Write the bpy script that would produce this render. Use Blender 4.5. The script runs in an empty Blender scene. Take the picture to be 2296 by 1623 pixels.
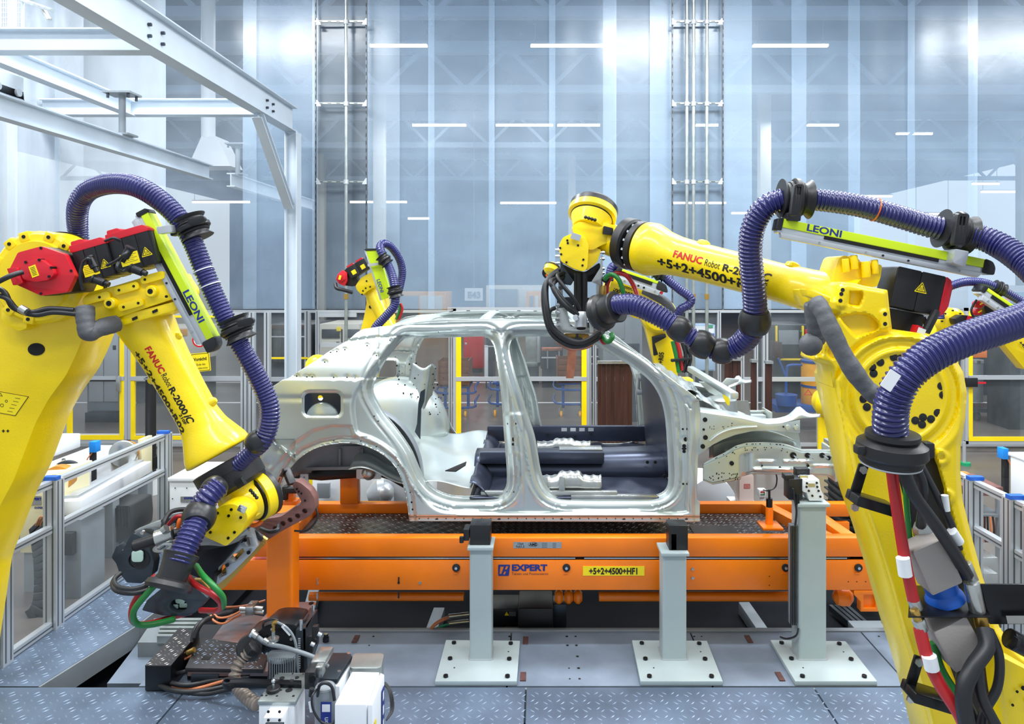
import bpy, bmesh, math, random
import numpy as np
from mathutils import Vector, Matrix
from mathutils.geometry import tessellate_polygon
random.seed(7)
SC = bpy.context.scene
COL = SC.collection

# ------------------------------------------------------------------ camera, world, lights, exposure
F, CX, HY, CZ = 1616.0, 1215.0, 622.0, 2.45      # focal length in px of a 2296 px wide frame, principal point, eye height
cam = bpy.data.cameras.new('camera')
cam.sensor_width = 36; cam.lens = F / 2296 * 36
cam.shift_x = -(CX - 1148) / 2296; cam.shift_y = -(811.5 - HY) / 2296
cam.clip_start = .05; cam.clip_end = 300
co = bpy.data.objects.new('camera', cam); COL.objects.link(co)
co.location = (0, 0, CZ); co.rotation_euler = (math.pi / 2, 0, 0)
SC.camera = co
SC.view_settings.view_transform = 'Standard'; SC.view_settings.look = 'None'
SC.view_settings.gamma = 1; SC.view_settings.use_curve_mapping = False
SC.view_settings.exposure = 0.12
SC.cycles.transparent_max_bounces = 24
SC.cycles.max_bounces = 8
w = bpy.data.worlds.new('world'); SC.world = w; w.use_nodes = True
w.node_tree.nodes['Background'].inputs[0].default_value = (.80, .90, 1, 1)
w.node_tree.nodes['Background'].inputs[1].default_value = .62

def area(name, loc, size, power, rot=(0, 0, 0), color=(1, 1, 1)):
    l = bpy.data.lights.new(name, 'AREA'); l.shape = 'RECTANGLE'
    l.size, l.size_y = size; l.energy = power; l.color = color
    o = bpy.data.objects.new(name, l); o.location = loc; o.rotation_euler = rot
    COL.objects.link(o); return o
for i, x in enumerate((-4.4, 2.2, 8.6)): area('cell_lamp', (x, 7.3, 7.0), (2.4, 1.1), 420, color=(.93, .97, 1))
for i, x in enumerate((-4.6, -1.2, 2.2, 5.6)):
    area('cell_lamp', (x, 4.2, 6.6), (2.6, .35), 110, color=(.95, .98, 1))
    area('cell_lamp', (x, 1.2, 6.4), (2.6, .5), 120, color=(.96, .98, 1))
for x in (-9, -3, 3, 9):
    for y in (15, 23, 31):
        area('hall_lamp', (x, y, 7.6), (3, .6), 120, color=(.95, .98, 1))

# ------------------------------------------------------------------ materials
def lin(c): return tuple(((v / 255) / 12.92 if v / 255 <= .04045 else ((v / 255 + .055) / 1.055) ** 2.4) for v in c)
MATS = {}
def mat(name, rgb, rough=.5, metal=0, coat=0, bump=0, bscale=40, var=0, vscale=6, emit=0, rgb2=None, spec=.5, stretch=None):
    m = bpy.data.materials.new(name); m.use_nodes = True; nt = m.node_tree; N, L = nt.nodes, nt.links
    b = N['Principled BSDF']; c = (*lin(rgb), 1)
    b.inputs['Base Color'].default_value = c
    b.inputs['Roughness'].default_value = rough; b.inputs['Metallic'].default_value = metal
    b.inputs['Coat Weight'].default_value = coat; b.inputs['Coat Roughness'].default_value = .12
    b.inputs['Specular IOR Level'].default_value = spec
    tc = None
    if bump or var:
        tc = N.new('ShaderNodeTexCoord'); mp = N.new('ShaderNodeMapping'); L.new(tc.outputs['Object'], mp.inputs[0])
        if stretch: mp.inputs['Scale'].default_value = stretch
    if var:
        n = N.new('ShaderNodeTexNoise'); n.inputs['Scale'].default_value = vscale; n.inputs['Detail'].default_value = 6
        L.new(mp.outputs[0], n.inputs[0])
        r = N.new('ShaderNodeValToRGB'); r.color_ramp.elements[0].position = .35; r.color_ramp.elements[1].position = .68
        c2 = (*lin(rgb2), 1) if rgb2 else (*[v * (1 - var) for v in c[:3]], 1)
        r.color_ramp.elements[0].color = c2; r.color_ramp.elements[1].color = c
        L.new(n.outputs[0], r.inputs[0]); L.new(r.outputs[0], b.inputs['Base Color'])
    if bump:
        n2 = N.new('ShaderNodeTexNoise'); n2.inputs['Scale'].default_value = bscale; n2.inputs['Detail'].default_value = 4
        L.new(mp.outputs[0], n2.inputs[0])
        bp = N.new('ShaderNodeBump'); bp.inputs['Strength'].default_value = bump; bp.inputs['Distance'].default_value = .01
        L.new(n2.outputs[0], bp.inputs['Height']); L.new(bp.outputs[0], b.inputs['Normal'])
    if emit:
        b.inputs['Emission Color'].default_value = c; b.inputs['Emission Strength'].default_value = emit
    MATS[name] = m; return m
YEL = mat('yellow_paint', (255, 222, 0), .34, coat=.35, bump=.12, bscale=120, var=.08, vscale=5)
YLAB = mat('yellow_label', (250, 225, 20), .5)
ORG = mat('orange_paint', (255, 130, 2), .38, coat=.2, bump=.08, bscale=90, var=.10, vscale=4)
CARM = mat('body_steel', (204, 213, 211), .33, metal=.7, var=.07, vscale=3, bump=.03, bscale=25)
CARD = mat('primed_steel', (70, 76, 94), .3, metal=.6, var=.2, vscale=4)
GALV = mat('zinc_steel', (200, 203, 200), .26, metal=.85, var=.25, vscale=9, bump=.12, bscale=18)
GALV2 = mat('zinc_rail', (178, 186, 184), .33, metal=.7, var=.25, vscale=7, bump=.1, bscale=14)
COLM = mat('grey_green_paint', (172, 186, 188), .45, coat=.1, var=.06, vscale=5)
PLAT = mat('floor_steel', (122, 140, 164), .42, metal=.4, var=.36, vscale=2.6, bump=.12, bscale=70)
BASEM = mat('base_plate_steel', (132, 146, 164), .5, metal=.25, var=.25, vscale=3.5, bump=.05, bscale=120)
TRD = mat('tread_steel', (140, 158, 180), .4, metal=.4)
DKST = mat('dark_tread_steel', (78, 74, 74), .35, metal=.7, var=.5, vscale=4)
DKTR = mat('dark_tread_mark', (160, 156, 152), .3, metal=.8)
BLK = mat('black_plastic', (26, 27, 30), .42, bump=.06, bscale=90)
RUB = mat('black_rubber', (38, 39, 42), .36, var=.25, vscale=14)
BLKM = mat('black_metal', (30, 32, 36), .3, metal=.4, var=.3, vscale=10)
DKG = mat('dark_grey_steel', (68, 76, 84), .32, metal=.6, var=.3, vscale=8)
GRY = mat('grey_paint', (132, 140, 146), .45, var=.12, vscale=5)
ALU = mat('aluminium', (196, 201, 206), .33, metal=.5)
ALUD = mat('aluminium_groove', (92, 98, 104), .45, metal=.5)
CHR = mat('bright_steel', (222, 226, 230), .2, metal=.9)
RED = mat('red_cover', (206, 22, 40), .4, coat=.2, bump=.05)
REDD = mat('red_cabinet_paint', (214, 22, 26), .5, var=.1)
HOS = mat('blue_hose', (38, 40, 104), .27, coat=.35, var=.18, vscale=5)
GRN = mat('green_tube', (30, 120, 50), .35)
RDT = mat('red_tube', (176, 34, 38), .35)
GRYC = mat('grey_sleeve', (96, 98, 102), .6, bump=.5, bscale=26, var=.25, vscale=9)
WHT = mat('white_paint', (232, 236, 240), .45, var=.05, vscale=4)
BMW = mat('beam_white_paint', (205, 216, 226), .5, var=.06, vscale=3)
LIME = mat('lime_cover', (205, 232, 20), .4, coat=.2)
BLU = mat('blue_plastic', (24, 92, 190), .4)
BLUC = mat('blue_cart_paint', (30, 78, 150), .45, var=.2)
SENS = mat('blue_sensor', (30, 140, 230), .4)
WOOD = mat('brown_wood', (120, 72, 40), .7, var=.4, vscale=9, stretch=(1, 1, 8))
COP = mat('copper', (214, 140, 110), .3, metal=.8, var=.35, vscale=12)
COPD = mat('rusty_gun_arm', (142, 100, 94), .45, metal=.35, var=.25, vscale=14, bump=.1)
BRS = mat('brass', (198, 160, 84), .3, metal=.85)
CBL = mat('black_cable', (32, 34, 38), .42)
ORC = mat('orange_cable', (214, 130, 84), .4)
ORB = mat('orange_bright_cable', (240, 110, 30), .4)
FLR = mat('hall_floor', (108, 101, 95), .3, var=.22, vscale=.7, bump=.02, bscale=8)
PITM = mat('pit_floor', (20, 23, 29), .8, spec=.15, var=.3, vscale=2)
HWAL = mat('hall_back_wall', (150, 176, 208), .6, var=.4, vscale=.5, stretch=(1, 1, .3))
HCEI = mat('hall_roof_paint', (30, 58, 118), .7)
TRUS = mat('truss_paint', (150, 170, 200), .5)
LAMPE = mat('lamp_tube', (255, 246, 232), emit=7)
LAMPW = mat('far_lamp_tube', (255, 236, 214), emit=5)
HBR = mat('hall_machine_cream', (214, 212, 200), .5, var=.05)
BRN = mat('brown_strip_curtain', (74, 46, 38), .3, var=.4, vscale=4, stretch=(6, 6, .4))
BLAC = mat('black_opening', (8, 8, 10), .8)
NAVY = mat('navy_print', (28, 48, 130), .5)
BLKP = mat('black_print', (14, 14, 14), .5)
REDP = mat('red_print', (196, 24, 20), .5)
WLAB = mat('white_label', (228, 232, 236), .5)
YCAR = mat('yellow_drum_paint', (236, 170, 40), .45, var=.2, rgb2=(226, 150, 30))
CREM = mat('cream_paint', (226, 218, 178), .5)
WBLU = mat('light_blue_cabinet', (160, 190, 220), .5)
GREP = mat('green_pedal', (30, 160, 110), .5)
PINK = mat('pinkish_box', (226, 205, 196), .5)
RUST = mat('rusty_marks', (98, 62, 58), .7, var=.4, vscale=30)
DUST = mat('dusty_steel', (120, 120, 126), .5, metal=.5, var=.6, vscale=7, rgb2=(150, 110, 98))
LENSM = mat('milky_glass', (190, 220, 205), .15, coat=.6)
ORT = mat('orange_rubber_roller', (206, 140, 44), .5, var=.4, vscale=3)

def clear_mat(name, alpha, rgb, rough, noise=0, streak=None, spec=.5, metal=0, ior=1.5):
    m = bpy.data.materials.new(name); m.use_nodes = True; nt = m.node_tree; N, L = nt.nodes, nt.links
    b = N['Principled BSDF']; out = N['Material Output']
    b.inputs['Base Color'].default_value = (*lin(rgb), 1); b.inputs['Roughness'].default_value = rough
    b.inputs['Specular IOR Level'].default_value = spec; b.inputs['Metallic'].default_value = metal
    t = N.new('ShaderNodeBsdfTransparent'); mx = N.new('ShaderNodeMixShader')
    mx.inputs[0].default_value = alpha
    b.inputs['IOR'].default_value = ior
    L.new(t.outputs[0], mx.inputs[1]); L.new(b.outputs[0], mx.inputs[2]); L.new(mx.outputs[0], out.inputs[0])
    if noise:
        tc = N.new('ShaderNodeTexCoord'); mp = N.new('ShaderNodeMapping'); mp.inputs['Scale'].default_value = streak or (1, 1, 1)
        n = N.new('ShaderNodeTexNoise'); n.inputs['Scale'].default_value = 1.0; n.inputs['Detail'].default_value = 5
        L.new(tc.outputs['Object'], mp.inputs[0]); L.new(mp.outputs[0], n.inputs[0])
        r = N.new('ShaderNodeMapRange'); r.inputs[1].default_value = .3; r.inputs[2].default_value = .7
        r.inputs[3].default_value = max(0, alpha - noise); r.inputs[4].default_value = min(1, alpha + noise)
        L.new(n.outputs[0], r.inputs[0]); L.new(r.outputs[0], mx.inputs[0])
        bp = N.new('ShaderNodeBump'); bp.inputs['Strength'].default_value = .25; bp.inputs['Distance'].default_value = .02
        L.new(n.outputs[0], bp.inputs['Height']); L.new(bp.outputs[0], b.inputs['Normal'])
    return m
FILM = clear_mat('curtain_film', .36, (186, 214, 240), .26, .05, (1.0, 1.0, 1.6), spec=.5, ior=2.0)
FILM2 = clear_mat('curtain_film_clear', .22, (200, 220, 236), .22, .06, (1.0, 1.0, 1.6), spec=.5, ior=2.0)
FILM3 = clear_mat('curtain_film_milky', .62, (226, 238, 248), .3, .08, (2, 2, .5), spec=.5, ior=1.9)
SIDEF = clear_mat('side_film', .34, (222, 232, 242), .2, .16, (3, 1.5, .35), spec=.8)
GLS = clear_mat('acrylic_pane', .06, (190, 200, 205), .06, .04, (2, 2, .7))

# ------------------------------------------------------------------ placing and meshes
def P(x, y, D): return Vector(((x - CX) / F * D, D, CZ - (y - HY) / F * D))
def tag(o, label=None, cat=None, group=None, kind=None):
    if label: o['label'] = label
    if cat: o['category'] = cat
    if group: o['group'] = group
    if kind: o['kind'] = kind
    return o
def thing(name, label, cat, loc=(0, 0, 0), group=None):
    o = bpy.data.objects.new(name, None); COL.objects.link(o); o.location = loc; o.empty_display_size = .1
    return tag(o, label, cat, group)
def wloc(o):
    v = Vector((0, 0, 0))
    while o is not None: v = v + o.location; o = o.parent
    return v
def link(name, me, parent=None):
    o = bpy.data.objects.new(name, me); COL.objects.link(o)
    if parent is not None:
        me.transform(Matrix.Translation(-wloc(parent))); o.parent = parent
    return o
def copy_tree(o, parent=None):
    c = o.copy(); COL.objects.link(c)
    if parent is not None: c.parent = parent
    for ch in [x for x in o.children]: copy_tree(ch, c)
    return c

def Fr(x, y, D, ang=0, sc=1.0):
    """frame at a pixel and depth: u along the image direction ang (clockwise), v across, w towards the camera; unit = 1 px there"""
    a = math.radians(ang); s = D / F * sc
    u = Vector((math.cos(a), 0, -math.sin(a))); v = Vector((-math.sin(a), 0, -math.cos(a))); ww = Vector((0, -1, 0))
    m = Matrix(((u.x * s, v.x * s, ww.x * s), (u.y * s, v.y * s, ww.y * s), (u.z * s, v.z * s, ww.z * s)))
    m = m.to_4x4(); m.translation = P(x, y, D); return m
def Ax(p, q, sc=None, roll=0):
    """frame along 3D points p->q: u along, w roughly to the camera; unit = px at the depth of p"""
    u = (q - p).normalized(); n = Vector((0, -1, 0)); v = u.cross(n).normalized(); ww = v.cross(u).normalized()
    if ww.y > 0: ww = -ww
    if roll:
        r = Matrix.Rotation(math.radians(roll), 3, u); v = r @ v; ww = r @ ww
    s = sc if sc else p.y / F
    m = Matrix(((u.x * s, v.x * s, ww.x * s), (u.y * s, v.y * s, ww.y * s), (u.z * s, v.z * s, ww.z * s))).to_4x4()
    m.translation = p; return m
ID = Matrix.Identity(4)

class MB:
    def __init__(s, fr=ID): s.v = []; s.f = []; s.mi = []; s.fr = fr; s.mats = []; s.cur = 0
    def use(s, m):
        if m not in s.mats: s.mats.append(m)
        s.cur = s.mats.index(m); return s
    def add(s, vs, fs, fr=None):
        fr = fr or s.fr; k = len(s.v)
        s.v += [fr @ Vector(p) for p in vs]; s.f += [tuple(i + k for i in q) for q in fs]; s.mi += [s.cur] * len(fs); return s
    def box(s, c, d, rz=0, fr=None):
        a, b, e = d[0] / 2, d[1] / 2, d[2] / 2; ca, sa = math.cos(math.radians(rz)), math.sin(math.radians(rz))
        vs = []
        for z in (-e, e):
            for x, y in ((-a, -b), (a, -b), (a, b), (-a, b)):
                vs.append((c[0] + x * ca - y * sa, c[1] + x * sa + y * ca, c[2] + z))
        return s.add(vs, [(0, 3, 2, 1), (4, 5, 6, 7), (0, 1, 5, 4), (1, 2, 6, 5), (2, 3, 7, 6), (3, 0, 4, 7)], fr)
    def bx(s, x0, x1, y0, y1, z0, z1, fr=None):
        return s.box(((x0 + x1) / 2, (y0 + y1) / 2, (z0 + z1) / 2), (abs(x1 - x0), abs(y1 - y0), abs(z1 - z0)), 0, fr)
    def beam(s, p, q, wd, ht, up=(0, 0, 1)):
        p, q = Vector(p), Vector(q); a = (q - p); u = a.normalized(); t = Vector(up)
        if abs(u.dot(t)) > .97: t = Vector((0, 1, 0))
        r = u.cross(t).normalized(); t = r.cross(u).normalized(); vs = []
        for o in (p, q):
            for i, j in ((-1, -1), (1, -1), (1, 1), (-1, 1)): vs.append(o + r * (i * wd / 2) + t * (j * ht / 2))
        return s.add(vs, [(0, 3, 2, 1), (4, 5, 6, 7), (0, 1, 5, 4), (1, 2, 6, 5), (2, 3, 7, 6), (3, 0, 4, 7)], ID)
    def lathe(s, p, q, prof, seg=32, cap=True, fr=None, sweep=None):
        """prof: (t, r): t in units of the frame along p->q"""
        fr = fr or s.fr; p, q = Vector(p), Vector(q); u = (q - p).normalized()
        t = Vector((0, 0, 1)) if abs(u.z) < .9 else Vector((1, 0, 0)); r = u.cross(t).normalized(); t = u.cross(r)
        vs = []; fs = []
        for (h, rad) in prof:
            for k in range(seg):
                a = 2 * math.pi * k / seg; vs.append(p + u * h + (r * math.cos(a) + t * math.sin(a)) * rad)
        n = len(prof)
        for i in range(n - 1):
            for k in range(seg): fs.append((i * seg + k, i * seg + (k + 1) % seg, (i + 1) * seg + (k + 1) % seg, (i + 1) * seg + k))
        if cap: fs += [tuple(range(seg))[::-1], tuple((n - 1) * seg + k for k in range(seg))]
        return s.add(vs, fs, fr)
    def cyl(s, p, q, r, seg=20, r2=None, fr=None):
        p, q = Vector(p), Vector(q); L = (q - p).length
        return s.lathe(p, q, [(0, r), (L, r if r2 is None else r2)], seg, True, fr)
    def ball(s, c, r, seg=16, fr=None, sq=1):
        n = 8; prof = [(-r * math.cos(math.pi * i / n) * sq, max(r * math.sin(math.pi * i / n), r * .02)) for i in range(n + 1)]
        c = Vector(c); return s.lathe(c, c + Vector((0, 0, 1)), prof, seg, True, fr)
    def tube(s, pts, r, seg=10, closed=False, fr=None, cap=True):
        fr = fr or s.fr; pts = [fr @ Vector(p) for p in pts]; n = len(pts)
        sc = abs(fr.to_scale()[0])
        rr = [x * sc for x in r] if hasattr(r, '__len__') else [r * sc] * n
        T = []
        for i in range(n):
            a = pts[(i - 1) % n] if (closed or i) else pts[0]; b = pts[(i + 1) % n] if (closed or i < n - 1) else pts[-1]
            d = b - a; T.append(d.normalized() if d.length > 1e-9 else Vector((0, 0, 1)))
        t0 = T[0]; nrm = t0.orthogonal().normalized(); vs = []; fs = []
        for i in range(n):
            t = T[i]; nrm = (nrm - t * nrm.dot(t)).normalized(); bi = t.cross(nrm)
            for k in range(seg):
                a = 2 * math.pi * k / seg; vs.append(pts[i] + (nrm * math.cos(a) + bi * math.sin(a)) * rr[i])
        m = n if closed else n - 1
        for i in range(m):
            j = (i + 1) % n
            for k in range(seg): fs.append((i * seg + k, i * seg + (k + 1) % seg, j * seg + (k + 1) % seg, j * seg + k))
        if cap and not closed: fs += [tuple(range(seg))[::-1], tuple((n - 1) * seg + k for k in range(seg))]
        return s.add(vs, fs, ID)
    def slab(s, outer, thick, holes=(), fr=None, w=0):
        """outline (u, v) in the frame, front face at w, back at w - thick"""
        loops = [[(p[0], p[1]) for p in outer]] + [[(p[0], p[1]) for p in h] for h in holes]
        flat = [p for l in loops for p in l]; n = len(flat)
        tri = tessellate_polygon([[Vector((p[0], p[1], 0)) for p in l] for l in loops])
        vs = [(p[0], p[1], w) for p in flat] + [(p[0], p[1], w - thick) for p in flat]
        fs = [tuple(t) for t in tri] + [tuple(i + n for i in t)[::-1] for t in tri]
        k = 0
        for l in loops:
            m = len(l)
            for i in range(m): fs.append((k + i, k + (i + 1) % m, k + (i + 1) % m + n, k + i + n))
            k += m
        return s.add(vs, fs, fr)
    def slab3(s, pts, vec, holes=()):
        """planar 3D outline extruded by a vector"""
        loops = [[Vector(p) for p in pts]] + [[Vector(p) for p in h] for h in holes]
        flat = [p for l in loops for p in l]; n = len(flat); tri = tessellate_polygon(loops); vec = Vector(vec)
        fs = [tuple(t) for t in tri] + [tuple(i + n for i in t)[::-1] for t in tri]; k = 0
        for l in loops:
            m = len(l)
            for i in range(m): fs.append((k + i, k + (i + 1) % m, k + (i + 1) % m + n, k + i + n))
            k += m
        return s.add(flat + [p + vec for p in flat], fs, ID)
    def build(s, name, m, parent=None, bev=0, ang=32, flat=False, label=None, kind=None, seg=2):
        me = bpy.data.meshes.new(name); me.from_pydata([tuple(p) for p in s.v], [], s.f)
        ms = s.mats if s.mats else [m]
        for x in ms: me.materials.append(x)
        if len(ms) > 1: me.polygons.foreach_set('material_index', s.mi)
        bm = bmesh.new(); bm.from_mesh(me)
        if bev: bmesh.ops.remove_doubles(bm, verts=bm.verts, dist=1e-6)
        bmesh.ops.recalc_face_normals(bm, faces=bm.faces)
        if bev and len(bm.faces) < 6000:
            ed = [e for e in bm.edges if len(e.link_faces) == 2 and e.calc_face_angle(0) > math.radians(38)]
            if ed: bmesh.ops.bevel(bm, geom=ed, offset=bev, segments=seg, profile=.5, affect='EDGES', clamp_overlap=True)
        bm.to_mesh(me); bm.free()
        if not flat:
            me.shade_smooth(); me.set_sharp_from_angle(angle=math.radians(ang))
        o = link(name, me, parent)
        if label: o['label'] = label
        if kind: o['kind'] = kind
        return o

def cat(pts, n=6, closed=False):
    """Catmull-Rom through points of any dimension"""
    pts = [tuple(p) for p in pts]; m = len(pts); out = []
    g = (lambda i: pts[i % m]) if closed else (lambda i: pts[min(max(i, 0), m - 1)])
    for i in range(m if closed else m - 1):
        p0, p1, p2, p3 = g(i - 1), g(i), g(i + 1), g(i + 2)
        for k in range(n):
            t = k / n
            out.append(tuple(.5 * (2 * b + (c - a) * t + (2 * a - 5 * b + 4 * c - d) * t * t + (3 * b - a - 3 * c + d) * t ** 3) for a, b, c, d in zip(p0, p1, p2, p3)))
    if not closed: out.append(pts[-1])
    return out
def even(pts, step):
    """resample a polyline of Vectors at even spacing"""
    out = [pts[0]]; acc = 0
    for a, b in zip(pts, pts[1:]):
        L = (b - a).length
        while L > 0 and acc + L >= step:
            t = (step - acc) / L; a = a.lerp(b, t); out.append(a); L = (b - a).length; acc = 0
        acc += L
    return out
def fil(pts, r=0, n=5):
    """round the corners of a closed outline; a point may carry its own radius"""
    out = []; m = len(pts)
    for i in range(m):
        p = Vector(pts[i][:2]); R = pts[i][2] if len(pts[i]) > 2 else r
        a = Vector(pts[i - 1][:2]); b = Vector(pts[(i + 1) % m][:2])
        if R <= 0: out.append(tuple(p)); continue
        da, db = (a - p), (b - p); la, lb = da.length, db.length; R = min(R, la * .48, lb * .48)
        s, e = p + da / la * R, p + db / lb * R
        for k in range(n + 1):
            t = k / n; out.append(tuple(s * (1 - t) ** 2 + p * 2 * t * (1 - t) + e * t * t))
    return out
def circ(x, y, r, n=24, r2=None): return [(x + r * math.cos(2 * math.pi * k / n), y + (r2 or r) * math.sin(2 * math.pi * k / n)) for k in range(n)]
def rrect(x0, y0, x1, y1, r, n=4): return fil([(x0, y0), (x1, y0), (x1, y1), (x0, y1)], r, n)

_tc = {}
def text(name, s, fr, size, m, parent, u=0, v=0, w=0, bold=0, shear=0, sx=1, align='LEFT', depth=.3, wrap=None, fit=None):
    """flat print: text mesh in a frame (u right, v down); wrap=(axis_v, radius) bends it around a tube along u"""
    c = bpy.data.curves.new('t', 'FONT'); c.body = s; c.size = 1.0; c.offset = bold; c.shear = shear; c.align_x = align; c.resolution_u = 3
    o = bpy.data.objects.new('t', c); me = bpy.data.meshes.new_from_object(o); bpy.data.objects.remove(o); bpy.data.curves.remove(c)
    if wrap:
        bm = bmesh.new(); bm.from_mesh(me); bmesh.ops.triangulate(bm, faces=bm.faces)
        long = [e for e in bm.edges if e.calc_length() > .18]
        if long: bmesh.ops.subdivide_edges(bm, edges=long, cuts=2)
        bm.to_mesh(me); bm.free()
    if fit: sx = fit / (size * max(1e-6, max(q.co.x for q in me.vertices)))
    for vt in me.vertices:
        x, y = vt.co.x * size * sx + u, -vt.co.y * size + v
        if wrap:
            av, R = wrap[0], wrap[1]; R = R(x) if callable(R) else R
            an = (y - av) / R; p = Vector((x, av + R * math.sin(an), R * math.cos(an) + depth)) if abs(an) < 1.5 else Vector((x, av + R * math.copysign(1, an), 0))
        else: p = Vector((x, y, w + depth))
        vt.co = fr @ p
    me.materials.clear(); me.materials.append(m)
    return link(name, me, parent)

def poly_sdf(px, py, poly):
    """signed distance, negative inside"""
    P0 = np.array(poly, float); P1 = np.roll(P0, -1, axis=0)
    best = np.full(px.shape, 1e9); ins = np.zeros(px.shape, bool)
    for (x0, y0), (x1, y1) in zip(P0, P1):
        dx, dy = x1 - x0, y1 - y0; L = dx * dx + dy * dy
        if L < 1e-12: continue
        t = np.clip(((px - x0) * dx + (py - y0) * dy) / L, 0, 1)
        best = np.minimum(best, np.hypot(px - x0 - t * dx, py - y0 - t * dy))
        if y0 != y1:
            c = (y0 > py) != (y1 > py); xi = x0 + (py - y0) * dx / dy; ins ^= c & (px < xi)
    return np.where(ins, -best, best)
def line_dist(px, py, pts):
    best = np.full(px.shape, 1e9)
    for (x0, y0), (x1, y1) in zip(pts, pts[1:]):
        dx, dy = x1 - x0, y1 - y0; t = np.clip(((px - x0) * dx + (py - y0) * dy) / (dx * dx + dy * dy + 1e-9), 0, 1)
        best = np.minimum(best, np.hypot(px - x0 - t * dx, py - y0 - t * dy))
    return best
def sst(x, a, b):
    t = np.clip((x - a) / (b - a), 0, 1); return t * t * (3 - 2 * t)
def relief(name, outer, holes, hfun, step, place, m, parent, solid=.004, ang=50):
    """pressed sheet: a grid cut cleanly along outline and holes; hfun(x, y, d_out, d_holes) gives the depth offset, place(x, y, h) the point"""
    xs = [p[0] for p in outer]; ys = [p[1] for p in outer]
    gx = np.arange(min(xs) - step, max(xs) + 2 * step, step); gy = np.arange(min(ys) - step, max(ys) + 2 * step, step)
    X, Y = np.meshgrid(gx, gy); do = poly_sdf(X, Y, outer); g = do.copy(); dh = []
    for h in holes:
        d = poly_sdf(X, Y, h); dh.append(d); g = np.maximum(g, -d)
    H = hfun(X, Y, do, dh); nx = len(gx); ny = len(gy)
    verts = []; idx = {}; faces = []
    def vid(i, j):
        k = (i, j)
        if k not in idx: idx[k] = len(verts); verts.append(place(X[j, i], Y[j, i], H[j, i]))
        return idx[k]
    def cut(i, j, i2, j2):
        k = (i, j, i2, j2) if (i, j) < (i2, j2) else (i2, j2, i, j)
        if k not in idx:
            a, b = g[j, i], g[j2, i2]; t = a / (a - b); idx[k] = len(verts)
            verts.append(place(X[j, i] + (X[j2, i2] - X[j, i]) * t, Y[j, i] + (Y[j2, i2] - Y[j, i]) * t, H[j, i] + (H[j2, i2] - H[j, i]) * t))
        return idx[k]
    I = g < 0; cnt = I[:-1, :-1].astype(int) + I[:-1, 1:] + I[1:, :-1] + I[1:, 1:]
    for j, i in zip(*np.nonzero(cnt)):
        cs = [(i, j), (i + 1, j), (i + 1, j + 1), (i, j + 1)]
        if cnt[j, i] == 4: faces.append([vid(*c) for c in cs]); continue
        f = []
        for k in range(4):
            a, b = cs[k], cs[(k + 1) % 4]; ia, ib = I[a[1], a[0]], I[b[1], b[0]]
            if ia: f.append(vid(*a))
            if ia != ib: f.append(cut(*a, *b))
        if len(f) > 2: faces.append(f)
    me = bpy.data.meshes.new(name); me.from_pydata([tuple(v) for v in verts], [], faces)
    me.materials.append(m); me.shade_smooth(); me.set_sharp_from_angle(angle=math.radians(ang))
    o = link(name, me, parent)
    if solid:
        md = o.modifiers.new('s', 'SOLIDIFY'); md.thickness = solid; md.offset = 0
    return o

# ---- common pieces
def ibeam(name, p, q, wd, ht, parent, m, up=(0, 0, 1), t=.014):
    p, q = Vector(p), Vector(q); u = (q - p).normalized(); tt = Vector(up); r = u.cross(tt).normalized(); tt = r.cross(u).normalized()
    b = MB(); b.beam(p, q, t, ht - 2 * t, up)
    b.beam(p + tt * (ht / 2 - t / 2), q + tt * (ht / 2 - t / 2), wd, t, up); b.beam(p - tt * (ht / 2 - t / 2), q - tt * (ht / 2 - t / 2), wd, t, up)
    return b.build(name, m, parent)
def bolts(name, fr, pts, r, h, m, parent, seg=6, label=None):
    """each bolt a part of its own, sharing one mesh"""
    b = MB(fr); b.cyl((0, 0, 0), (0, 0, h), r, seg)
    me0 = None; out = []
    for (u, v, w) in pts:
        if me0 is None:
            o = b.build(name, m, None); me0 = o.data; o.data.transform(Matrix.Translation(-fr.translation)); base = fr.translation.copy()
        else: o = bpy.data.objects.new(name, me0); COL.objects.link(o)
        o.parent = parent; o.location = (fr @ Vector((u, v, w))) - (wloc(parent) if parent else Vector())
        if label: o['label'] = label
        out.append(o)
    return out
def hose_mesh(pts, r, pitch, seg=16, depth=.14, n=8):
    """corrugated hose through 3D points; r may be a list per point"""
    rs = r if hasattr(r, '__len__') else [r] * len(pts)
    cp = cat([(*p, q) for p, q in zip(pts, rs)], n)
    V = [Vector(p[:3]) for p in cp]; cum = [0]
    for a, b in zip(V, V[1:]): cum.append(cum[-1] + (b - a).length)
    L = cum[-1]; k = max(2, int(L / pitch)); T = []; R = []
    prof = ((0, -1), (.22, -.75), (.36, .35), (.5, 1), (.72, .9), (.9, -.2))
    C = np.array(cum); A = np.array([p for p in cp])
    for i in range(k):
        for (f, h) in prof:
            s = (i + f) / k * L; q = [np.interp(s, C, A[:, c]) for c in range(4)]
            T.append(Vector(q[:3])); R.append(q[3] * (1 + depth * .5 * (h - 1)))
    return MB().tube(T, R, seg)
def hose(name, pts, r, pitch, m, parent, seg=16, depth=.14, **k): return hose_mesh([Vector(p) for p in pts], r, pitch, seg, depth).build(name, m, parent, ang=80, **k)
def cable(name, pts, r, m, parent, n=6, seg=8, wr=0, **k):
    q = [Vector(p) for p in cat(pts, n * (3 if wr else 1))]
    R = [r * (1 + .015 * math.sin(i * .8) + .05 * math.sin(i * .23)) for i in range(len(q))] if wr else r
    return MB().tube(q, R, seg).build(name, m, parent, ang=80, **k)
def pc(*t): return [P(*q) for q in t]
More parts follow.
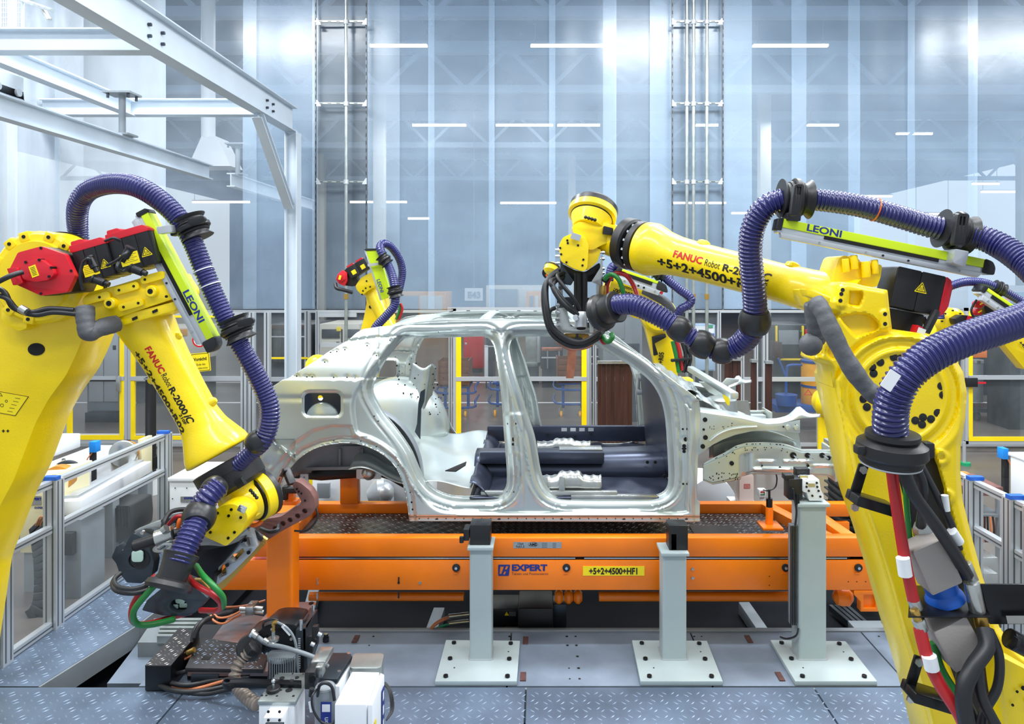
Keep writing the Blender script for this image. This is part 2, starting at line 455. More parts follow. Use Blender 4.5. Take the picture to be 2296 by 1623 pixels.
# ================================================================== the setting
def structure(name, mb, m, parent=None, **k):
    o = mb.build(name, m, parent, **k)
    if parent is None: o['kind'] = 'structure'
    return o
b = MB(); b.bx(-26, 26, 7.35, 62, -.1, 0); b.bx(-26, -3.42, -3, 7.35, -.1, 0); b.bx(3.3, 26, -3, 7.35, -.1, 0)
structure('floor', b, FLR, flat=True)
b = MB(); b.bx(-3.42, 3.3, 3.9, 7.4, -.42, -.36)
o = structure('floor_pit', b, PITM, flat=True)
b = MB(); b.bx(-3.42, 3.3, 7.35, 7.42, -.36, -.01); structure('trim_1', b, GRY)
b = MB(); b.bx(-26, 26, 9.5, 62, 8.7, 8.9); structure('ceiling', b, HCEI)
b = MB(); b.bx(-26, 26, 60, 60.3, 0, 8.8); structure('wall_back', b, HWAL)
# white floor lines
for i, D in enumerate((14.1, 16.8)):
    b = MB(); b.bx(-20, 20, D - .05, D + .05, 0, .004); structure('trim_%d' % (i + 2), b, WLAB)
b = MB(); b.bx(-9, -3.6, 11.2, 11.3, 0, .004); structure('trim_4', b, WLAB)

# tread plates: the walkway in front and the ramp on the left
def treads(name, x0, x1, y0, y1, z, parent, m, pitch=.075, L=.04, W=.010, H=.0022, clip=None):
    """raised lozenges in alternating pairs, as one cheap mesh"""
    vs = []; fs = []
    nx = int((x1 - x0) / pitch); ny = int((y1 - y0) / pitch)
    for j in range(ny):
        for i in range(nx):
            cx = x0 + (i + .5) * pitch; cy = y0 + (j + .5) * pitch
            if clip and not clip(cx, cy): continue
            s = 1 if (i + j) % 2 else -1
            for o in (-.22, .22):
                a = math.radians(45 * s); ux, uy = math.cos(a), math.sin(a)
                px, py = cx - uy * o * pitch, cy + ux * o * pitch; k = len(vs)
                vs += [(px - ux * L / 2, py - uy * L / 2, z), (px - uy * W / 2, py + ux * W / 2, z), (px + ux * L / 2, py + uy * L / 2, z), (px + uy * W / 2, py - ux * W / 2, z),
                       (px - ux * L * .3, py - uy * L * .3, z + H), (px + ux * L * .3, py + uy * L * .3, z + H)]
                fs += [(k, k + 3, k + 5, k + 4), (k + 4, k + 5, k + 1, k), (k + 5, k + 3, k + 2), (k + 5, k + 2, k + 1)]
    me = bpy.data.meshes.new(name); me.from_pydata(vs, [], fs); me.materials.append(m)
    bm = bmesh.new(); bm.from_mesh(me); bmesh.ops.recalc_face_normals(bm, faces=bm.faces)
    for f in bm.faces:
        if f.normal.z < 0: f.normal_flip()
    bm.to_mesh(me); bm.free()
    return tag(link(name, me, parent), kind='stuff')
ZF = 0.0
walk = thing('tread_walkway', 'bluish steel tread plate walkway running along the bottom edge of the picture', 'walkway', (0, 4, 0))
segs = [(-3.4, -2.12), (-2.11, -.10), (-.09, 1.62), (1.63, 3.3)]
for k, (a, c) in enumerate(segs):
    b = MB(); b.slab3([(a + (.0 if k == 0 else 0), 2.6, ZF), (c, 2.6, ZF), (c, 4.31, ZF), (a, 4.31, ZF)], (0, 0, -.05)); b.build('tread_plate', PLAT, walk, bev=.003)
treads('tread_pattern', -3.38, 3.28, 3.75, 4.30, ZF, walk, TRD)
b = MB(); b.bx(-3.4, 3.3, 4.29, 4.31, -.2, -.002); b.build('edge_strip', GRY, walk)
ramp = thing('tread_ramp', 'steel tread plate side walkway on the left beneath the low acrylic fence', 'walkway', (-3.1, 5, 0))
b = MB(); b.slab3([(-3.42, 4.32, 0), (-3.02, 4.32, 0), (-2.86, 5.1, 0), (-2.76, 6.6, 0), (-3.42, 6.6, 0)], (0, 0, -.012)); b.build('tread_plate', PLAT, ramp)
treads('tread_pattern', -3.4, -2.75, 4.33, 6.55, 0, ramp, TRD, clip=lambda x, y: x < -3.04 + (y - 4.32) * .2 and x < -2.79)
b = MB(); b.beam((-3.02, 4.32, -.075), (-2.86, 5.1, -.075), .03, .145); b.beam((-2.86, 5.1, -.075), (-2.76, 6.6, -.075), .03, .145); b.build('side_channel', GRY, ramp)
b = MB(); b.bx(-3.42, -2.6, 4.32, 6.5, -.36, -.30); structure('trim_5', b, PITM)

# machine bed carrying the posts
bed = thing('machine_bed', 'long grey steel machine bed with drilled holes under the three posts', 'machine bed', (0, 4.6, 0))
b = MB()
for a, c in ((-2.42, -1.62), (-1.61, -.215), (-.205, 1.02), (1.03, 2.2), (2.21, 3.3)): b.bx(a, c, 4.325, 4.98, -.03, .0)
b.build('bed_plate', BASEM, bed, bev=.002)
b = MB(); b.bx(-2.42, 3.3, 4.33, 4.97, -.3, -.031); b.build('bed_body', DKG, bed)
b = MB(); b.bx(-2.42, 3.3, 4.985, 5.03, -.25, .006); b.build('rear_rail', GRY, bed)
hp = [(x, y) for x in (-1.9, -1.7, -1.55, -1.15, -.22, .17, .23, 1.04, 1.09, 2.3, 2.42) for y in (4.40, 4.52, 4.66, 4.80, 4.92)]
hp = [p for p in hp if random.random() < .72]
b = MB()
for (x, y) in hp: b.cyl((x, y, .0), (x, y, .0015), random.choice((.006, .008, .01)), 10)
o = b.build('drilled_holes', BLAC, bed); o['kind'] = 'stuff'
for (x, y) in ((-1.26, 4.88), (-.11, 4.86), (-.115, 4.42), (1.40, 4.88), (1.46, 4.42), (2.31, 4.42), (-2.14, 4.44), (-2.3, 4.84)):
    b = MB(); b.box((x, y, .003), (.035, .095, .006)); b.build('rusty_shim', RUST, bed, label='small rusty brown shim')
# pit steel girders and cable outlet seen under the conveyor
for (xa, da, xb, db) in ((705, 6.3, 670, 5.2), (1668, 6.0, 1745, 5.2), (985, 5.9, 955, 5.3)):
    p, q = P(xa, HY, da), P(xb, HY, db); p.z = q.z = -.3
    b = MB(); b.beam(p, q, .09, .1); tag(b.build('floor_girder', GRY, bev=.004), {705: 'grey flat girder lying in the dark pit beside the orange column', 1668: 'grey flat girder in the pit between the middle and right posts', 985: 'grey flat girder in the pit behind the orange and green power cables'}[xa], 'girder', 'girders lying in the pit')

# ================================================================== curtain wall of plastic film
cw = tag(bpy.data.objects.new('wall_film', None), kind='structure'); COL.objects.link(cw); cw.location = (0, 10.5, 2)
bands = [(-560, -480), (-330, -300), (-25, 5), (122, 134), (362, 372), (545, 575), (700, 712), (824, 896), (960, 974), (1096, 1109), (1231, 1245), (1352, 1382), (1457, 1506), (1620, 1686), (1775, 1808), (1902, 1928), (2035, 2051), (2170, 2192), (2330, 2360), (2500, 2540)]
mats = [FILM, FILM, FILM, FILM3, FILM2, FILM, FILM2, FILM, FILM, FILM, FILM, FILM, FILM, FILM, FILM, FILM, FILM, FILM, FILM]
for i in range(len(bands) - 1):
    D = 10.5 + (.02 if i % 2 else -.02) + .01 * (i % 3)
    x0 = P(bands[i][0], 0, D).x; x1 = P(bands[i + 1][1], 0, D).x; nx, nz = 14, 26
    vs = []; fs = []
    for j in range(nz + 1):
        for k in range(nx + 1):
            u = k / nx; z = 1.99 + (8.6 - 1.99) * j / nz
            vs.append((x0 + (x1 - x0) * u, D + .006 * math.sin(u * 9 + i) + .006 * math.sin(z * 1.7 + i * 2), z))
    for j in range(nz):
        for k in range(nx): a = j * (nx + 1) + k; fs.append((a, a + 1, a + nx + 2, a + nx + 1))
    me = bpy.data.meshes.new('film_sheet'); me.from_pydata(vs, [], fs); me.materials.append(mats[i]); me.shade_smooth(); link('film_sheet', me, cw)
# side film hanging from the steel frame on the left
sw = tag(bpy.data.objects.new('wall_left', None), kind='structure'); COL.objects.link(sw); sw.location = (-6.3, 8, 2)
for i, (d0, d1) in enumerate(((3.2, 4.9), (4.8, 6.0), (5.9, 7.25), (7.15, 8.6), (8.5, 9.9))):
    b = MB(); vs = []; fs = []; n = 16
    for k in range(n + 1):
        y = d0 + (d1 - d0) * k / n; x = -6.3 + .03 * (i % 2) + .012 * math.sin(k * 1.1 + i)
        vs += [(x, y, 2.0), (x, y, 7.5)]
    fs = [(2 * k, 2 * k + 2, 2 * k + 3, 2 * k + 1) for k in range(n)]
    me = bpy.data.meshes.new('film_sheet'); me.from_pydata(vs, [], fs); me.materials.append(SIDEF if i != 1 else FILM3); me.shade_smooth(); link('film_sheet', me, sw)

# ================================================================== aluminium fence along the back
def alu(b, p, q, w=.045, h=.045, up=(0, 0, 1)): b.beam(p, q, w, h, up)
def post(parent, x, D, z0, z1, w=.045, m=None, grooves=True):
    b = MB(); b.use(m or ALU); b.bx(x - w / 2, x + w / 2, D - w / 2, D + w / 2, z0, z1)
    if grooves:
        b.use(ALUD); b.bx(x - w * .11, x + w * .11, D - w / 2 - .001, D - w / 2 + .004, z0 + .01, z1 - .003)
    return b.build('post', None, parent, bev=0)
def xat(px, D): return (px - CX) / F * D
def zat(py, D): return CZ - (py - HY) / F * D
DB = 10.35
fence = thing('safety_fence', 'aluminium profile and acrylic safety fence along the back of the cell', 'fence', (0, DB, 0))
for px in (-330, -60, 138, 290, 690, 712, 1010, 1322, 1333, 1482, 1612, 1664, 1695, 1715, 1838, 2160, 2440, 2700):
    post(fence, xat(px, DB), DB, 0.0, zat(697, DB), .075 if px in (1838, 1715, 690) else .05)
for px in (548, 566, 600): post(fence, xat(px, 9.3), 9.3, 0.0, zat(700, 9.3), .07)
b = MB(); b.bx(xat(603, 10.3), xat(607, 10.3), 10.30, 10.33, zat(805, 10.3), zat(728, 10.3)); b.bx(xat(603, 10.3), xat(690, 10.3), 10.30, 10.33, zat(805, 10.3), zat(801, 10.3)); b.build('yellow_edge', YEL, fence)
b = MB()
for (a, c) in ((-330, 1010), (1325, 2700)): b.bx(xat(a, DB), xat(c, DB), DB - .02, DB + .02, zat(701, DB), zat(695, DB))
b.build('top_rail', ALU, fence)
b = MB(); b.bx(xat(-330, DB), xat(2700, DB), DB - .02, DB + .02, .03, .075); b.build('bottom_rail', ALU, fence)
for (a, c, y) in ((-330, 712, 850), (712, 800, 706), (720, 780, 773), (1333, 1400, 850), (1664, 1838, 850), (2160, 2700, 846)):
    b = MB(); b.bx(xat(a, DB), xat(c, DB), DB - .022, DB + .018, zat(y, DB) - .03, zat(y, DB) + .03); b.build('middle_rail', ALU, fence)
for (a, c) in ((-330, 138), (290, 690), (712, 1010), (1333, 1482), (1482, 1612), (1695, 1838), (1838, 2160), (2290, 2700)):
    b = MB(); b.bx(xat(a, DB), xat(c, DB), DB + .02, DB + .025, .07, zat(700, DB)); b.build('acrylic_pane', GLS, fence)
# yellow framed gates
def gate(x0, x1, y0, y1, D, label, rail=850, wy=11, glass=True, extra=()):
    g = thing('gate', label, 'gate', P((x0 + x1) / 2, y1, D)); D2 = D - .03
    X0, X1, Z1, Z0 = xat(x0, D2), xat(x1, D2), zat(y0, D2), zat(y1, D2); s = D2 / F
    b = MB()
    for (a, c, e, f) in ((X0, X0 + 7 * s, Z0, Z1), (X1 - 7 * s, X1, Z0, Z1), (X0, X1, Z0, Z0 + 7 * s), (X0, X1, Z1 - 7 * s, Z1)): b.bx(a, c, D2 - .02, D2 + .02, e, f)
    b.build('aluminium_frame', ALU, g)
    b = MB(); a = 7 * s; w_ = wy * s
    b.bx(X0 + a, X0 + a + w_, D2 - .024, D2 + .012, Z0 + a, Z1 - a); b.bx(X1 - a - w_, X1 - a, D2 - .024, D2 + .012, Z0 + a, Z1 - a)
    b.bx(X0 + a, X1 - a, D2 - .025, D2 + .012, Z0 + a, Z0 + a + w_); b.bx(X0 + a, X1 - a, D2 - .025, D2 + .012, Z1 - a - w_ * .6, Z1 - a)
    b.build('yellow_border', YEL, g)
    b = MB(); b.bx(X0 + a, X1 - a, D2 - .03, D2 + .01, zat(rail, D2) - .028, zat(rail, D2) + .028); b.build('cross_rail', ALU, g)
    if glass: b = MB(); b.bx(X0 + a, X1 - a, D2 + .013, D2 + .018, Z0 + a, Z1 - a); b.build('acrylic_pane', GLS, g)
    return g, D2
g1, D2 = gate(145, 287, 700, 992, 10.1, 'yellow bordered gate behind the left robot arm, left of the two side by side', 848, 10)
b = MB(); b.bx(xat(155, D2), xat(272, D2), D2 - .05, D2 - .032, zat(854, D2), zat(851, D2)); b.use(BLK)
b.build('seal_strip', BLK, g1)
b = MB(); b.bx(xat(266, D2), xat(275, D2), D2 - .07, D2 - .03, zat(876, D2), zat(842, D2)); b.build('latch', GALV, g1, bev=.004)
g2, D2 = gate(288, 560, 700, 992, 10.1, 'yellow bordered gate behind the left forearm, right of the two side by side', 848, 8)
g3, D2 = gate(1016, 1322, 692, 1010, 10.1, 'wide yellow bordered gate seen through the car door openings', 849, 11)
g4, D2 = gate(2163, 2420, 690, 995, 10.1, 'yellow bordered gate at the right edge beyond the right robot', 846, 9)
b = MB(); b.bx(xat(2160, D2), xat(2186, D2), D2 - .07, D2 - .03, zat(866, D2), zat(846, D2)); b.build('lock_box', BLK, g4, bev=.004)
b = MB(); b.bx(xat(2183, D2), xat(2205, D2), D2 - .06, D2 - .045, zat(859, D2), zat(855, D2)); b.build('lock_handle', RED, g4)
hd = thing('gate_header', 'double aluminium header beam with orange strip over the wide middle gate', 'beam', P(1160, 690, 10.2))
b = MB()
for y in (689, 693.5, 699): b.bx(xat(1004, 10.2), xat(1335, 10.2), 10.16, 10.22, zat(y + 2.6, 10.2), zat(y, 10.2))
b.build('profile', ALU, hd)
b = MB(); b.bx(xat(1012, 10.2), xat(1325, 10.2), 10.23, 10.26, zat(700, 10.2), zat(692, 10.2)); b.build('orange_strip', YCAR, hd)
# sign and roundel on the fence
sg = thing('warning_sign', 'yellow Vorsicht warning sign hanging on the fence behind the left forearm', 'sign', P(450, 810, 9.9))
fr = Fr(450, 812, 9.9, -6)
b = MB(fr); b.slab(rrect(-21, -21, 21, 21, 2), 1.2); b.build('panel', YLAB, sg)
b = MB(fr); b.slab(rrect(-19.5, -19.5, 19.5, 19.5, 2), .3, [rrect(-18.6, -18.6, 18.6, 18.6, 2)], w=.4); b.build('border', BLKP, sg)
text('lettering', 'Vorsicht!', fr, 10, BLKP, sg, 0, -4, align='CENTER', bold=.03, sx=.8)
text('lettering', 'Ende des', fr, 7, BLKP, sg, 0, 7, align='CENTER', sx=.8)
text('lettering', 'Schutzbereiches', fr, 6.2, BLKP, sg, 0, 15, align='CENTER', sx=.72)
rs = thing('prohibition_sign', 'round red ringed sign partly behind the lime hose rail of the left robot', 'sign', P(447, 763, 9.9))
fr = Fr(447, 762, 9.9)
b = MB(fr); b.slab(circ(0, 0, 17), 1); b.build('disc', WLAB, rs)
b = MB(fr); b.slab(circ(0, 0, 16.5), .4, [circ(0, 0, 13)], w=.4); b.slab([(-11, -9), (-9, -11), (11, 9), (9, 11)], .4, w=.5); b.build('red_ring', REDP, rs)
b = MB(fr); b.slab(circ(0, -5, 2.6), .3, w=.3); b.slab([(-3, -2), (3, -2), (5, 6), (1, 4), (0, 9), (-4, 9), (-2, 3)], .3, w=.3); b.build('figure_mark', BLKP, rs)

# ================================================================== conduits on the curtain wall
def ladder(xl, xr, ys, pipes, lab, grp=None):
    D = 10.38; t = thing('conduit_frame', lab, 'frame', P((xl + xr) / 2, 697, D))
    for x in (xl, xr):
        b = MB(); b.use(ALUD); b.bx(xat(x - 1.6, D), xat(x + 1.6, D), D - .03, D, zat(697, D), 8.5)
        b.use(BLAC)
        for k in range(60): b.bx(xat(x - .5, D), xat(x + .5, D), D - .033, D - .028, 2.05 + k * .11, 2.10 + k * .11)
        b.build('upright', None, t)
    for y in ys:
        b = MB(); b.use(GALV2); b.bx(xat(xl, D), xat(xr, D), D - .05, D - .02, zat(y + 2, D), zat(y - 1.6, D))
        b.use(BLAC); n = 5
        for k in range(n):
            a = xl + 8 + (xr - xl - 16) * k / n; b.bx(xat(a, D), xat(a + 9, D), D - .053, D - .045, zat(y + .9, D), zat(y - .3, D))
        b.build('rung', None, t)
        for s, x in ((1, xl), (-1, xr)):
            b = MB(Fr(x, y, D - .06)); b.slab([(0, -9), (2 * s, -9), (10 * s, 3), (10 * s, 5), (0, 5)], 2); b.build('corner_bracket', ALU, t)
    for x in pipes:
        D3 = D - .09; pp = thing('wall_pipe', {0: 'single steel conduit pipe rising on the left conduit frame', 1: 'leftmost conduit pipe on the right hand conduit frame', 2: 'middle conduit pipe on the right hand conduit frame', 3: 'rightmost conduit pipe on the right hand conduit frame'}[pipes.index(x) + (1 if len(pipes) > 1 else 0)], 'pipe', P(x, 700, D3))
        r = 4.2 * D3 / F; b = MB(); b.cyl((xat(x, D3), D3, .9), (xat(x, D3), D3, 8.5), r * .9, 16); b.build('tube', GALV2, pp)
        for y in ys: b = MB(); z = zat(y, D3); b.cyl((xat(x, D3), D3, z - .03), (xat(x, D3), D3, z + .03), r * 1.35, 16); b.build('pipe_clamp', ALU, pp)
        for y in (662, 668): b = MB(); z = zat(y, D3); b.cyl((xat(x, D3), D3, z - .016), (xat(x, D3), D3, z + .02), r * 1.3, 8); b.build('brass_fitting', BRS, pp)
ladder(709, 822, (50, 233, 408), (776,), 'slotted galvanised conduit frame on the film wall, left one')
ladder(1507, 1620, (50, 233, 408), (1540, 1555, 1585), 'slotted galvanised conduit frame on the film wall, right one')

# ================================================================== steel frame, top left
fm = thing('gantry', 'white painted I-beam frame rising at the upper left', 'frame', (-3.6, 9.9, 0))
XB = -3.45
def bp(x, y, D=None, X=None):
    if D is None: D = (X) / ((x - CX) / F)
    return P(x, y, D)
pe = Vector((XB, 9.95, 4.62)); pn = Vector((XB, 4.1, 4.62))
ibeam('top_beam', pn, pe, .16, .34, fm, BMW)
ibeam('column', Vector((XB + .02, 9.93, 0)), Vector((XB + .02, 9.93, 4.44)), .18, .17, fm, BMW, up=(1, 0, 0))
zc = 4.56
ibeam('cross_beam', Vector((-6.27, 6.45, zc)), Vector((XB - .02, 6.45, zc)), .16, .2, fm, BMW)
ibeam('cross_beam', Vector((-6.27, 9.05, zc + .02)), Vector((XB - .02, 9.05, zc + .02)), .16, .2, fm, BMW)
ibeam('middle_beam', Vector((-5.14, 3.6, zc)), Vector((-5.14, 9.0, zc)), .13, .19, fm, BMW)
ibeam('brace', Vector((XB, 8.75, 4.42)), Vector((XB, 9.85, 3.42)), .12, .1, fm, BMW)
def bolt_x(pts, r=.012):
    m0 = None
    for p in pts:
        b = MB(); b.cyl(p, (p[0] + .03, p[1], p[2]), r, 6)
        b.build('bolt', DKG, fm)
for (y, z) in ((6.3, 4.66), (6.3, 4.56), (6.52, 4.66), (6.52, 4.56), (9.0, 4.66), (9.0, 4.57), (9.2, 4.66), (9.2, 4.57)): bolt_x([(XB + .008, y, z)], .016)
# crane rail hanging below
cr = thing('crane_rail', 'lower overhead crane rail hanging under the white steel frame', 'rail', (-4.6, 7, 4))
ibeam('rail_beam', Vector((-4.6, 3.2, 3.9)), Vector((-4.6, 9.95, 3.9)), .12, .2, cr, BMW)
ibeam('rail_beam', Vector((-4.62, 10.7, 3.9)), Vector((-4.62, 14.5, 3.9)), .12, .2, cr, BMW)
for D in (7.9, 5.5, 10.9):
    b = MB(); b.cyl((-4.6, D, 4.0), (-4.6, D, 4.46), .035, 12); b.bx(-4.75, -4.45, D - .12, D + .12, 4.45, 4.47); b.bx(-4.72, -4.48, D - .1, D + .1, 4.0, 4.02); b.build('hanger', GRY, cr)
    for dx, dy in ((-.11, -.08), (.11, .08), (.11, -.08)):
        b = MB(); b.cyl((-4.6 + dx, D + dy, 4.40), (-4.6 + dx, D + dy, 4.45), .014, 6); b.build('bolt', DKG, cr)
ct = thing('crane_trolley', 'grey trolley with side plates on the crane rail at the far left', 'trolley', P(60, 190, 6.0))
b = MB(); b.bx(-4.9, -4.6, 6.0, 6.4, 4.02, 4.10); b.bx(-4.63, -4.60, 6.0, 6.4, 4.02, 4.22); b.bx(-4.8, -4.77, 6.0, 6.4, 4.02, 4.22); b.build('frame_plates', BMW, ct, bev=.006)
for y in (6.08, 6.32): b = MB(); b.cyl((-4.64, y, 4.07), (-4.58, y, 4.07), .035, 16); b.build('wheel', ALU, ct)
mg = thing('mesh_guard', 'white wire mesh guard panel in the top left corner', 'guard', P(60, 30, 7.5))
b = MB(); D = 7.6
for x in range(2, 52, 5): b.bx(xat(x, D), xat(x + .7, D), D - .003, D + .003, zat(75, D), zat(-60, D))
for y in range(-60, 76, 11): b.bx(xat(0, D), xat(52, D), D - .004, D + .002, zat(y + .7, D), zat(y, D))
o = b.build('wire_mesh', WHT, mg); o['kind'] = 'stuff'
b = MB()
for x in (-1, 50): b.bx(xat(x, D), xat(x + 3, D), D - .015, D + .015, zat(77, D), zat(-62, D))
b.build('guard_frame', ALU, mg)
b = MB(); b.cyl(P(50, 0, 7.6), P(118, 24, 7.0), .02, 10); b.cyl(P(95, 18, 7.3), P(110, 45, 7.3), .03, 10); b.build('arm', GALV, mg)

# ================================================================== hall beyond the film
LAMPL = ['top row, middle one', 'top row, left one', 'top row, right one', 'second row, first from the left', 'second row, second from the left', 'second row, third from the left', 'second row between the right conduits', 'second row, farthest right', 'above the left rail', 'lowest row, above the back left robot', 'lowest row, left of the right gun', 'lowest row, between the right conduits', 'just left of the hose clamp', 'short one under the lowest row', 'right of the first hose clamp', 'lone one at the upper right', 'small one at the far right', 'above the last hose clamp', 'low at the right edge']
for i, (px0, px1, y, D) in enumerate(((1190, 1365, 103, 17.3), (830, 958, 103, 17.3), (1688, 1856, 103, 17.3), (925, 1045, 281, 26.2), (1112, 1240, 281, 26.2), (1250, 1345, 281, 26.2), (1560, 1610, 281, 26.2), (1810, 1880, 281, 26.2),
        (432, 560, 453, 45), (785, 912, 453, 45), (1122, 1247, 455, 45), (1507, 1628, 455, 45), (1640, 1750, 478, 50), (915, 962, 490, 50), (1890, 2000, 440, 45), (2010, 2090, 300, 28), (2180, 2240, 412, 40), (2050, 2130, 480, 45), (2200, 2290, 430, 45))):
    t = thing('ceiling_lamp', 'glowing hall tube lamp behind the film, ' + LAMPL[i], 'lamp', P((px0 + px1) / 2, y - 4, D), 'hall ceiling lamps')
    z = zat(y, D); hz = .02 * D / 17
    b = MB(); b.bx(xat(px0, D), xat(px1, D), D - .05, D + .05, z - hz, z + hz); b.build('tube', LAMPE if D < 30 else LAMPW, t)
    b = MB(); b.bx(xat(px0, D), xat(px1, D), D - .1, D + .1, z + hz, z + hz * 2.2); b.build('housing', WHT, t)
    b = MB(); b.bx(xat(px0, D) + .1, xat(px0, D) + .12, D, D + .02, z + hz, 8.7); b.bx(xat(px1, D) - .12, xat(px1, D) - .1, D, D + .02, z + hz, 8.7); b.build('hanger', GRY, t)
for i, D in enumerate((13.5, 19, 27, 36)):
    t = thing('roof_truss', ('nearest', 'second nearest', 'third nearest', 'farthest')[i] + ' blue grey lattice roof truss in the hall beyond the film wall', 'truss', (0, D, 8), 'roof trusses of the hall')
    b = MB(); b.beam((-24, D, 8.5), (24, D, 8.5), .25, .3); b.build('top_chord', TRUS, t)
    b = MB(); b.beam((-24, D, 7.4), (24, D, 7.4), .2, .2); b.build('bottom_chord', TRUS, t)
    b = MB(); x = -24
    while x < 24: b.beam((x, D, 7.4), (x + 1.1, D, 8.5), .1, .1); b.beam((x + 1.1, D, 8.5), (x + 2.2, D, 7.4), .1, .1); x += 2.2
    b.build('web_members', TRUS, t)
for (x, D) in ((-12, 16), (-5.4, 24), (7.4, 24), (13.5, 18), (1.5, 36), (-11, 36), (20, 30)):
    b = MB(); b.bx(x - .18, x + .18, D - .18, D + .18, 0, 8.6); b.bx(x - .3, x + .3, D - .3, D + .3, 0, .1)
    tag(b.build('hall_column', HBR, bev=.01), 'pale square column standing in the hall behind the cell', 'column', 'hall columns')
# exhaust hood seen through the film, left
t = thing('exhaust_hood', 'pale conical exhaust hood with its pipe behind the film at the left', 'hood', P(470, 380, 12.5))
s = 12.5 / F; b = MB(); p = P(468, 372, 12.5)
b.slab3([P(422, 372, 12.2), P(517, 372, 12.2), P(484, 305, 12.4), P(452, 305, 12.4)], (0, .5, 0)); b.build('hood', WHT, t)
b = MB(); b.cyl(P(467, 310, 12.5), P(467, -60, 12.5), 15 * s, 20); b.build('duct', WHT, t)
def hallbox(name, lab, cat_, x0, x1, y0, y1, D, dep, m, parts=(), grp=None):
    t = thing(name, lab, cat_, P((x0 + x1) / 2, y1, D), grp)
    b = MB(); b.bx(xat(x0, D), xat(x1, D), D, D + dep, zat(y1, D), zat(y0, D)); b.build('body', m, t, bev=.01)
    zb = zat(y1, D)
    if zb > .03:
        b = MB(); b.bx(xat(x0, D) + .03, xat(x1, D) - .03, D + .03, D + dep, 0, zb); b.build('base_frame', DKG, t)
    for (nm, a, c, e, f, mm, th) in parts:
        b = MB(); b.bx(xat(a, D - .01), xat(c, D - .01), D - th, D + .01, zat(f, D), zat(e, D)); b.build(nm, mm, t, bev=.003)
    return t
# machines and racks far behind
hallbox('machine_cabinet', 'long cream machine cabinet with dark windows behind the back left robot', 'cabinet', 716, 806, 726, 828, 13.6, 1.2, HBR,
        (('window', 722, 762, 738, 758, DKG, .03), ('window', 776, 806, 738, 757, DKG, .03), ('yellow_tag', 755, 765, 733, 742, YLAB, .035), ('door_gap', 765, 768, 738, 800, BLAC, .02), ('yellow_tag', 753, 763, 751, 754, YLAB, .02), ('opening', 754, 761, 766, 775, BLK, .02), ('yellow_tag', 753, 763, 775, 778, YLAB, .02)))
hallbox('machine_cabinet', 'cream sided machine cabinet in the hall left of the red cabinet', 'cabinet', 300, 425, 735, 812, 14, 1.2, HBR, (('opening', 312, 345, 745, 800, DKG, .02), ('opening', 360, 412, 760, 800, BLK, .02), ('orange_panel', 350, 420, 738, 752, YCAR, .03)))
hallbox('storage_rack', 'brown topped storage rack in the dark bay behind the back left robot', 'rack', 596, 700, 728, 812, 13.5, 1.5, DKG, (('shelf', 604, 690, 728, 738, BRN, .05), ('shelf', 604, 690, 753, 756, ALU, .05), ('upright', 622, 632, 740, 812, BLK, .03), ('upright', 664, 672, 756, 812, BLK, .03)))
hallbox('storage_rack', 'grey steel rack in shade behind the parked pallet cart', 'rack', 1090, 1108, 752, 810, 17, 1, DKG, (('shelf', 1090, 1108, 775, 778, ALU, .04),))
hallbox('wall_cabinet', 'light grey partition cabinet beyond the left gate', 'cabinet', 195, 268, 728, 925, 12.4, .3, GRY, (('door_leaf', 200, 232, 735, 900, ALU, .02), ('door_leaf', 234, 265, 735, 900, ALU, .02), ('blue_label', 253, 261, 735, 745, NAVY, .03), ('lock', 254, 261, 774, 784, BLK, .03)))
hallbox('cabinet_plinth', 'dark sloping plinth beneath the grey partition cabinet', 'plinth', 190, 268, 925, 948, 12.2, .18, DKG)
c = hallbox('red_cabinet', 'bright red steel cabinet standing in the hall behind the door opening', 'cabinet', 1039, 1083, 690, 826, 18.5, .5, REDD, (('lock', 1042, 1047, 768, 773, CHR, .03), ('door_leaf', 1041, 1081, 694, 822, REDD, .02)))
hallbox('white_bollard', 'slim white bollard right of the red cabinet', 'bollard', 1086, 1094, 776, 846, 15.9, .1, WLAB, (('cap', 1086, 1094, 774, 777, WLAB, .01),))
hallbox('steel_container', 'grey green wrapped container behind the far B-pillar', 'container', 1178, 1211, 742, 822, 16.5, .8, GALV2, (('frame_edge', 1176, 1213, 812, 818, GALV2, .05), ('frame_edge', 1205, 1212, 745, 818, ALU, .05)))
hallbox('parts_rack', 'dark parts rack with shelves seen under the spot welding gun', 'rack', 1212, 1262, 750, 826, 16.0, .8, DKG, (('shelf', 1214, 1260, 778, 786, COP, .05), ('shelf', 1214, 1260, 800, 803, ALU, .05), ('leg', 1226, 1229, 786, 826, GRY, .04), ('leg', 1252, 1255, 786, 826, GRY, .04)))
hallbox('grey_machine', 'grey machine housing behind the middle back robot', 'machine', 1352, 1440, 705, 815, 12.2, 1.0, GRY, (('panel', 1358, 1400, 712, 760, GRY, .02), ('vent', 1404, 1434, 770, 800, DKG, .02)))
hallbox('window_trolley', 'trolley with light blue framed window beside the gate post', 'trolley', 1326, 1358, 780, 818, 14.5, .5, DKG, (('frame_bar', 1326, 1362, 798, 801, ALU, .04), ('frame_bar', 1326, 1362, 814, 817, ALU, .04), ('blue_box', 1330, 1337, 803, 815, WBLU, .06)))
hallbox('light_blue_cabinet', 'pale blue control cabinet behind the conduits at the right', 'cabinet', 1546, 1604, 728, 832, 10.9, .4, WBLU, (('door_leaf', 1549, 1601, 731, 786, WHT, .02), ('door_leaf', 1549, 1601, 789, 829, WBLU, .02), ('green_button', 1587, 1598, 728, 735, GREP, .03), ('blue_label', 1591, 1601, 747, 762, BLU, .03)))
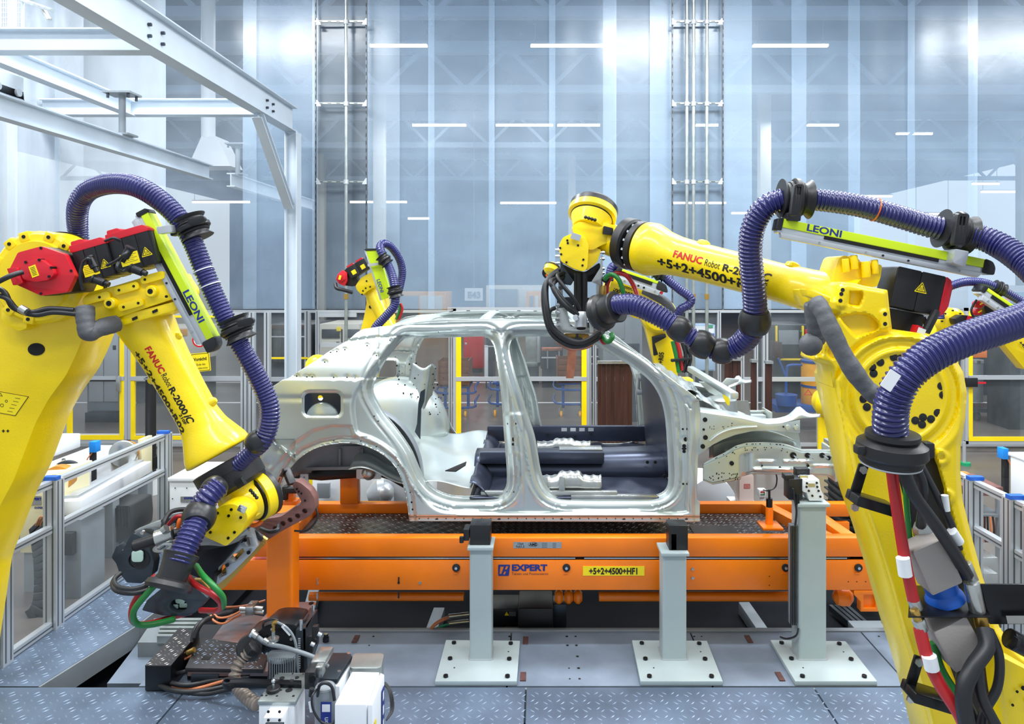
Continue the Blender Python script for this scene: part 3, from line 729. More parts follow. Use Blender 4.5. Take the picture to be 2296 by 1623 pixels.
hallbox('dark_machine', 'dark machine frame with brown drum beside the blue cart', 'machine', 1730, 1815, 728, 800, 13.5, 1.0, DKG, (('panel', 1745, 1790, 740, 772, GRY, .03), ('yellow_bar', 1738, 1742, 730, 790, YEL, .05), ('yellow_bar', 1797, 1801, 730, 800, YEL, .05), ('brown_drum', 1726, 1742, 764, 800, BRN, .3), ('green_light', 1793, 1796, 741, 744, GREP, .07), ('red_block', 1804, 1814, 738, 750, RED, .05), ('yellow_bar', 1748, 1815, 803, 807, YEL, .06)))
for (x0, x1, y0, D, lab) in ((1340, 1418, 815, 9.2, 'dark brown strip curtain housing behind the near A-pillar'), (1625, 1662, 808, 9.0, 'dark brown strip curtain housing behind the front fenders, left of two'), (1684, 1697, 812, 9.0, 'narrow brown strip curtain housing between fence posts'), (1716, 1732, 815, 9.2, 'black strip curtain housing beside the glass fence')):
    t = thing('strip_curtain', lab, 'curtain', P((x0 + x1) / 2, 960, D))
    n = max(2, (x1 - x0) // 9); 
    for k in range(n):
        b = MB(); a = x0 + (x1 - x0) * k / n; b.bx(xat(a, D), xat(a + (x1 - x0) / n * .96, D), D + .01 * (k % 2), D + .02 + .01 * (k % 2), .0, zat(y0, D)); b.build('strip', BRN, t)
    b = MB(); b.bx(xat(x0, D), xat(x1, D), D - .04, D + .06, zat(y0, D), zat(y0 - 6, D)); b.build('curtain_rail', GALV, t)
# crates on blue carts
def crate_cart(x0, x1, yt, ym, yb, D, lab, lab2, crate=True):
    if crate:
        t = thing('wooden_crate', lab, 'crate', P((x0 + x1) / 2, ym, D)); s = D / F
        n = 4; h = (ym - yt) / n
        for k in range(n):
            b = MB(); b.bx(xat(x0, D), xat(x1, D), D, D + .02, zat(yt + h * (k + 1) - .8, D), zat(yt + h * k, D)); b.build('plank', WOOD, t, bev=.002)
        b = MB()
        for x in (x0, x1 - 3): b.bx(xat(x, D), xat(x + 3, D), D - .015, D + .6, zat(ym, D), zat(yt - 2, D))
        b.bx(xat(x0, D), xat(x1, D), D + .58, D + .6, zat(ym, D), zat(yt, D)); b.bx(xat(x0, D), xat(x1, D), D, D + .6, zat(ym, D), zat(ym - 3, D)); b.build('frame', WOOD, t)
    t = thing('blue_cart', lab2, 'cart', P((x0 + x1) / 2, yb, D)); e = (x1 - x0) * .12
    for y, dd in ((ym + 14, 0), (ym + 46, 0)):
        pts = [(xat(x0 - 4, D), D + .6, zat(y - 8, D)), (xat(x0, D), D, zat(y, D)), (xat(x1 + e, D), D - .05, zat(y, D)), (xat(x1 + e + 5, D), D, zat(y - 12, D)), (xat(x1 + e + 6, D), D + .6, zat(y - 14, D))]
        b = MB(); b.tube([Vector(p) for p in cat(pts, 4)], 2.6 * D / F, 8); b.build('bumper_tube', BLUC, t)
    b = MB()
    for x in (x0 + 12, x1 - 6): b.bx(xat(x, D), xat(x + 6, D), D + .05, D + .12, zat(yb - 22, D), zat(ym, D))
    b.bx(xat(x0 + 4, D), xat(x1, D), D + .02, D + .7, zat(ym + 5, D), zat(ym, D)); b.build('frame', BLUC, t, bev=.004)
    for x in (x0 + 10, x1 - 8):
        b = MB(); p = P(x, yb - 8, D); b.cyl(p - Vector((.02, 0, 0)), p + Vector((.02, 0, 0)), 9 * D / F, 20); b.build('wheel', YCAR, t)
        b = MB(); p = P(x, yb - 18, D); b.bx(p.x - .045, p.x - .03, D - .03, D + .03, zat(yb - 8, D), zat(yb - 24, D)); b.bx(p.x + .03, p.x + .045, D - .03, D + .03, zat(yb - 8, D), zat(yb - 24, D)); b.build('fork', GALV, t)
crate_cart(982, 1052, 810, 866, 936, 12.8, 'brown wooden crate on a cart left of the red cabinet', 'blue tubular cart under the crate by the middle gate, left one')
crate_cart(1100, 1160, 764, 858, 936, 12.8, '', 'blue tubular cart behind the near B-pillar', crate=False)
crate_cart(1248, 1308, 806, 858, 938, 12.8, 'brown wooden crate with copper scrap beneath the welding gun', 'blue tubular cart with yellow wheel beneath the right crate')
# yellow drum on a blue trolley
t = thing('yellow_drum', 'yellow drum with blue hoop on a blue trolley right of the car', 'drum', P(1840, 905, 11.6)); D = 11.6
b = MB(); p = P(1838, 905, D); q = P(1838, 812, D); b.cyl(p, q, 40 * D / F, 28); b.build('shell', YCAR, t, bev=.006)
for y in (866, 812): b = MB(); p = P(1838, y, D); b.cyl(p, p + Vector((0, 0, .035)), 41.5 * D / F, 28); b.build('hoop', BLUC, t)
fr = Fr(1812, 880, D - 40 * D / F - .005); b = MB(fr); b.slab([(-10, 6), (0, -8), (10, 6)], .3, [[(-7, 4.5), (0, -5), (7, 4.5)]]); b.build('hazard_print', REDP, t)
t = thing('drum_trolley', 'blue drum trolley with tall handle beside the yellow drum', 'trolley', P(1775, 910, 11.4)); D = 11.4
b = MB(); b.tube([Vector(p) for p in cat([P(1762, 882, D), P(1764, 830, D), P(1770, 819, D), P(1798, 818, D)], 5)], 3 * D / F, 10); b.build('handle', BLUC, t)
b = MB(); b.tube([P(1745, 803, D), P(1764, 850, D)], 2.5 * D / F, 8); b.build('lever', BLUC, t)
b = MB(); b.cyl(P(1763, 908, D), P(1763, 884, D), 21 * D / F, 20, 24 * D / F); b.build('tray', BLUC, t)
b = MB(); b.bx(xat(1740, D), xat(1890, D), D, D + .6, zat(925, D), zat(908, D)); b.build('platform', BLUC, t, bev=.01)
# steel drums behind the right gate
for (x, y0, y1, r, D, lab) in ((2185, 810, 900, 17, 12.6, 'grey steel drum with plastic liner behind the right gate'), (2252, 794, 868, 26, 13.4, 'large grey steel bin behind the right gate')):
    t = thing('steel_drum', lab, 'drum', P(x, y1, D)); p, q = P(x, y1, D), P(x, y0, D)
    b = MB(); b.cyl(p, q, r * D / F, 28); b.build('shell', GRY, t, bev=.005)
    b = MB(); b.cyl(q - Vector((0, 0, .02)), q + Vector((0, 0, .03)), (r + 1.3) * D / F, 28); b.build('rim', GALV, t)
    b = MB(); b.bx(p.x - .2, p.x + .3, D - .4, D + .2, p.z - .12, p.z - .06); b.build('dolly', DKG, t)
    for dx in (-.14, .22): b = MB(); c0 = Vector((p.x + dx, D - .3, p.z - .2)); b.cyl(c0 - Vector((.025, 0, 0)), c0 + Vector((.025, 0, 0)), .08, 18); b.build('castor', BLK, t)
hallbox('orange_rack', 'orange pallet rack behind the right gate', 'rack', 2110, 2292, 786, 802, 15, .1, ORG, (('upright', 2255, 2260, 660, 802, ORG, .05), ('label_plate', 2228, 2240, 792, 797, WLAB, .03), ('upright', 2112, 2117, 660, 802, ORG, .05)))
hallbox('dark_pallet_box', 'tall black and grey machine housing at the far right behind the gate', 'machine', 2264, 2320, 680, 968, 11.6, .6, DKG, (('panel', 2278, 2320, 680, 802, GRY, .05), ('foot', 2262, 2284, 968, 976, BLK, .1)))
hallbox('white_hall_door', 'bright white hall partition above the right background robot', 'partition', 2110, 2420, 640, 700, 20, .2, WHT, (('door_leaf', 2120, 2250, 650, 700, WHT, .03), ('glazed_strip', 2260, 2400, 655, 690, WBLU, .03)))
fd = thing('folding_sign', 'pale sign marked E43 hanging in the hall behind the film', 'sign', P(1063, 662, 22))
b = MB(); b.bx(xat(1042, 22), xat(1082, 22), 22, 22.1, zat(674, 22), zat(646, 22)); b.build('panel', WHT, fd)
text('lettering', 'E43', Fr(1063, 668, 21.95), 20, GRY, fd, 0, 0, align='CENTER', bold=.03)
b = MB(); b.bx(xat(1062, 22), xat(1063, 22), 22.02, 22.05, zat(646, 22), 8.7); b.build('hanger', GRY, fd)
# a tinted band of far machinery so the hall has depth
for k, (x0, x1, y0, D, m, lab) in enumerate(((880, 1000, 655, 30, YCAR, 'orange fronted machine far behind the film wall, left one'), (1090, 1235, 640, 32, HBR, 'cream machine far behind the film wall'), (1180, 1215, 655, 28, YCAR, 'orange fronted machine far behind the film wall, right one'), (300, 420, 640, 26, HBR, 'cream machine far behind the left hand film'), (1870, 2060, 650, 30, HBR, 'pale machine far behind the right hand film'))):
    hallbox('far_machine', lab, 'machine', x0, x1, y0, 622 + 2.45 / D * F, D, 2, m, (('door_leaf', x0 + 8, (x0 + x1) / 2 - 2, y0 + 8, y0 + 60, GRY, .05), ('door_leaf', (x0 + x1) / 2 + 2, x1 - 8, y0 + 8, y0 + 60, HBR, .05)))

# ================================================================== low acrylic fences left and right
def low_fence(X, Ds, lab, sgn):
    f = thing('low_fence', lab, 'fence', (X, Ds[0], 0)); H = 1.04
    for D in Ds:
        b = MB(); b.use(ALU); b.bx(X - .045, X + .045, D - .045, D + .045, 0, H)
        b.use(ALUD)
        for o in (-.022, .022): b.bx(X + o - .005, X + o + .005, D - .0465, D - .04, 0.02, H - .01)
        for o in (-.022, .022): b.bx(X - sgn * .0465, X - sgn * .04, D + o - .005, D + o + .005, .02, H - .01)
        b.build('post', None, f)
        b = MB(); b.bx(X - .05, X + .05, D - .05, D + .0, H, H + .025); b.build('corner_cap', BLU, f)
    for z in (H - .025, .70, .03):
        b = MB(); b.use(ALU); b.beam((X, Ds[0], z), (X, Ds[-1], z), .045, .05); b.use(ALUD); b.beam((X - sgn * .023, Ds[0], z), (X - sgn * .023, Ds[-1], z), .003, .009)
        b.build('rail', None, f)
    for a, c in zip(Ds, Ds[1:]):
        b = MB(); b.bx(X - .003, X + .003, a + .05, c - .05, .06, .68); b.build('acrylic_pane', GLS, f)
    return f
low_fence(-3.42, (4.42, 4.56, 5.05, 6.54), 'low aluminium fence with acrylic panes along the left walkway', -1)
lf = low_fence(3.02, (4.42, 4.62, 5.05, 6.3), 'low aluminium fence with acrylic panes at the right edge', 1)
# ================================================================== the car body
car = thing('car_body', 'bare steel car body shell without doors resting in the middle of the cell', 'car', (0.1, 5.8, .8))
D0 = 4.85
outer = [(781, 763), (800, 746), (815, 738), (850, 732.5), (889, 729), (950, 724), (1012, 720), (1100, 718), (1180, 718), (1237, 722), (1290, 730), (1335, 741), (1366, 754), (1400, 774), (1427, 791), (1450, 807), (1473, 825), (1500, 845), (1520, 860), (1545, 878), (1560, 890), (1568, 902), (1571, 930), (1569, 973), (1566, 1019), (1563, 1077), (1563, 1120), (1569, 1125), (1569, 1170),
         (918, 1168), (914, 1135), (910, 1111), (905, 1090), (898, 1068), (889, 1050), (876.5, 1035), (861, 1021), (843, 1010), (820, 1000), (796, 994), (766, 993), (742, 996), (722, 1000), (703, 1007), (685, 1017), (672, 1027), (661, 1038), (650, 1050), (642, 1062), (635, 1076), (630, 1092), (622, 1102), (604, 1088), (585, 1072), (583, 1050), (588, 1019), (596, 985), (599, 930), (603, 885), (612, 866), (633, 852), (645, 849), (672, 831), (704, 811), (741, 786)]
hr = [(920, 757), (940, 757.5), (978, 757), (1030, 755.5), (1078, 754), (1090, 756), (1098, 761), (1105, 771), (1109, 785), (1114, 815), (1119, 850), (1124, 890), (1129, 957), (1133, 1010), (1136, 1050), (1136, 1082), (1131, 1097), (1121, 1106), (1105, 1110), (1060, 1111.5), (1025, 1111), (1003, 1107), (981, 1098), (964, 1085), (950, 1067), (938, 1042), (926, 1013), (912, 990), (898, 970), (884, 952), (870, 935), (859, 920), (850, 904), (841, 888), (837, 872), (840, 857), (850, 835), (862, 813), (878, 790), (895, 770), (906, 760)]
hf = [(1148, 763), (1155, 757.5), (1168, 755), (1200, 754), (1240, 754.5), (1275, 758), (1305, 763), (1335, 773), (1356, 785), (1378, 799), (1406, 815), (1427, 829), (1446, 844), (1460, 858), (1471, 874), (1480, 892), (1487, 915), (1492, 945), (1495, 990), (1498, 1045), (1498, 1078), (1493, 1095), (1482, 1105), (1464, 1110), (1440, 1111.5), (1350, 1112), (1275, 1111), (1250, 1108), (1235, 1100), (1224, 1086), (1216, 1066), (1210, 1040), (1202, 990), (1196, 965), (1189, 945), (1178, 912), (1166, 872), (1157, 845), (1150, 820), (1144, 795), (1143, 776)]
hr, hf = cat(hr, 2, True), cat(hf, 2, True)
win = rrect(682.5, 881, 764, 931, 13, 5)
recess = cat([(903, 757), (870, 790), (835, 820), (806, 858), (790, 885), (786, 910), (789, 940), (797, 972), (830, 985), (858, 1000), (880, 1018), (900, 1044), (915, 1070), (933, 1103), (955, 1130), (980, 1147), (1010, 1153), (1060, 1154.5), (1180, 1154.5), (1250, 1154.5), (1400, 1154.5), (1535, 1154), (1545, 1130), (1548, 1060), (1547, 960), (1543, 915), (1530, 885), (1505, 862), (1470, 838), (1430, 810), (1385, 781), (1350, 763), (1310, 750), (1260, 742), (1200, 739), (1100, 738), (1000, 741), (940, 748)], 3, True)
arch = [(629, 1100), (640, 1068), (658, 1040), (684, 1017), (722, 1000), (766, 992), (800, 994), (843, 1010), (876, 1035), (898, 1068), (912, 1111), (920, 1170)]
arch2 = [(605, 1052), (630, 1025), (662, 988), (700, 962), (742, 951), (790, 952), (797, 973)]      # upper edge of the flared arch band
dimples = [(700, 780 + 20), (728, 812), (741, 790), (755, 788), (773, 784), (823, 775), (874, 763), (844, 797), (665, 843), (688, 845), (700, 845), (748, 846), (778, 846), (796, 848)]
def hbody(x, y, do, dh):
    h = .20 * sst(870 - y, 0, 170) ** 1.3 * 1.0
    h = h + .03 * sst(y, 1000, 1168) - .012 * np.exp(-((y - 880) / 40.0) ** 2)
    dr = poly_sdf(np.asarray(x, float), np.asarray(y, float), recess); h = h + .034 * sst(-dr, 0, 9)
    dd = np.minimum(dh[0], dh[1])
    h = h + .085 * sst(-dd, -18, -3) - .0
    h = h + .014 * sst(-dd, -34, -28) - .010 * np.exp(-((dd - 24) / 3.0) ** 2)
    low = sst(y, 1060, 1105)
    h = h - .010 * np.exp(-((dd - 34) / 4.0) ** 2) * low * (dr < 0)
    # roof side band: rounded, with a drip groove
    edge = line_dist(x, y, [(781, 764), (830, 757), (900, 752), (1000, 745), (1100, 741), (1200, 741.5), (1300, 750), (1360, 768), (1430, 812), (1510, 866), (1548, 915)])
    h = h + .016 * np.exp(-(edge / 2.2) ** 2)
    # B-pillar lower outer panel step and shoulder
    bx = sst(np.abs(x - 1152), 26, 18) * sst(y, 922, 932) * (1 - sst(y, 1120, 1150)); h = h - .012 * bx
    # wheel arch lip and flare
    da = line_dist(x, y, arch); h = h + .022 * sst(-da, -15, -11) * (do < 0) - .006 * np.exp(-((da - 3) / 3.0) ** 2)
    db = line_dist(x, y, arch2); inb = (y > np.interp(x, [605, 630, 662, 700, 742, 790, 800], [1052, 1025, 988, 962, 951, 952, 980])) & (x < 830)
    h = h + .012 * np.where(inb, sst(db, 0, 7), 0)
    # shoulder crease of the quarter panel
    h = h + .014 * sst(y, 852, 847) * (x < 850) * (x > 600) + .006 * np.exp(-((y - 893) / 6.0) ** 2) * (x < 790)
    # rear lower bracket panel
    rl = (x < 662) & (y > 985); h = h + .035 * rl * sst(line_dist(x, y, [(592, 975), (662, 1030)]), 0, 6)
    h = h + .016 * np.exp(-(((x - 606) / 14.0) ** 2 + ((y - 1040) / 12.0) ** 2)) + .01 * np.exp(-(((x - 626) / 8.0) ** 2 + ((y - 1006) / 8.0) ** 2))
    for (cx, cy) in dimples: h = h + .007 * sst(np.hypot(x - cx, (y - cy) * 1.3), 9, 6)
    # window reveal, sill flange
    dw = dh[2]; h = h + .020 * sst(-dw, -6, -1.5)
    h = h + .020 * sst(y, 1156, 1159)
    # A-pillar foot: hinge pillar surface bumps
    fp = (x > 1500) & (y > 890)
    h = h + .010 * fp * np.sin((y - 900) / 16.0) * sst(x, 1548, 1556) + .02 * sst(x, 1550, 1560) * (y > 900)
    for (cx, cy, r, a) in ((1540, 898, 12, .008), (1534, 985, 10, .006), (1152, 1040, 30, -.004)): h = h + a * sst(np.hypot(x - cx, y - cy), r, r - 4)
    return h
def place_near(x, y, h): return P(x, y, D0 + h)
near = relief('body_side', outer, [hr, hf, win], hbody, 2.6, place_near, CARM, car, ang=60)
YC = 5.80
me = near.data.copy()
for v in me.vertices: v.co.y = 2 * (YC - car.location.y) - v.co.y
me.flip_normals(); far = bpy.data.objects.new('body_side', me); COL.objects.link(far); far.parent = car
md = far.modifiers.new('s', 'SOLIDIFY'); md.thickness = .004; md.offset = 0
def hb(x, y):
    a, c = np.array([[float(x)]]), np.array([[float(y)]])
    return float(hbody(a, c, poly_sdf(a, c, outer), [poly_sdf(a, c, q) for q in (hr, hf, win)])[0, 0])
# punched holes of the near side
def punched(pts, parent=car, m=BLAC):
    b = MB()
    for p in pts:
        x, y, r = p[:3]; r2 = p[3] if len(p) > 3 else r; d = D0 + hb(x, y) - .0045; fr = Fr(x, y, d); b.slab(circ(0, 0, r, 10, r2), 1.2, fr=fr)
    return tag(b.build('punched_holes', m, parent), kind='stuff')
pts = [(x, y, 1.6) for (x, y) in dimples] + [(1139, 950, 2.2), (1156, 950, 2.2), (1137, 1103, 1.5), (1152, 1103, 1.5), (1151, 985, 3, 5), (1151, 996, 4, 3), (1531, 962, 2.4), (1541, 962, 2.4), (1538, 985, 5), (1534, 1000, 4.5), (1534, 1012, 4), (1534, 1006, 5.5, 3), (1532, 1085, 2.4), (1541, 1085, 2.4), (923, 1126, 2.2), (925, 1142, 2.2), (839, 933, 2, 1.2), (848, 944, 2, 1.2), (983, 744, 1.5), (760, 751, 1)]
pts += [(940 + 20 * i, 1163, 1.2) for i in range(31)] + [(979 + 140 * i, 1164, 4, 1.1) for i in range(5)]
for t in np.linspace(0, 1, 14):
    k = t * (len(arch) - 2); i = int(k); f = k - i; x = arch[i][0] * (1 - f) + arch[i + 1][0] * f; y = arch[i][1] * (1 - f) + arch[i + 1][1] * f
    if i % 2 == 0: pts.append((x + (x - 765) * .05, y - 7, 1.2))
pts = [p for p in pts if poly_sdf(np.array([[p[0]]]), np.array([[p[1]]]), outer)[0, 0] < -1]
punched(pts)
# panel behind the rear side window and lamp corner
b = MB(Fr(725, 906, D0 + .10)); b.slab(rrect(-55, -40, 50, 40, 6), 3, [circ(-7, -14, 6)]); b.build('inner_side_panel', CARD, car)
b = MB(); p = P(722, 940, D0 + .09); b.lathe(p, p + Vector((0, .14, 0)), [(-.02, .03), (-.015, .07), (.0, .11), (.06, .14)], 28); b.build('wheelhouse_crown', CARM, car)
b = MB(Fr(622, 892, D0 + .02)); b.slab([(-14, -18), (32, -14), (18, 18), (4, 42), (-8, 40)], 4); b.build('lamp_pocket', GALV2, car)

def surf(fn, nu, nv, name, m, parent, solid=.004, **k):
    vs = [fn(i / nu, j / nv) for j in range(nv + 1) for i in range(nu + 1)]; n = nu + 1
    fs = [(j * n + i, j * n + i + 1, (j + 1) * n + i + 1, (j + 1) * n + i) for j in range(nv) for i in range(nu)]
    me = bpy.data.meshes.new(name); me.from_pydata([tuple(v) for v in vs], [], fs); me.materials.append(m); me.shade_smooth(); me.set_sharp_from_angle(angle=math.radians(50))
    o = link(name, me, parent)
    if solid: md = o.modifiers.new('s', 'SOLIDIFY'); md.thickness = solid
    return o
# roof frame: side rails, cross bows
YN, YF = 5.08, 6.52
def roofz(X): return 2.158 - .028 * (X + .45) ** 2 - .10 * max(0, X - .1) ** 2 - (.18 * max(0, -.72 - X) ** 1.4)
for yy, s in ((YN, 1), (YF, -1)):
    b = MB(); pts_ = [(X, yy + s * .05, roofz(X) - .015) for X in np.linspace(-1.05, .35, 16)]
    for a, c in zip(pts_, pts_[1:]): b.beam(a, c, .12, .02)
    b.build('roof_rail', CARM, car)
for X, wd, nm in ((-.98, .22, 'rear_header'), (-.42, .09, 'roof_bow'), (.30, .16, 'front_header')):
    o = surf(lambda u, v: (X - wd / 2 + wd * u, YN + .1 + (YF - YN - .2) * v, roofz(X) - .01 + .018 * math.sin(math.pi * v) - .012 * math.cos(u * 6.28)), 6, 14, nm, CARM, car)
# slots in the roof frame
b = MB()
for x in (960, 1010, 1049, 1113, 1163, 1200): b.box((xat(x, 6.4), 6.44, roofz(xat(x, 6.4)) - .003), (.03, .05, .002))
tag(b.build('punched_holes', BLAC, car), kind='stuff')
# floor pan, tunnel, cross members
ZFl = .93
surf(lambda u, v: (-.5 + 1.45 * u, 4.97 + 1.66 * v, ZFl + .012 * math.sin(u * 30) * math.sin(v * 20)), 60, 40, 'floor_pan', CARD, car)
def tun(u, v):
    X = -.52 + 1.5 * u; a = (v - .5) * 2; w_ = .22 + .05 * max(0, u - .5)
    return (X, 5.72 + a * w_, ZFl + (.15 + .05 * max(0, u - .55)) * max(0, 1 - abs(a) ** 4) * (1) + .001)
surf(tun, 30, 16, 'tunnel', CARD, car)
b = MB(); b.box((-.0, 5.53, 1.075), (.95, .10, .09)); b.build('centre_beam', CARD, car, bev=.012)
b = MB(); b.box((.30, 5.60, 1.125), (.33, .13, .012)); b.box((.3, 5.55, 1.10), (.33, .01, .05)); b.build('bracket_plate', GALV, car, bev=.003)
for (x0, x1, y, z, h, nm) in ((-.02, .42, 5.12, ZFl + .02, .13, 'seat_cross_member'), (-.04, .42, 6.25, ZFl + .02, .11, 'seat_cross_member')):
    o = surf(lambda u, v: (x0 + (x1 - x0) * u, y - .07 + .14 * v, z + h * math.sin(math.pi * min(1, max(0, v * 1.0))) ** .4 * (1 - .22 * sst(abs(u - .5), .18, .22) - .08 * math.sin(u * 25) ** 2)), 24, 12, nm, GALV, car)
for X in (.02, .14): b = MB(); b.box((X, 5.03, ZFl + .07), (.045, .03, .12)); b.build('seat_bracket', GALV, car, bev=.008)
b = MB(); b.box((.05, 5.02, ZFl + .02), (.95, .05, .03)); b.box((.5, 5.0, ZFl - .01), (.6, .05, .05)); b.build('inner_sill_flange', GALV, car, bev=.006)
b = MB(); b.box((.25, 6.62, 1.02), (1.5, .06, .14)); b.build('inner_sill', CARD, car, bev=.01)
b = MB()
for x in (1265, 1285, 1305, 1325): b.box((xat(x, 6.58), 6.585, 1.06), (.05, .005, .03))
b.build('slots', ALU, car, kind='stuff')
b = MB()
for (X, Y, Z) in ((.88 - .08, 5.47, 1.05), (.88 - .02, 5.47, 1.05), (.9, 5.3, .99), (.05, 6.58, 1.02), (.3, 6.58, 1.0), (.45, 6.58, 1.02)): b.cyl((X, Y, Z), (X, Y - .01, Z), .012, 12)
b.build('punched_holes', BLAC, car, kind='stuff')
# rear seat pan, heel board and far wheelhouse
def seat(u, v):
    X = -1.34 + .85 * u; Y = 4.99 + 1.55 * v
    z = 1.03 - .03 * (1 - v) + .12 * math.exp(-((u) / .35) ** 2) + .035 * math.sin(v * 12.5 + u * 2) * (1 - u * .6) + .02 * math.sin(u * 11 + v * 4)
    return (X, Y, z)
surf(seat, 50, 60, 'seat_pan', CARM, car)
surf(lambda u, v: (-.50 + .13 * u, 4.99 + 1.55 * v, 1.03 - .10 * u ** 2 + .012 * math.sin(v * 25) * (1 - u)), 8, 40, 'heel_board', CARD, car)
b = MB(); b.slab3([P(998, 1063, 5.0) + Vector((0, 0, .02)), P(1018, 1048, 5.1), P(1046, 1036, 5.2), P(1044, 1044, 5.15), P(1022, 1058, 5.05)], (0, 0, .006)); b.build('pan_opening', BLAC, car)
for s, yy in ((1, 6.60), (-1, 5.02)):
    def dome(u, v):
        a = math.pi * u; r = .36 * (1 - .0 * v); k = math.sin(v * math.pi / 2)
        rr = .44 * (1 - (v) ** 2.6) + .02; return (-1.30 + rr * math.cos(a), yy - s * .34 * v ** .6 * 1.0, 1.03 + rr * math.sin(a) * 1.12)
    surf(dome, 30, 16, 'wheelhouse', CARM if s > 0 else GRY, car)
def strut(u, v):
    return (-1.18 + .22 * u - .06 * v + .05 * math.sin(u * math.pi), 6.52 - .10 * math.sin(u * math.pi) - .1 * v, 1.66 - .55 * v + .02 * math.cos(u * 9))
surf(strut, 14, 20, 'strut_reinforcement', GALV2, car)
b = MB(Fr(1006, 0, 6.3)); b = MB()
b.slab3([P(943, 878, 6.1), P(953, 872, 6.1), P(951, 900, 6.1), P(944, 918, 6.1), P(942, 985, 6.1), P(930, 968, 6.1), P(935, 950, 6.1), P(938, 905, 6.1)], (0, .02, 0)); b.build('dark_bracket', DKG, car)
def cin(x, y, D, r, n=10): p = P(x, y, D); return p, r * D / F
b = MB()
for _ in range(46):
    x, y = random.uniform(880, 1000), random.uniform(800, 930)
    if (x - 905) / 130 + abs(y - 880) / 120 < 1.2: p, r = cin(x, y, 6.35, random.choice((1, 1.4, 2))); b.cyl(p, p + Vector((0, -.004, 0)), r, 8)
b.build('punched_holes', BLAC, car, kind='stuff')
# rear structure below the arch
b = MB(); b.slab3([P(660, 1056, 5.25), P(880, 1054, 5.25), P(893, 1068, 5.25), P(905, 1095, 5.25), P(872, 1076, 5.25), P(845, 1068, 5.25), P(720, 1078, 5.25), P(655, 1072, 5.25)], (0, .09, 0)); b.build('chassis_rail', BLKM, car, bev=.006)
b = MB(); b.slab3([P(650, 1000, 5.3), P(895, 1000, 5.3), P(890, 1056, 5.3), P(655, 1056, 5.3)], (0, .01, 0)); b.build('wheelhouse_liner', GRY, car)
b = MB(); b.slab3([P(668, 1048, 5.22), P(885, 1045, 5.22), P(885, 1052, 5.22), P(668, 1055, 5.22)], (0, .03, 0)); b.build('liner_flange', GRY, car)
for x in (712, 762, 812): b = MB(); b.beam(P(x, 1005, 5.28), P(x, 1046, 5.28), .02, .02); b.build('liner_rib', GRY, car, bev=.006)
b = MB(); p = P(827, 1060, 5.18); b.ball(p, .052, 18); b.slab(rrect(-28, -8, 28, 14, 4), 2, fr=Fr(827, 1060, 5.2)); b.build('tow_pocket', GALV, car)
b = MB(); b.slab(rrect(-9, -7, 9, 7, 2), 6, [circ(0, 0, 1.6)], fr=Fr(682, 1070, 5.15)); b.build('small_bracket', ALU, car)
# firewall and hinge pillar inner
def fw(u, v):
    return (.93 - .06 * v + .03 * math.sin(u * 7), 4.99 + 1.6 * u, .95 + .78 * v + .03 * math.sin(u * 9) * math.sin(v * 5))
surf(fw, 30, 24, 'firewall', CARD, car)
surf(lambda u, v: (.90 + .20 * u, 5.03 + 1.54 * v, 1.685 - .05 * u - .015 * math.sin(v * 19) - .02 * math.sin(u * 6.28)), 18, 40, 'cowl', GALV2, car)
b = MB(); fr = Fr(1445, 862, 6.2); b.slab([(-18, -24), (-6, -26), (22, -6), (26, 10), (16, 20), (-16, 24), (-20, 10)], 10, [fil([(-10, -8), (2, -10), (16, 2), (14, 10), (-10, 12)], 3)], fr=fr); b.build('dash_bracket', GALV, car, bev=.004)
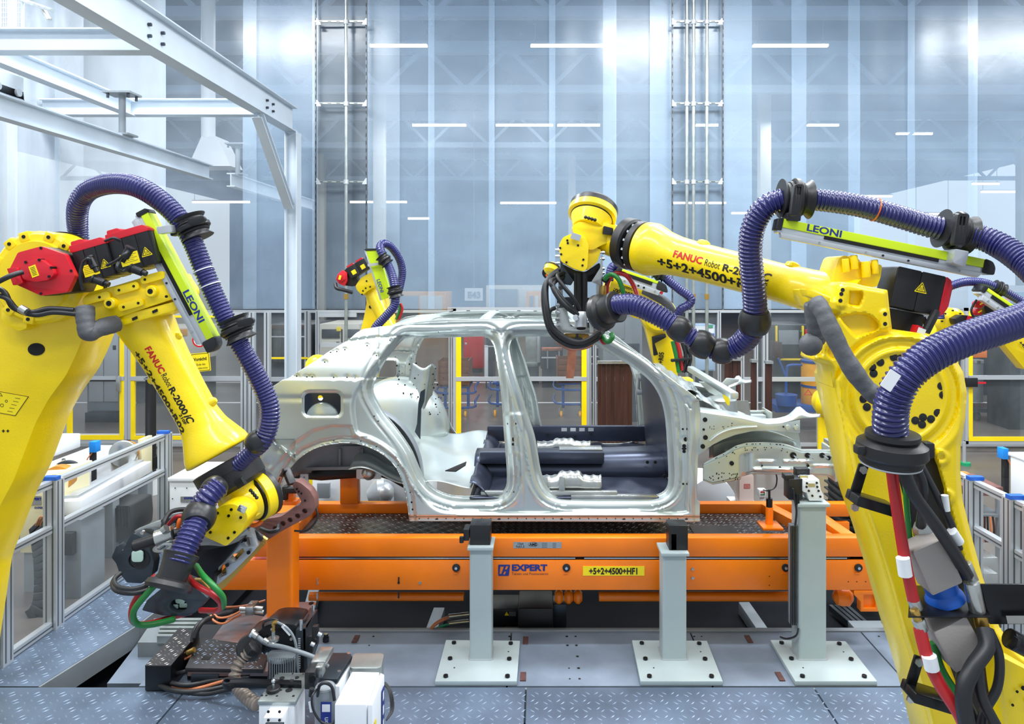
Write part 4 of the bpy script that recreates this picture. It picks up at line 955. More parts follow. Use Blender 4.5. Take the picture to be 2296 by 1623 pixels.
# front structure, both sides
def front(side):
    off = 0 if side else 1.75
    def Q(x, y, d=0): p = P(x, y, 4.97 + d); return Vector((p.x, (p.y if side else 2 * YC - p.y), p.z))
    sg = 1 if side else -1
    b = MB(); b.slab3([Q(*p) for p in [(1570, 925), (1603, 930), (1664, 939), (1720, 952), (1751, 950), (1794, 941), (1794, 970.6), (1723, 965), (1686, 967), (1649, 975), (1620, 986), (1597, 998), (1581, 1010), (1564, 1021)]], (0, sg * .012, 0)); fa = b.build('fender_apron', CARM, car, bev=.002)
    def flange(u, v):
        px = np.interp(u, [0, .12, .35, .55, .68, .83, 1], [1570, 1603, 1664, 1720, 1751, 1794, 1840]); py = np.interp(u, [0, .12, .35, .55, .68, .83, 1], [924, 929, 938, 951, 949, 938, 935])
        p = Q(px, py); wd = np.interp(u, [0, .3, .8, 1], [.22, .20, .12, .02]); return p + Vector((0, sg * wd * v, .02 * math.sin(v * 3.1) + .055 * math.exp(-((u - .84) / .05) ** 2) * math.sin(v * 3.1)))
    surf(flange, 40, 10, 'apron_top_flange', CARM, car)
    bead = [Q(x, y, -.008) for x, y in cat([(1592, 989), (1610, 975), (1635, 964), (1665, 959), (1697, 957)], 5)]
    MB().tube(bead, .007, 8).build('pressed_bead', CARM, car)
    b = MB()
    for (x, y, r) in ((1581, 941, 5.2), (1578, 963, 2.8), (1582, 981, 5.4), (1576, 1001, 5.2), (1757, 957, 2), (1784, 953, 1.6)): p = Q(x, y, -.004); b.cyl(p, p + Vector((0, sg * .003, 0)), r * 4.97 / F, 14)
    for _ in range(12): p = Q(random.uniform(1590, 1660), random.uniform(948, 962), -.003); b.cyl(p, p + Vector((0, sg * .002, 0)), .0028, 8)
    b.build('punched_holes', BLAC, car, kind='stuff')
    for x in (1768, 1787): b = MB(); p = Q(x, 959, -.012); b.lathe(p, p + Vector((0, sg, 0)), [(0, .008), (.002, .018), (.012, .02)], 18); b.build('round_boss', CARM, car)
    top = [(1576, 1040), (1598, 1027), (1623, 1015), (1649, 999), (1673, 992), (1714, 991), (1751, 993), (1770, 998), (1797, 1008), (1862, 1008), (1870, 1015)]; bot = [(1577, 1077), (1598, 1086), (1649, 1077), (1660, 1075), (1662, 1068), (1686, 1062), (1730, 1063), (1786, 1064), (1820, 1066), (1856, 1068), (1869, 1073)]
    def rail(u, v):
        tx = np.interp(u, np.linspace(0, 1, 11), [p[0] for p in top]); ty = np.interp(u, np.linspace(0, 1, 11), [p[1] for p in top]); by = np.interp(tx, [p[0] for p in bot], [p[1] for p in bot])
        y = ty + (by - ty) * v; x = tx
        h = .0
        h -= .018 * math.exp(-((y - 1052) / 3.5) ** 2) * (1 if 1690 < x < 1812 else 0) + .014 * math.exp(-((y - 1034) / 2.8) ** 2) * ((1 if 1696 < x < 1735 else 0) + (1 if 1756 < x < 1812 else 0)) + .014 * math.exp(-((y - 1044) / 2.6) ** 2) * (1 if 1822 < x < 1868 else 0)
        h += .03 * (1 if v < .13 else 0) + .02 * (1 if v > .93 else 0) + .03 * math.exp(-((x - 1672) / 8) ** 2) * (1 if v > .3 else 0)
        return Q(x, y, .05 + h)
    surf(rail, 90, 30, 'front_rail', CARM, car)
    b = MB(); b.bx(Q(1640, 1010).x, Q(1866, 1010).x, Q(1, 1, .10).y, Q(1, 1, .2).y, Q(1, 1062, .05).z, Q(1, 1018, .05).z); b.build('front_rail_box', CARM, car, bev=.006)
    def wh(u, v):
        x = 1590 + 195 * u; y = 1000 + 30 * v - 38 * math.sin(math.pi * (u * .9 + .05)) ** .7 * (1 - v * .6); return Q(x, y, .16 + .12 * v)
    surf(wh, 30, 8, 'front_wheelhouse', GALV2, car)
    b = MB(); b.slab3([Q(x, y, .2) for x, y in [(1600, 985), (1640, 965), (1790, 965), (1797, 1008), (1750, 996), (1680, 995), (1600, 1040)]], (0, sg * .01, 0)); b.build('inner_apron', GALV2, car)
    b = MB()
    for _ in range(40):
        u = random.random(); x = 1600 + 170 * u; y = np.interp(x, [p[0] for p in top], [p[1] for p in top]) + random.choice((4, 12, 17)); p = Q(x, y, .042); b.cyl(p, p + Vector((0, sg * .003, 0)), .0035, 8)
    for _ in range(24): p = Q(random.uniform(1590, 1655), random.uniform(1060, 1078), .045); b.cyl(p, p + Vector((0, sg * .003, 0)), .0045, 8)
    for (x, y, r) in ((1779, 1021, 7), (1811, 1021, 6), (1844, 1021, 6), (1858, 1027, 5), (1641, 1039, 5), (1709, 1044, 1.8), (1812, 1044, 3), (1749, 1049, 3.2)): p = Q(x, y, .038); b.cyl(p, p + Vector((0, sg * .003, 0)), r * 5 / F, 16)
    b.build('punched_holes', BLAC, car, kind='stuff')
    if side:
        for x in (1779, 1813, 1846, 1860): b = MB(); p = Q(x, 1021, .04); b.cyl(p, p + Vector((.012, -.05, -.01)), .006, 10); b.build('stud', CHR, car)
    b = MB(); b.bx(Q(1866, 1, .05).x, Q(1872, 1, .05).x, Q(1, 1, .0).y, Q(1, 1, .25).y, Q(1, 1076, .05).z, Q(1, 1006, .05).z); b.build('end_plate', CARM, car, bev=.004)
    # strut tower and upper fender rail
    t = Q(1690, 938, .35); b = MB(); b.lathe(t - Vector((0, 0, .02)), t + Vector((0, 0, 1)), [(-.25, .15), (0, .13), (.02, .10), (.025, .05)], 28); b.build('strut_tower', GALV2, car)
    def fen(u, v):
        x = 1530 + 112 * u; y = 874 + 62 * u ** 1.1 ; p = Q(x, y, .12); return p + Vector((0, sg * .30 * v, .03 * math.sin(v * 3.1) + .014 * math.sin(u * 26) * math.sin(v * 9)))
    surf(fen, 30, 14, 'cowl_side', GALV2, car)
front(True); front(False)
b = MB(); b.slab([(-62, -2), (-10, 2), (0, -10), (28, -8), (26, -2), (4, 6), (-2, 40), (-40, 22)], 8, fr=Fr(1630, 858, 6.35)); b.build('cowl_extension', CARM, car, bev=.003)
b = MB(); b.beam((1.35, 5.05, 1.62), (1.35, 6.55, 1.62), .06, .05); b.build('front_tie_bar', CARM, car, bev=.01)
b = MB(); b.slab(cat([(-6, -16), (2, -14), (9, 2), (8, 14), (2, 10), (-4, -2)], 3, True), 2, fr=Fr(1627, 895, 5.5)); b.build('yellow_plug', YLAB, car)
# ================================================================== orange lifting conveyor
cv = thing('conveyor_frame', 'long orange conveyor lifting frame passing under the car body', 'conveyor', (0, 5.1, 0))
DFc = 4.78; zt = zat(1206, DFc)
def X1(px): return xat(px, DFc)
b = MB(); b.bx(X1(560), X1(1958), DFc, DFc + .09, zat(1249, DFc), zt); b.build('upper_rail', ORG, cv, bev=.008)
b = MB(); b.bx(X1(482), X1(1960), DFc + .0, DFc + .03, zat(1323, DFc), zat(1256, DFc)); b.bx(X1(482), X1(1960), DFc + .03, DFc + .12, zat(1262, DFc), zat(1256, DFc)); b.bx(X1(482), X1(1960), DFc + .03, DFc + .12, zat(1323, DFc), zat(1317, DFc)); b.build('lower_beam', ORG, cv, bev=.004)
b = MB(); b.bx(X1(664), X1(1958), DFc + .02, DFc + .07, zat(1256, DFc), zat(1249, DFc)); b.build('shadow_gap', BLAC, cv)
b = MB(); b.bx(X1(664), X1(1290), DFc + .005, DFc + .02, zat(1253.4, DFc), zat(1251, DFc)); b.build('guide_strip', CHR, cv)
b = MB(); b.bx(X1(1310), X1(1900), DFc + .005, DFc + .02, zat(1253.4, DFc), zat(1251, DFc)); b.build('guide_strip', CHR, cv)
DR = 5.50
b = MB(); b.bx(xat(560, DR), xat(1905, DR), DR, DR + .08, zt - .10, zt); b.build('rear_rail', ORG, cv, bev=.008)
b = MB(); b.bx(xat(560, DR), xat(1905, DR), DR, DR + .04, zt - .34, zt - .14); b.build('rear_beam', ORG, cv, bev=.004)
def cross(x0, y0, x1, y1, w_=.09, z=None):
    z = zt - .045 if z is None else z
    p = P(x0, HY, DFc + .06); q = P(x1, HY, DR + .03); p.z = q.z = z
    b = MB(); b.beam(p, q, w_, .088); return b.build('cross_bar', ORG, cv, bev=.006)
cross(632, 1200, 700, 1130); cross(1858, 1206, 1716, 1130); cross(1905, 1206, 1800, 1130)
b = MB(); b.bx(xat(640, 4.9), xat(1872, 4.9), 4.875, 5.495, zt - .09, zt - .07); b.build('tread_deck', DKST, cv)
treads('tread_pattern', X1(650), X1(1850), 4.88, 5.49, zt - .07, cv, DKTR, pitch=.055, L=.042, W=.012, H=.003)
b = MB(); b.bx(xat(1560, 4.98), xat(1662, 4.98), 4.95, 5.2, zt - .069, zt - .062); b.build('smooth_cover', DKST, cv, label='smooth dark cover plate in the tread deck')
b = MB(); p = P(1727, HY, 5.0); b.bx(p.x - .07, p.x + .07, 4.93, 5.09, zt - .005, zt + .012); b.build('dowel_base', ORG, cv, bev=.003)
b = MB(); b.cyl((p.x, 5.02, zt + .01), (p.x, 5.02, zt + .13), .026, 20); b.build('locating_post', ORG, cv)
b = MB(); b.cyl((p.x, 5.02, zt + .13), (p.x, 5.02, zt + .19), .022, 16); b.cyl((p.x, 5.02, zt + .19), (p.x, 5.02, zt + .25), .008, 10); b.build('locating_tip', BLKM, cv)
# wheels, bolts, end bracket
for x in (1023, 1270, 1761, 1924):
    b = MB(); c = Vector((X1(x), DFc, zat(1272, DFc))); b.cyl(c + Vector((0, -.012, 0)), c, .026, 24); b.build('axle_cover', BLK, cv, bev=.003)
    b = MB(); b.cyl(c + Vector((0, -.02, 0)), c + Vector((0, -.012, 0)), .010, 6); b.build('axle_bolt', CHR, cv)
    b = MB(); b.cyl(Vector((c.x, DFc + .02, zat(1264, DFc))), Vector((c.x, DFc + .06, zat(1264, DFc))), .058, 28); b.build('roller', BRS if x > 1900 else BLKM, cv)
    b = MB(); b.box((c.x - .006, DFc - .004, c.z - .036), (.03, .008, .008)); b.build('tab', ORG, cv)
for x, y in ((712, 1308), (894, 1306)): b = MB(); c = Vector((X1(x), DFc - .005, zat(y, DFc))); b.cyl(c, c + Vector((0, .01, 0)), .008, 8); b.beam(c, c + Vector((.002, -.004, .04)), .008, .006); b.beam(c - Vector((0, 0, .06)), c - Vector((0, 0, .1)), .01, .01); b.build('lever_clip', CHR if x == 712 else BLK, cv)
for x, y in ((663, 1307), (942, 1306), (1553, 1275), (1553, 1295)): bolts('bolt', Fr(x, y, DFc), [(0, 0, 0)], 3.4, 3, GALV, cv)
b = MB()
for x, y in ((1725, 1292), (1725, 1312), (1902, 1304), (1921, 1304), (1941, 1304), (1960 - 4, 1304)): c = Vector((X1(x), DFc - .001, zat(y, DFc))); b.cyl(c, c + Vector((0, .003, 0)), .004, 8)
b.build('punched_holes', BLAC, cv, kind='stuff')
b = MB(); fr = Fr(1942, 1345, DFc); b.slab([(-27, -21), (27, -21), (27, 26), (-12, 26), (-12, 4), (-27, -12)], 20, [rrect(-6, -12, 22, 18, 3)], fr=fr); b.slab(rrect(-8, -14, 24, 22, 2), 3, fr=fr, w=-8); b.build('end_bracket', ORG, cv, bev=.003)
b = MB(); fr = Fr(1974, 1276, DFc - .01); b.slab(rrect(-16, -20, 22, 19, 2), 6, fr=fr); b.build('end_plate', BLK, cv, bev=.002)
bolts('bolt', Fr(1974, 1276, DFc - .012), [(-10, -10, 0), (-10, 10, 0)], 2.6, 2, CHR, cv)
# writing on the beam
fr = Fr(1376, 1280, DFc - .004)
b = MB(fr); b.slab([(-69, -10.5), (69, -10.5), (69, 10.5), (-69, 10.5)], .8); b.build('yellow_code_label', YLAB, cv, label='yellow label reading +5+2+4500+HF1')
text('code_lettering', '+5+2+4500+HF1', fr, 19.5, BLKP, cv, 0, 6.8, w=.4, bold=.035, align='CENTER', sx=.81)
fr = Fr(1132, 1278, DFc - .003)
b = MB(fr); b.slab(fil([(-15, -12), (12, -12), (9, 13), (-15, 13)], 2), .8, [[(-10, -8), (-2, -8), (-8, 9), (-12, 9)], [(3, -9), (8, -9), (4, -1), (0, -1)], [(-1, 3), (3, 3), (0, 10), (-4, 10)]]); b.build('logo_mark', NAVY, cv)
text('logo_lettering', 'EXPERT', Fr(1147, 1278, DFc - .003), 19, NAVY, cv, 0, 1, bold=.05, sx=1.22)
text('small_lettering', 'Takten und Positionieren', Fr(1147, 1289, DFc - .003), 8.5, RUST, cv, 0, 0, sx=.95)
fr = Fr(1205, 1222, DFc - .003)
b = MB(fr); b.slab(rrect(-54, -7, 54, 7, 1), .8); b.build('type_plate', GALV, cv)
text('plate_lettering', '1064', fr, 7.5, BLKP, cv, -46, -.5, w=.3); text('plate_lettering', 'N60.3', fr, 7.5, BLKP, cv, -48, 5.8, w=.3); text('plate_lettering', 'AMS', fr, 8.5, BLKP, cv, -18, 1.5, w=.3, bold=.03)
b = MB(fr); b.slab(circ(-10, -1.5, 11, 24, 5), .2, [circ(-10, -1.5, 10.4, 24, 4.4)], w=.3)
for i in range(4): b.slab([(10, -4.5 + i * 3), (22, -4.5 + i * 3), (22, -3.8 + i * 3), (10, -3.8 + i * 3)], .2, w=.3); b.slab([(34, -4.5 + i * 3), (42, -4.5 + i * 3), (42, -3.8 + i * 3), (34, -3.8 + i * 3)], .2, w=.3)
b.build('plate_marks', BLKP, cv)
# dark drive shafts and motor under the beam
sh = thing('drive_shaft', 'rusty orange drive shaft running under the conveyor beam', 'shaft', (0, 5.0, .2))
b = MB(); b.cyl((X1(665) - 0, 5.05, zat(1337, 5.05)), (X1(1030), 5.05, zat(1337, 5.05)), .03, 14); b.build('shaft', ORG, sh)
b = MB(); b.cyl((X1(1350), 5.05, zat(1337, 5.05)), (X1(1840), 5.05, zat(1337, 5.05)), .033, 14); b.build('shaft', ORG, sh)
for x in (1245, 1268, 1290): b = MB(); c = Vector((X1(x), 5.05, zat(1337, 5.05))); b.lathe(c, c + Vector((1, 0, 0)), [(0, .03), (.02, .05), (.04, .05), (.06, .03)], 14); b.build('coupling', ORG, sh)
mo = thing('drive_motor', 'black geared drive motor in the pit under the conveyor', 'motor', P(1180, 1420, 5.3))
b = MB(); b.bx(xat(1098, 5.35), xat(1165, 5.35), 5.25, 5.5, zat(1392, 5.35), zat(1352, 5.35)); b.build('motor_body', BLK, mo, bev=.01)
b = MB(); b.bx(xat(1162, 5.2), xat(1240, 5.2), 5.1, 5.4, zat(1425, 5.2), zat(1350, 5.2)); b.build('gearbox', BLK, mo, bev=.012)
b = MB(); b.slab([(-5, 4), (0, -5), (5, 4)], .5, fr=Fr(1136, 1376, 5.24)); b.build('warning_triangle', YLAB, mo)
b = MB(); b.slab(rrect(-8, -5, 8, 5, 1), .5, fr=Fr(1149, 1376, 5.24)); b.build('type_label', GALV, mo)
b = MB(); b.bx(xat(1130, 5.2), xat(1272, 5.2), 5.06, 5.4, zat(1436, 5.2), zat(1426, 5.2)); b.bx(xat(1240, 5.2), xat(1270, 5.2), 5.2, 5.35, zat(1430, 5.2), zat(1355, 5.2)); b.build('mounting_plate', DKG, mo, bev=.004)
for dx in (1137, 1262): bolts('bolt', Fr(dx, 1424, 5.1), [(0, 0, 0)], 4, 4, DKG, mo)
cc = thing('power_cables', 'orange and green power cables plugging into the drive motor', 'cable', P(1000, 1400, 5.2))
cable('orange_cable', pc((960, 1420, 5.0), (975, 1400, 5.05), (1003, 1385, 5.1), (1035, 1380, 5.2)), .012, ORC, cc)
cable('green_cable', pc((958, 1424, 5.0), (976, 1410, 5.05), (1005, 1400, 5.1), (1035, 1396, 5.2)), .008, GREP, cc)
for y in (1380, 1396): b = MB(); b.cyl(P(1005, y + 2, 5.08), P(1050, y - 3, 5.15), .016, 12); b.build('plug', GALV, cc)

# ================================================================== grey posts with base plates
def pillar(name, xc, wpx, top, basef, plate, lab, plab, kind):
    D = 4.56; t = thing(name, lab, 'post', P(xc, 1480, D))
    # plate corners in px on the bed plane
    z0 = .0; zt_ = .03
    def G(x, y, z): D_ = (CZ - z) * F / (y - HY); return Vector(((x - CX) / F * D_, D_, z))
    c = [G(x, y, zt_) for (x, y) in plate]; 
    b = MB(); b.slab3([Vector((p.x, p.y, zt_)) for p in c], (0, 0, -.029)); b.build('base_plate', WHT if False else COLM, t, bev=.003)
    p00, p10, p11, p01 = c   # front-left, front-right, back-right, back-left
    for v in (.09, .5, .9):
        for u in ((.12, .88)):
            q = p00.lerp(p10, u).lerp(p01.lerp(p11, u), v)
            b = MB(); b.cyl(q, q + Vector((0, 0, .014)), .015, 10); b.build('anchor_bolt', BLKM, t, bev=.002)
    b = MB()
    for v, u in ((.7, .86), (.3, .2)): q = p00.lerp(p10, u).lerp(p01.lerp(p11, u), v); b.cyl(q, q + Vector((0, 0, .002)), .005, 8)
    b.build('punched_holes', BLAC, t, kind='stuff')
    w_ = wpx * D / F; X = xat(xc, D); zt2 = zat(top, D); d_ = .15
    out = fil([(X - w_ / 2, D), (X + w_ / 2, D), (X + w_ / 2, D + d_), (X - w_ / 2, D + d_)], .018, 4)
    b = MB(); b.slab3([Vector((p[0], p[1], zt_)) for p in out], (0, 0, zt2 - zt_)); b.build('tube', COLM, t)
    b = MB(); b.lathe(Vector((X, D + d_ / 2, zt_)), Vector((X, D + d_ / 2, 1)), [(0, w_ * .78), (.006, w_ * .70)], 4); 
    b = MB(); b.slab3([Vector((X + (p[0] - X) * 1.12, D + d_ / 2 + (p[1] - D - d_ / 2) * 1.12, zt_)) for p in out], (0, 0, .007)); b.build('weld_bead', ALU, t)
    b = MB(); b.bx(X - w_ * .58, X + w_ * .58, D - .02, D + d_ + .02, zt2, zt2 + .02); b.build('top_plate', COLM, t, bev=.002)
    return t, X, zt2, w_, D
t1, X, z_, w_, D = pillar('steel_post', 1077.5, 50, 1232, 0, ((975, 1527), (1159, 1527), (1166, 1436), (1000, 1434)), 'grey green square steel post under the rear door opening, left of the three', '', 0)
b = MB(); b.slab(fil([(-24, 0, 0), (-24, -46, 16), (24, -46, 10), (24, 0, 0), (20, 400, 0), (-20, 400, 0)][:4] , 0), .5, fr=Fr(1077, 1330, D - .001)) 
b = MB(); b.bx(X - .07, X + .06, D + .02, D + .15, z_ + .02, zat(1168, D + .1) + .0); b.build('support_block', BLK, t1, bev=.004)
b = MB(); b.bx(X - .11, X - .075, D + .02, D + .12, zat(1215, D), zat(1190, D)); b.cyl((X - .12, D, zat(1216, D)), (X - .12, D, zat(1203, D)), .014, 12); b.build('sensor', BLK, t1)
t2, X, z_, w_, D = pillar('steel_post', 1513, 54, 1245, 0, ((1436, 1527), (1621, 1527), (1585, 1436), (1417, 1435)), 'grey green square steel post under the front hinge pillar, middle of the three', '', 0)
b = MB(); b.bx(X - .03, X + .09, D + .03, D + .15, z_ + .02, zat(1170, D + .1)); b.bx(X - .02, X + .02, D + .03, D + .09, z_ + .02, zat(1200, D)); b.build('support_block', BLK, t2, bev=.004)
t3, X, z_, w_, D = pillar('steel_post', 1823, 62, 1135, 0, ((1783, 1527), (1967, 1527), (1896, 1437), (1727, 1434)), 'tallest grey green steel post carrying the car nose, right of the three', '', 0)
b = MB(); b.bx(X - .135, X - .09, D + .02, D + .07, zat(1405, D), zat(1180, D)); b.build('cable_duct', GRY, t3, bev=.004)
b = MB()
for k in range(4): b.bx(X - .137 + k * .011, X - .133 + k * .011, D + .012, D + .021, zat(1404, D), zat(1181, D))
b.build('duct_grooves', BLKM, t3, kind='stuff')
b = MB(); b.slab([(-22, -26), (14, -28), (18, -4), (24, 8), (24, 20), (-8, 20), (-14, 2), (-22, 0)], 40, fr=Fr(1823, 1103, D + .02)); b.build('locator_block', WHT, t3, bev=.003)
bolts('bolt', Fr(1823, 1103, D + .02), [(-14, -20, 0), (8, -21, 0), (-15, -12, 0), (9, -12, 0), (-10, -3, 0), (12, -3, 0), (-2, 8, 0), (16, 10, 0)], 2.6, 2.2, BLKM, t3)
b = MB(); b.slab(rrect(-8, -4, 8, 4, 3), .8, fr=Fr(1820, 1088, D + .018)); b.build('name_plate', GALV, t3)
b = MB(); b.bx(X - .14, X - .05, D + .04, D + .14, zat(1125, D), zat(1078, D)); b.bx(X - .16, X - .10, D + .05, D + .12, zat(1082, D), zat(1070, D)); b.bx(X - .05, X + .04, D + .16, D + .22, zat(1085, D), zat(1066, D)); b.build('clamp_body', BLK, t3, bev=.004)
b = MB(); b.slab([(-9, -4), (9, -4), (9, 4), (5, 1), (-5, 1), (-9, 4)], 6, fr=Fr(1803, 1070, D + .03)); b.build('clamp_tip', CHR, t3)
b = MB(); b.tube([Vector(p) for p in cat(pc((1778, 1095, D), (1784, 1130, D), (1786, 1150, D), (1783, 1178, D)), 4)], .007, 8); b.build('sensor_cable', CBL, t3)
b = MB(); b.tube([Vector(p) for p in cat(pc((1790, 1408, D), (1785, 1425, D), (1765, 1432, D + .1), (1750, 1428, D + .2)), 4)], .006, 8); b.build('sensor_cable', CBL, t3)
b = MB(); b.cyl(P(1788, 1107, D), P(1788, 1130, D), .014, 10); b.cyl(P(1776, 1098, D), P(1776, 1106, D), .008, 8); b.build('valve', BLKM, t3)

# orange rear column and background orange posts
oc = thing('orange_column', 'thick orange column with a base plate beside the copper coloured gun arm', 'column', P(625, 1390, 4.45))
D = 4.45; X = xat(625, D)
b = MB(); out = fil([(X - .083, D), (X + .083, D), (X + .083, D + .15), (X - .083, D + .15)], .03, 5)
b.slab3([Vector((p[0], p[1], zat(1386, D))) for p in out], (0, 0, zat(1150, D) - zat(1386, D))); b.build('tube', ORG, oc)
b = MB(); b.bx(X - .10, X + .16, D - .06, D + .22, zat(1391, D), zat(1386, D)); b.build('base_plate', ORG, oc, bev=.002)
b = MB(); b.bx(X - .098, X + .158, D - .058, D + .218, zat(1386, D), zat(1385, D)); b.build('dusty_top', DUST, oc)
for dx in (.14,): b = MB(); b.cyl((X + dx, D + .19, zat(1385, D)), (X + dx, D + .19, zat(1382, D)), .016, 6); b.build('bolt', BLKM, oc)
for (x, w_, y0, y1, D, lab) in ((782, 40, 1068, 1128, 5.49, 'short orange stand post under the wheel arch'),):
    t = thing('orange_stand', lab, 'stand', P(x, y1, D)); b = MB(); b.bx(xat(x - w_ / 2, D), xat(x + w_ / 2, D), D, D + .085, zt + .001, zat(y0, D)); b.build('tube', ORG, t, bev=.006)
    b = MB(); b.bx(xat(x - w_ * .7, D), xat(x + w_ * .7, D), D - .02, D + .12, zat(y0, D), zat(y0, D) + .015); b.build('top_plate', ORG, t)
oo = thing('orange_bracket', 'small orange clamp bracket behind the copper gun arm tip', 'bracket', P(652, 1125, 5.3)); D = 5.3
b = MB(); b.bx(xat(628, D), xat(664, D), D, D + .1, zat(1136, D), zat(1124, D)); b.bx(xat(638, D), xat(656, D), D, D + .08, zat(1124, D), zat(1103, D)); b.build('base_block', ORG, oo, bev=.004)
b = MB(); b.bx(xat(634, D), xat(646, D), D - .02, D + .06, zat(1120, D), zat(1090, D)); b.bx(xat(640, D), xat(668, D), D - .03, D + .02, zat(1104, D), zat(1092, D)); b.build('clamp', BLK, oo, bev=.004)
# ================================================================== robots
def fl(b, pts, th, w=0, r=4, holes=(), fr=None): return b.slab(fil(pts, r, 3), th, holes, fr, w)
def rail_unit(root, fr, L, W=17, cap_end=1, txt=None, flip=False, tu=0):
    """hose slide: profile rail, lime cover, end caps; u along, +v towards the rail side"""
    s = -1 if flip else 1
    def Y(a, c): return (min(a * s, c * s), max(a * s, c * s))
    b = MB(fr); y0, y1 = Y(0, W); b.slab(fil([(8, y0), (L - 14, y0), (L - 14, y1), (8, y1)], 2, 2), 34, w=20); b.build('lime_cover', LIME, root, bev=.004)
    b = MB(fr); y0, y1 = Y(W, W + 13); b.slab([(2, y0), (L * .995, y0), (L * .995, y1), (2, y1)], 30, w=18); b.build('silver_rail', ALU, root, bev=.002)
    b = MB(fr); y0, y1 = Y(W + .5, W + 8); b.slab([(L * .22, y0), (L * .76, y0), (L * .76, y1), (L * .22, y1)], 3, w=21); b.build('rail_slot', BLAC, root)
    b = MB(fr); y0, y1 = Y(W + 13, W + 24); b.slab([(8, y0), (L * .97, y0), (L * .95, y1), (12, y1)], 16, w=22); b.build('mounting_profile', ALU, root, bev=.002)
    for k in (.2, .42, .5, .62, .86):
        b = MB(fr); b.cyl((L * k, s * (W + 18), 21), (L * k, s * (W + 18), 24), 2.4, 12); b.build('rail_screw', BLKM if k in (.5, .62) else GALV, root)
    b = MB(fr); y0, y1 = Y(-2, W + 12)
    if s > 0: pts = [(L - 15, y0), (L + 4, y0 + 4), (L + 12, y0 + 16), (L + 12, y1), (L - 15, y1)]
    else: pts = [(-6, y0), (10, y0), (10, y1), (-10, y1)]
    if s > 0: fl(b, pts, 34, 21, 5); b.build('end_cap', BLK, root, bev=.004); b = MB(fr)
    fl(b, [(-2, y0 + 2), (9, y0 + 1), (9, y1 - 4), (-2, y1 - 4)], 36, 21, 3); b.build('end_cap', BLK, root, bev=.004)
    if txt: text('cover_lettering', txt, fr, 21, NAVY, root, tu, (W * .82) if s > 0 else -2, w=20, bold=.03, sx=1.35)
def clamp(root, p, axis, r, gap=1.0, arm=None, nm='hose_clamp', flare=True):
    """black hose holder: ring with flared collars around p along the hose axis"""
    a = Vector(axis).normalized(); b = MB(); q = p + a
    b.lathe(p - a * r * .5, q, [(0, r * 1.22), (r * .12, r * 1.3), (r * .3, r * 1.18), (r * .7, r * 1.18), (r * .88, r * 1.3), (r, r * 1.22)], 28)
    if flare:
        b.lathe(p - a * r * 1.05, q, [(0, r * 1.42), (r * .06, r * 1.40), (r * .3, r * 1.15), (r * .6, r * 1.12)], 28)
        b.lathe(p + a * r * .45, q, [(0, r * 1.12), (r * .3, r * 1.15), (r * .55, r * 1.40), (r * .6, r * 1.42)], 28)
    o = b.build(nm, BLK, root, ang=40)
    b = MB(); pp = Vector((0, -1, 0)); b.lathe(p - a * r * .22, q, [(0, r * 1.42), (r * .08, r * 1.5), (r * .36, r * 1.5), (r * .44, r * 1.42)], 28); b.build('clamp_band', BLK, root, ang=40)
    if arm is not None:
        b = MB(); b.beam(p + (arm - p) * .35, arm, r * .8, r * .7, up=a); b.build('clamp_arm', BLK, root, bev=.006)
    return o
def ballj(root, p, r, axis, nm='protector_ball'):
    a = Vector(axis).normalized(); n = 10; prof = []
    for i in range(n + 1):
        t = -0.72 + 1.44 * i / n; prof.append((t * r, r * math.sqrt(max(.05, 1 - (t * .82) ** 2)) * 1.06))
    b = MB(); b.lathe(p, p + a, prof, 26); return b.build(nm, RUB, root, ang=60)
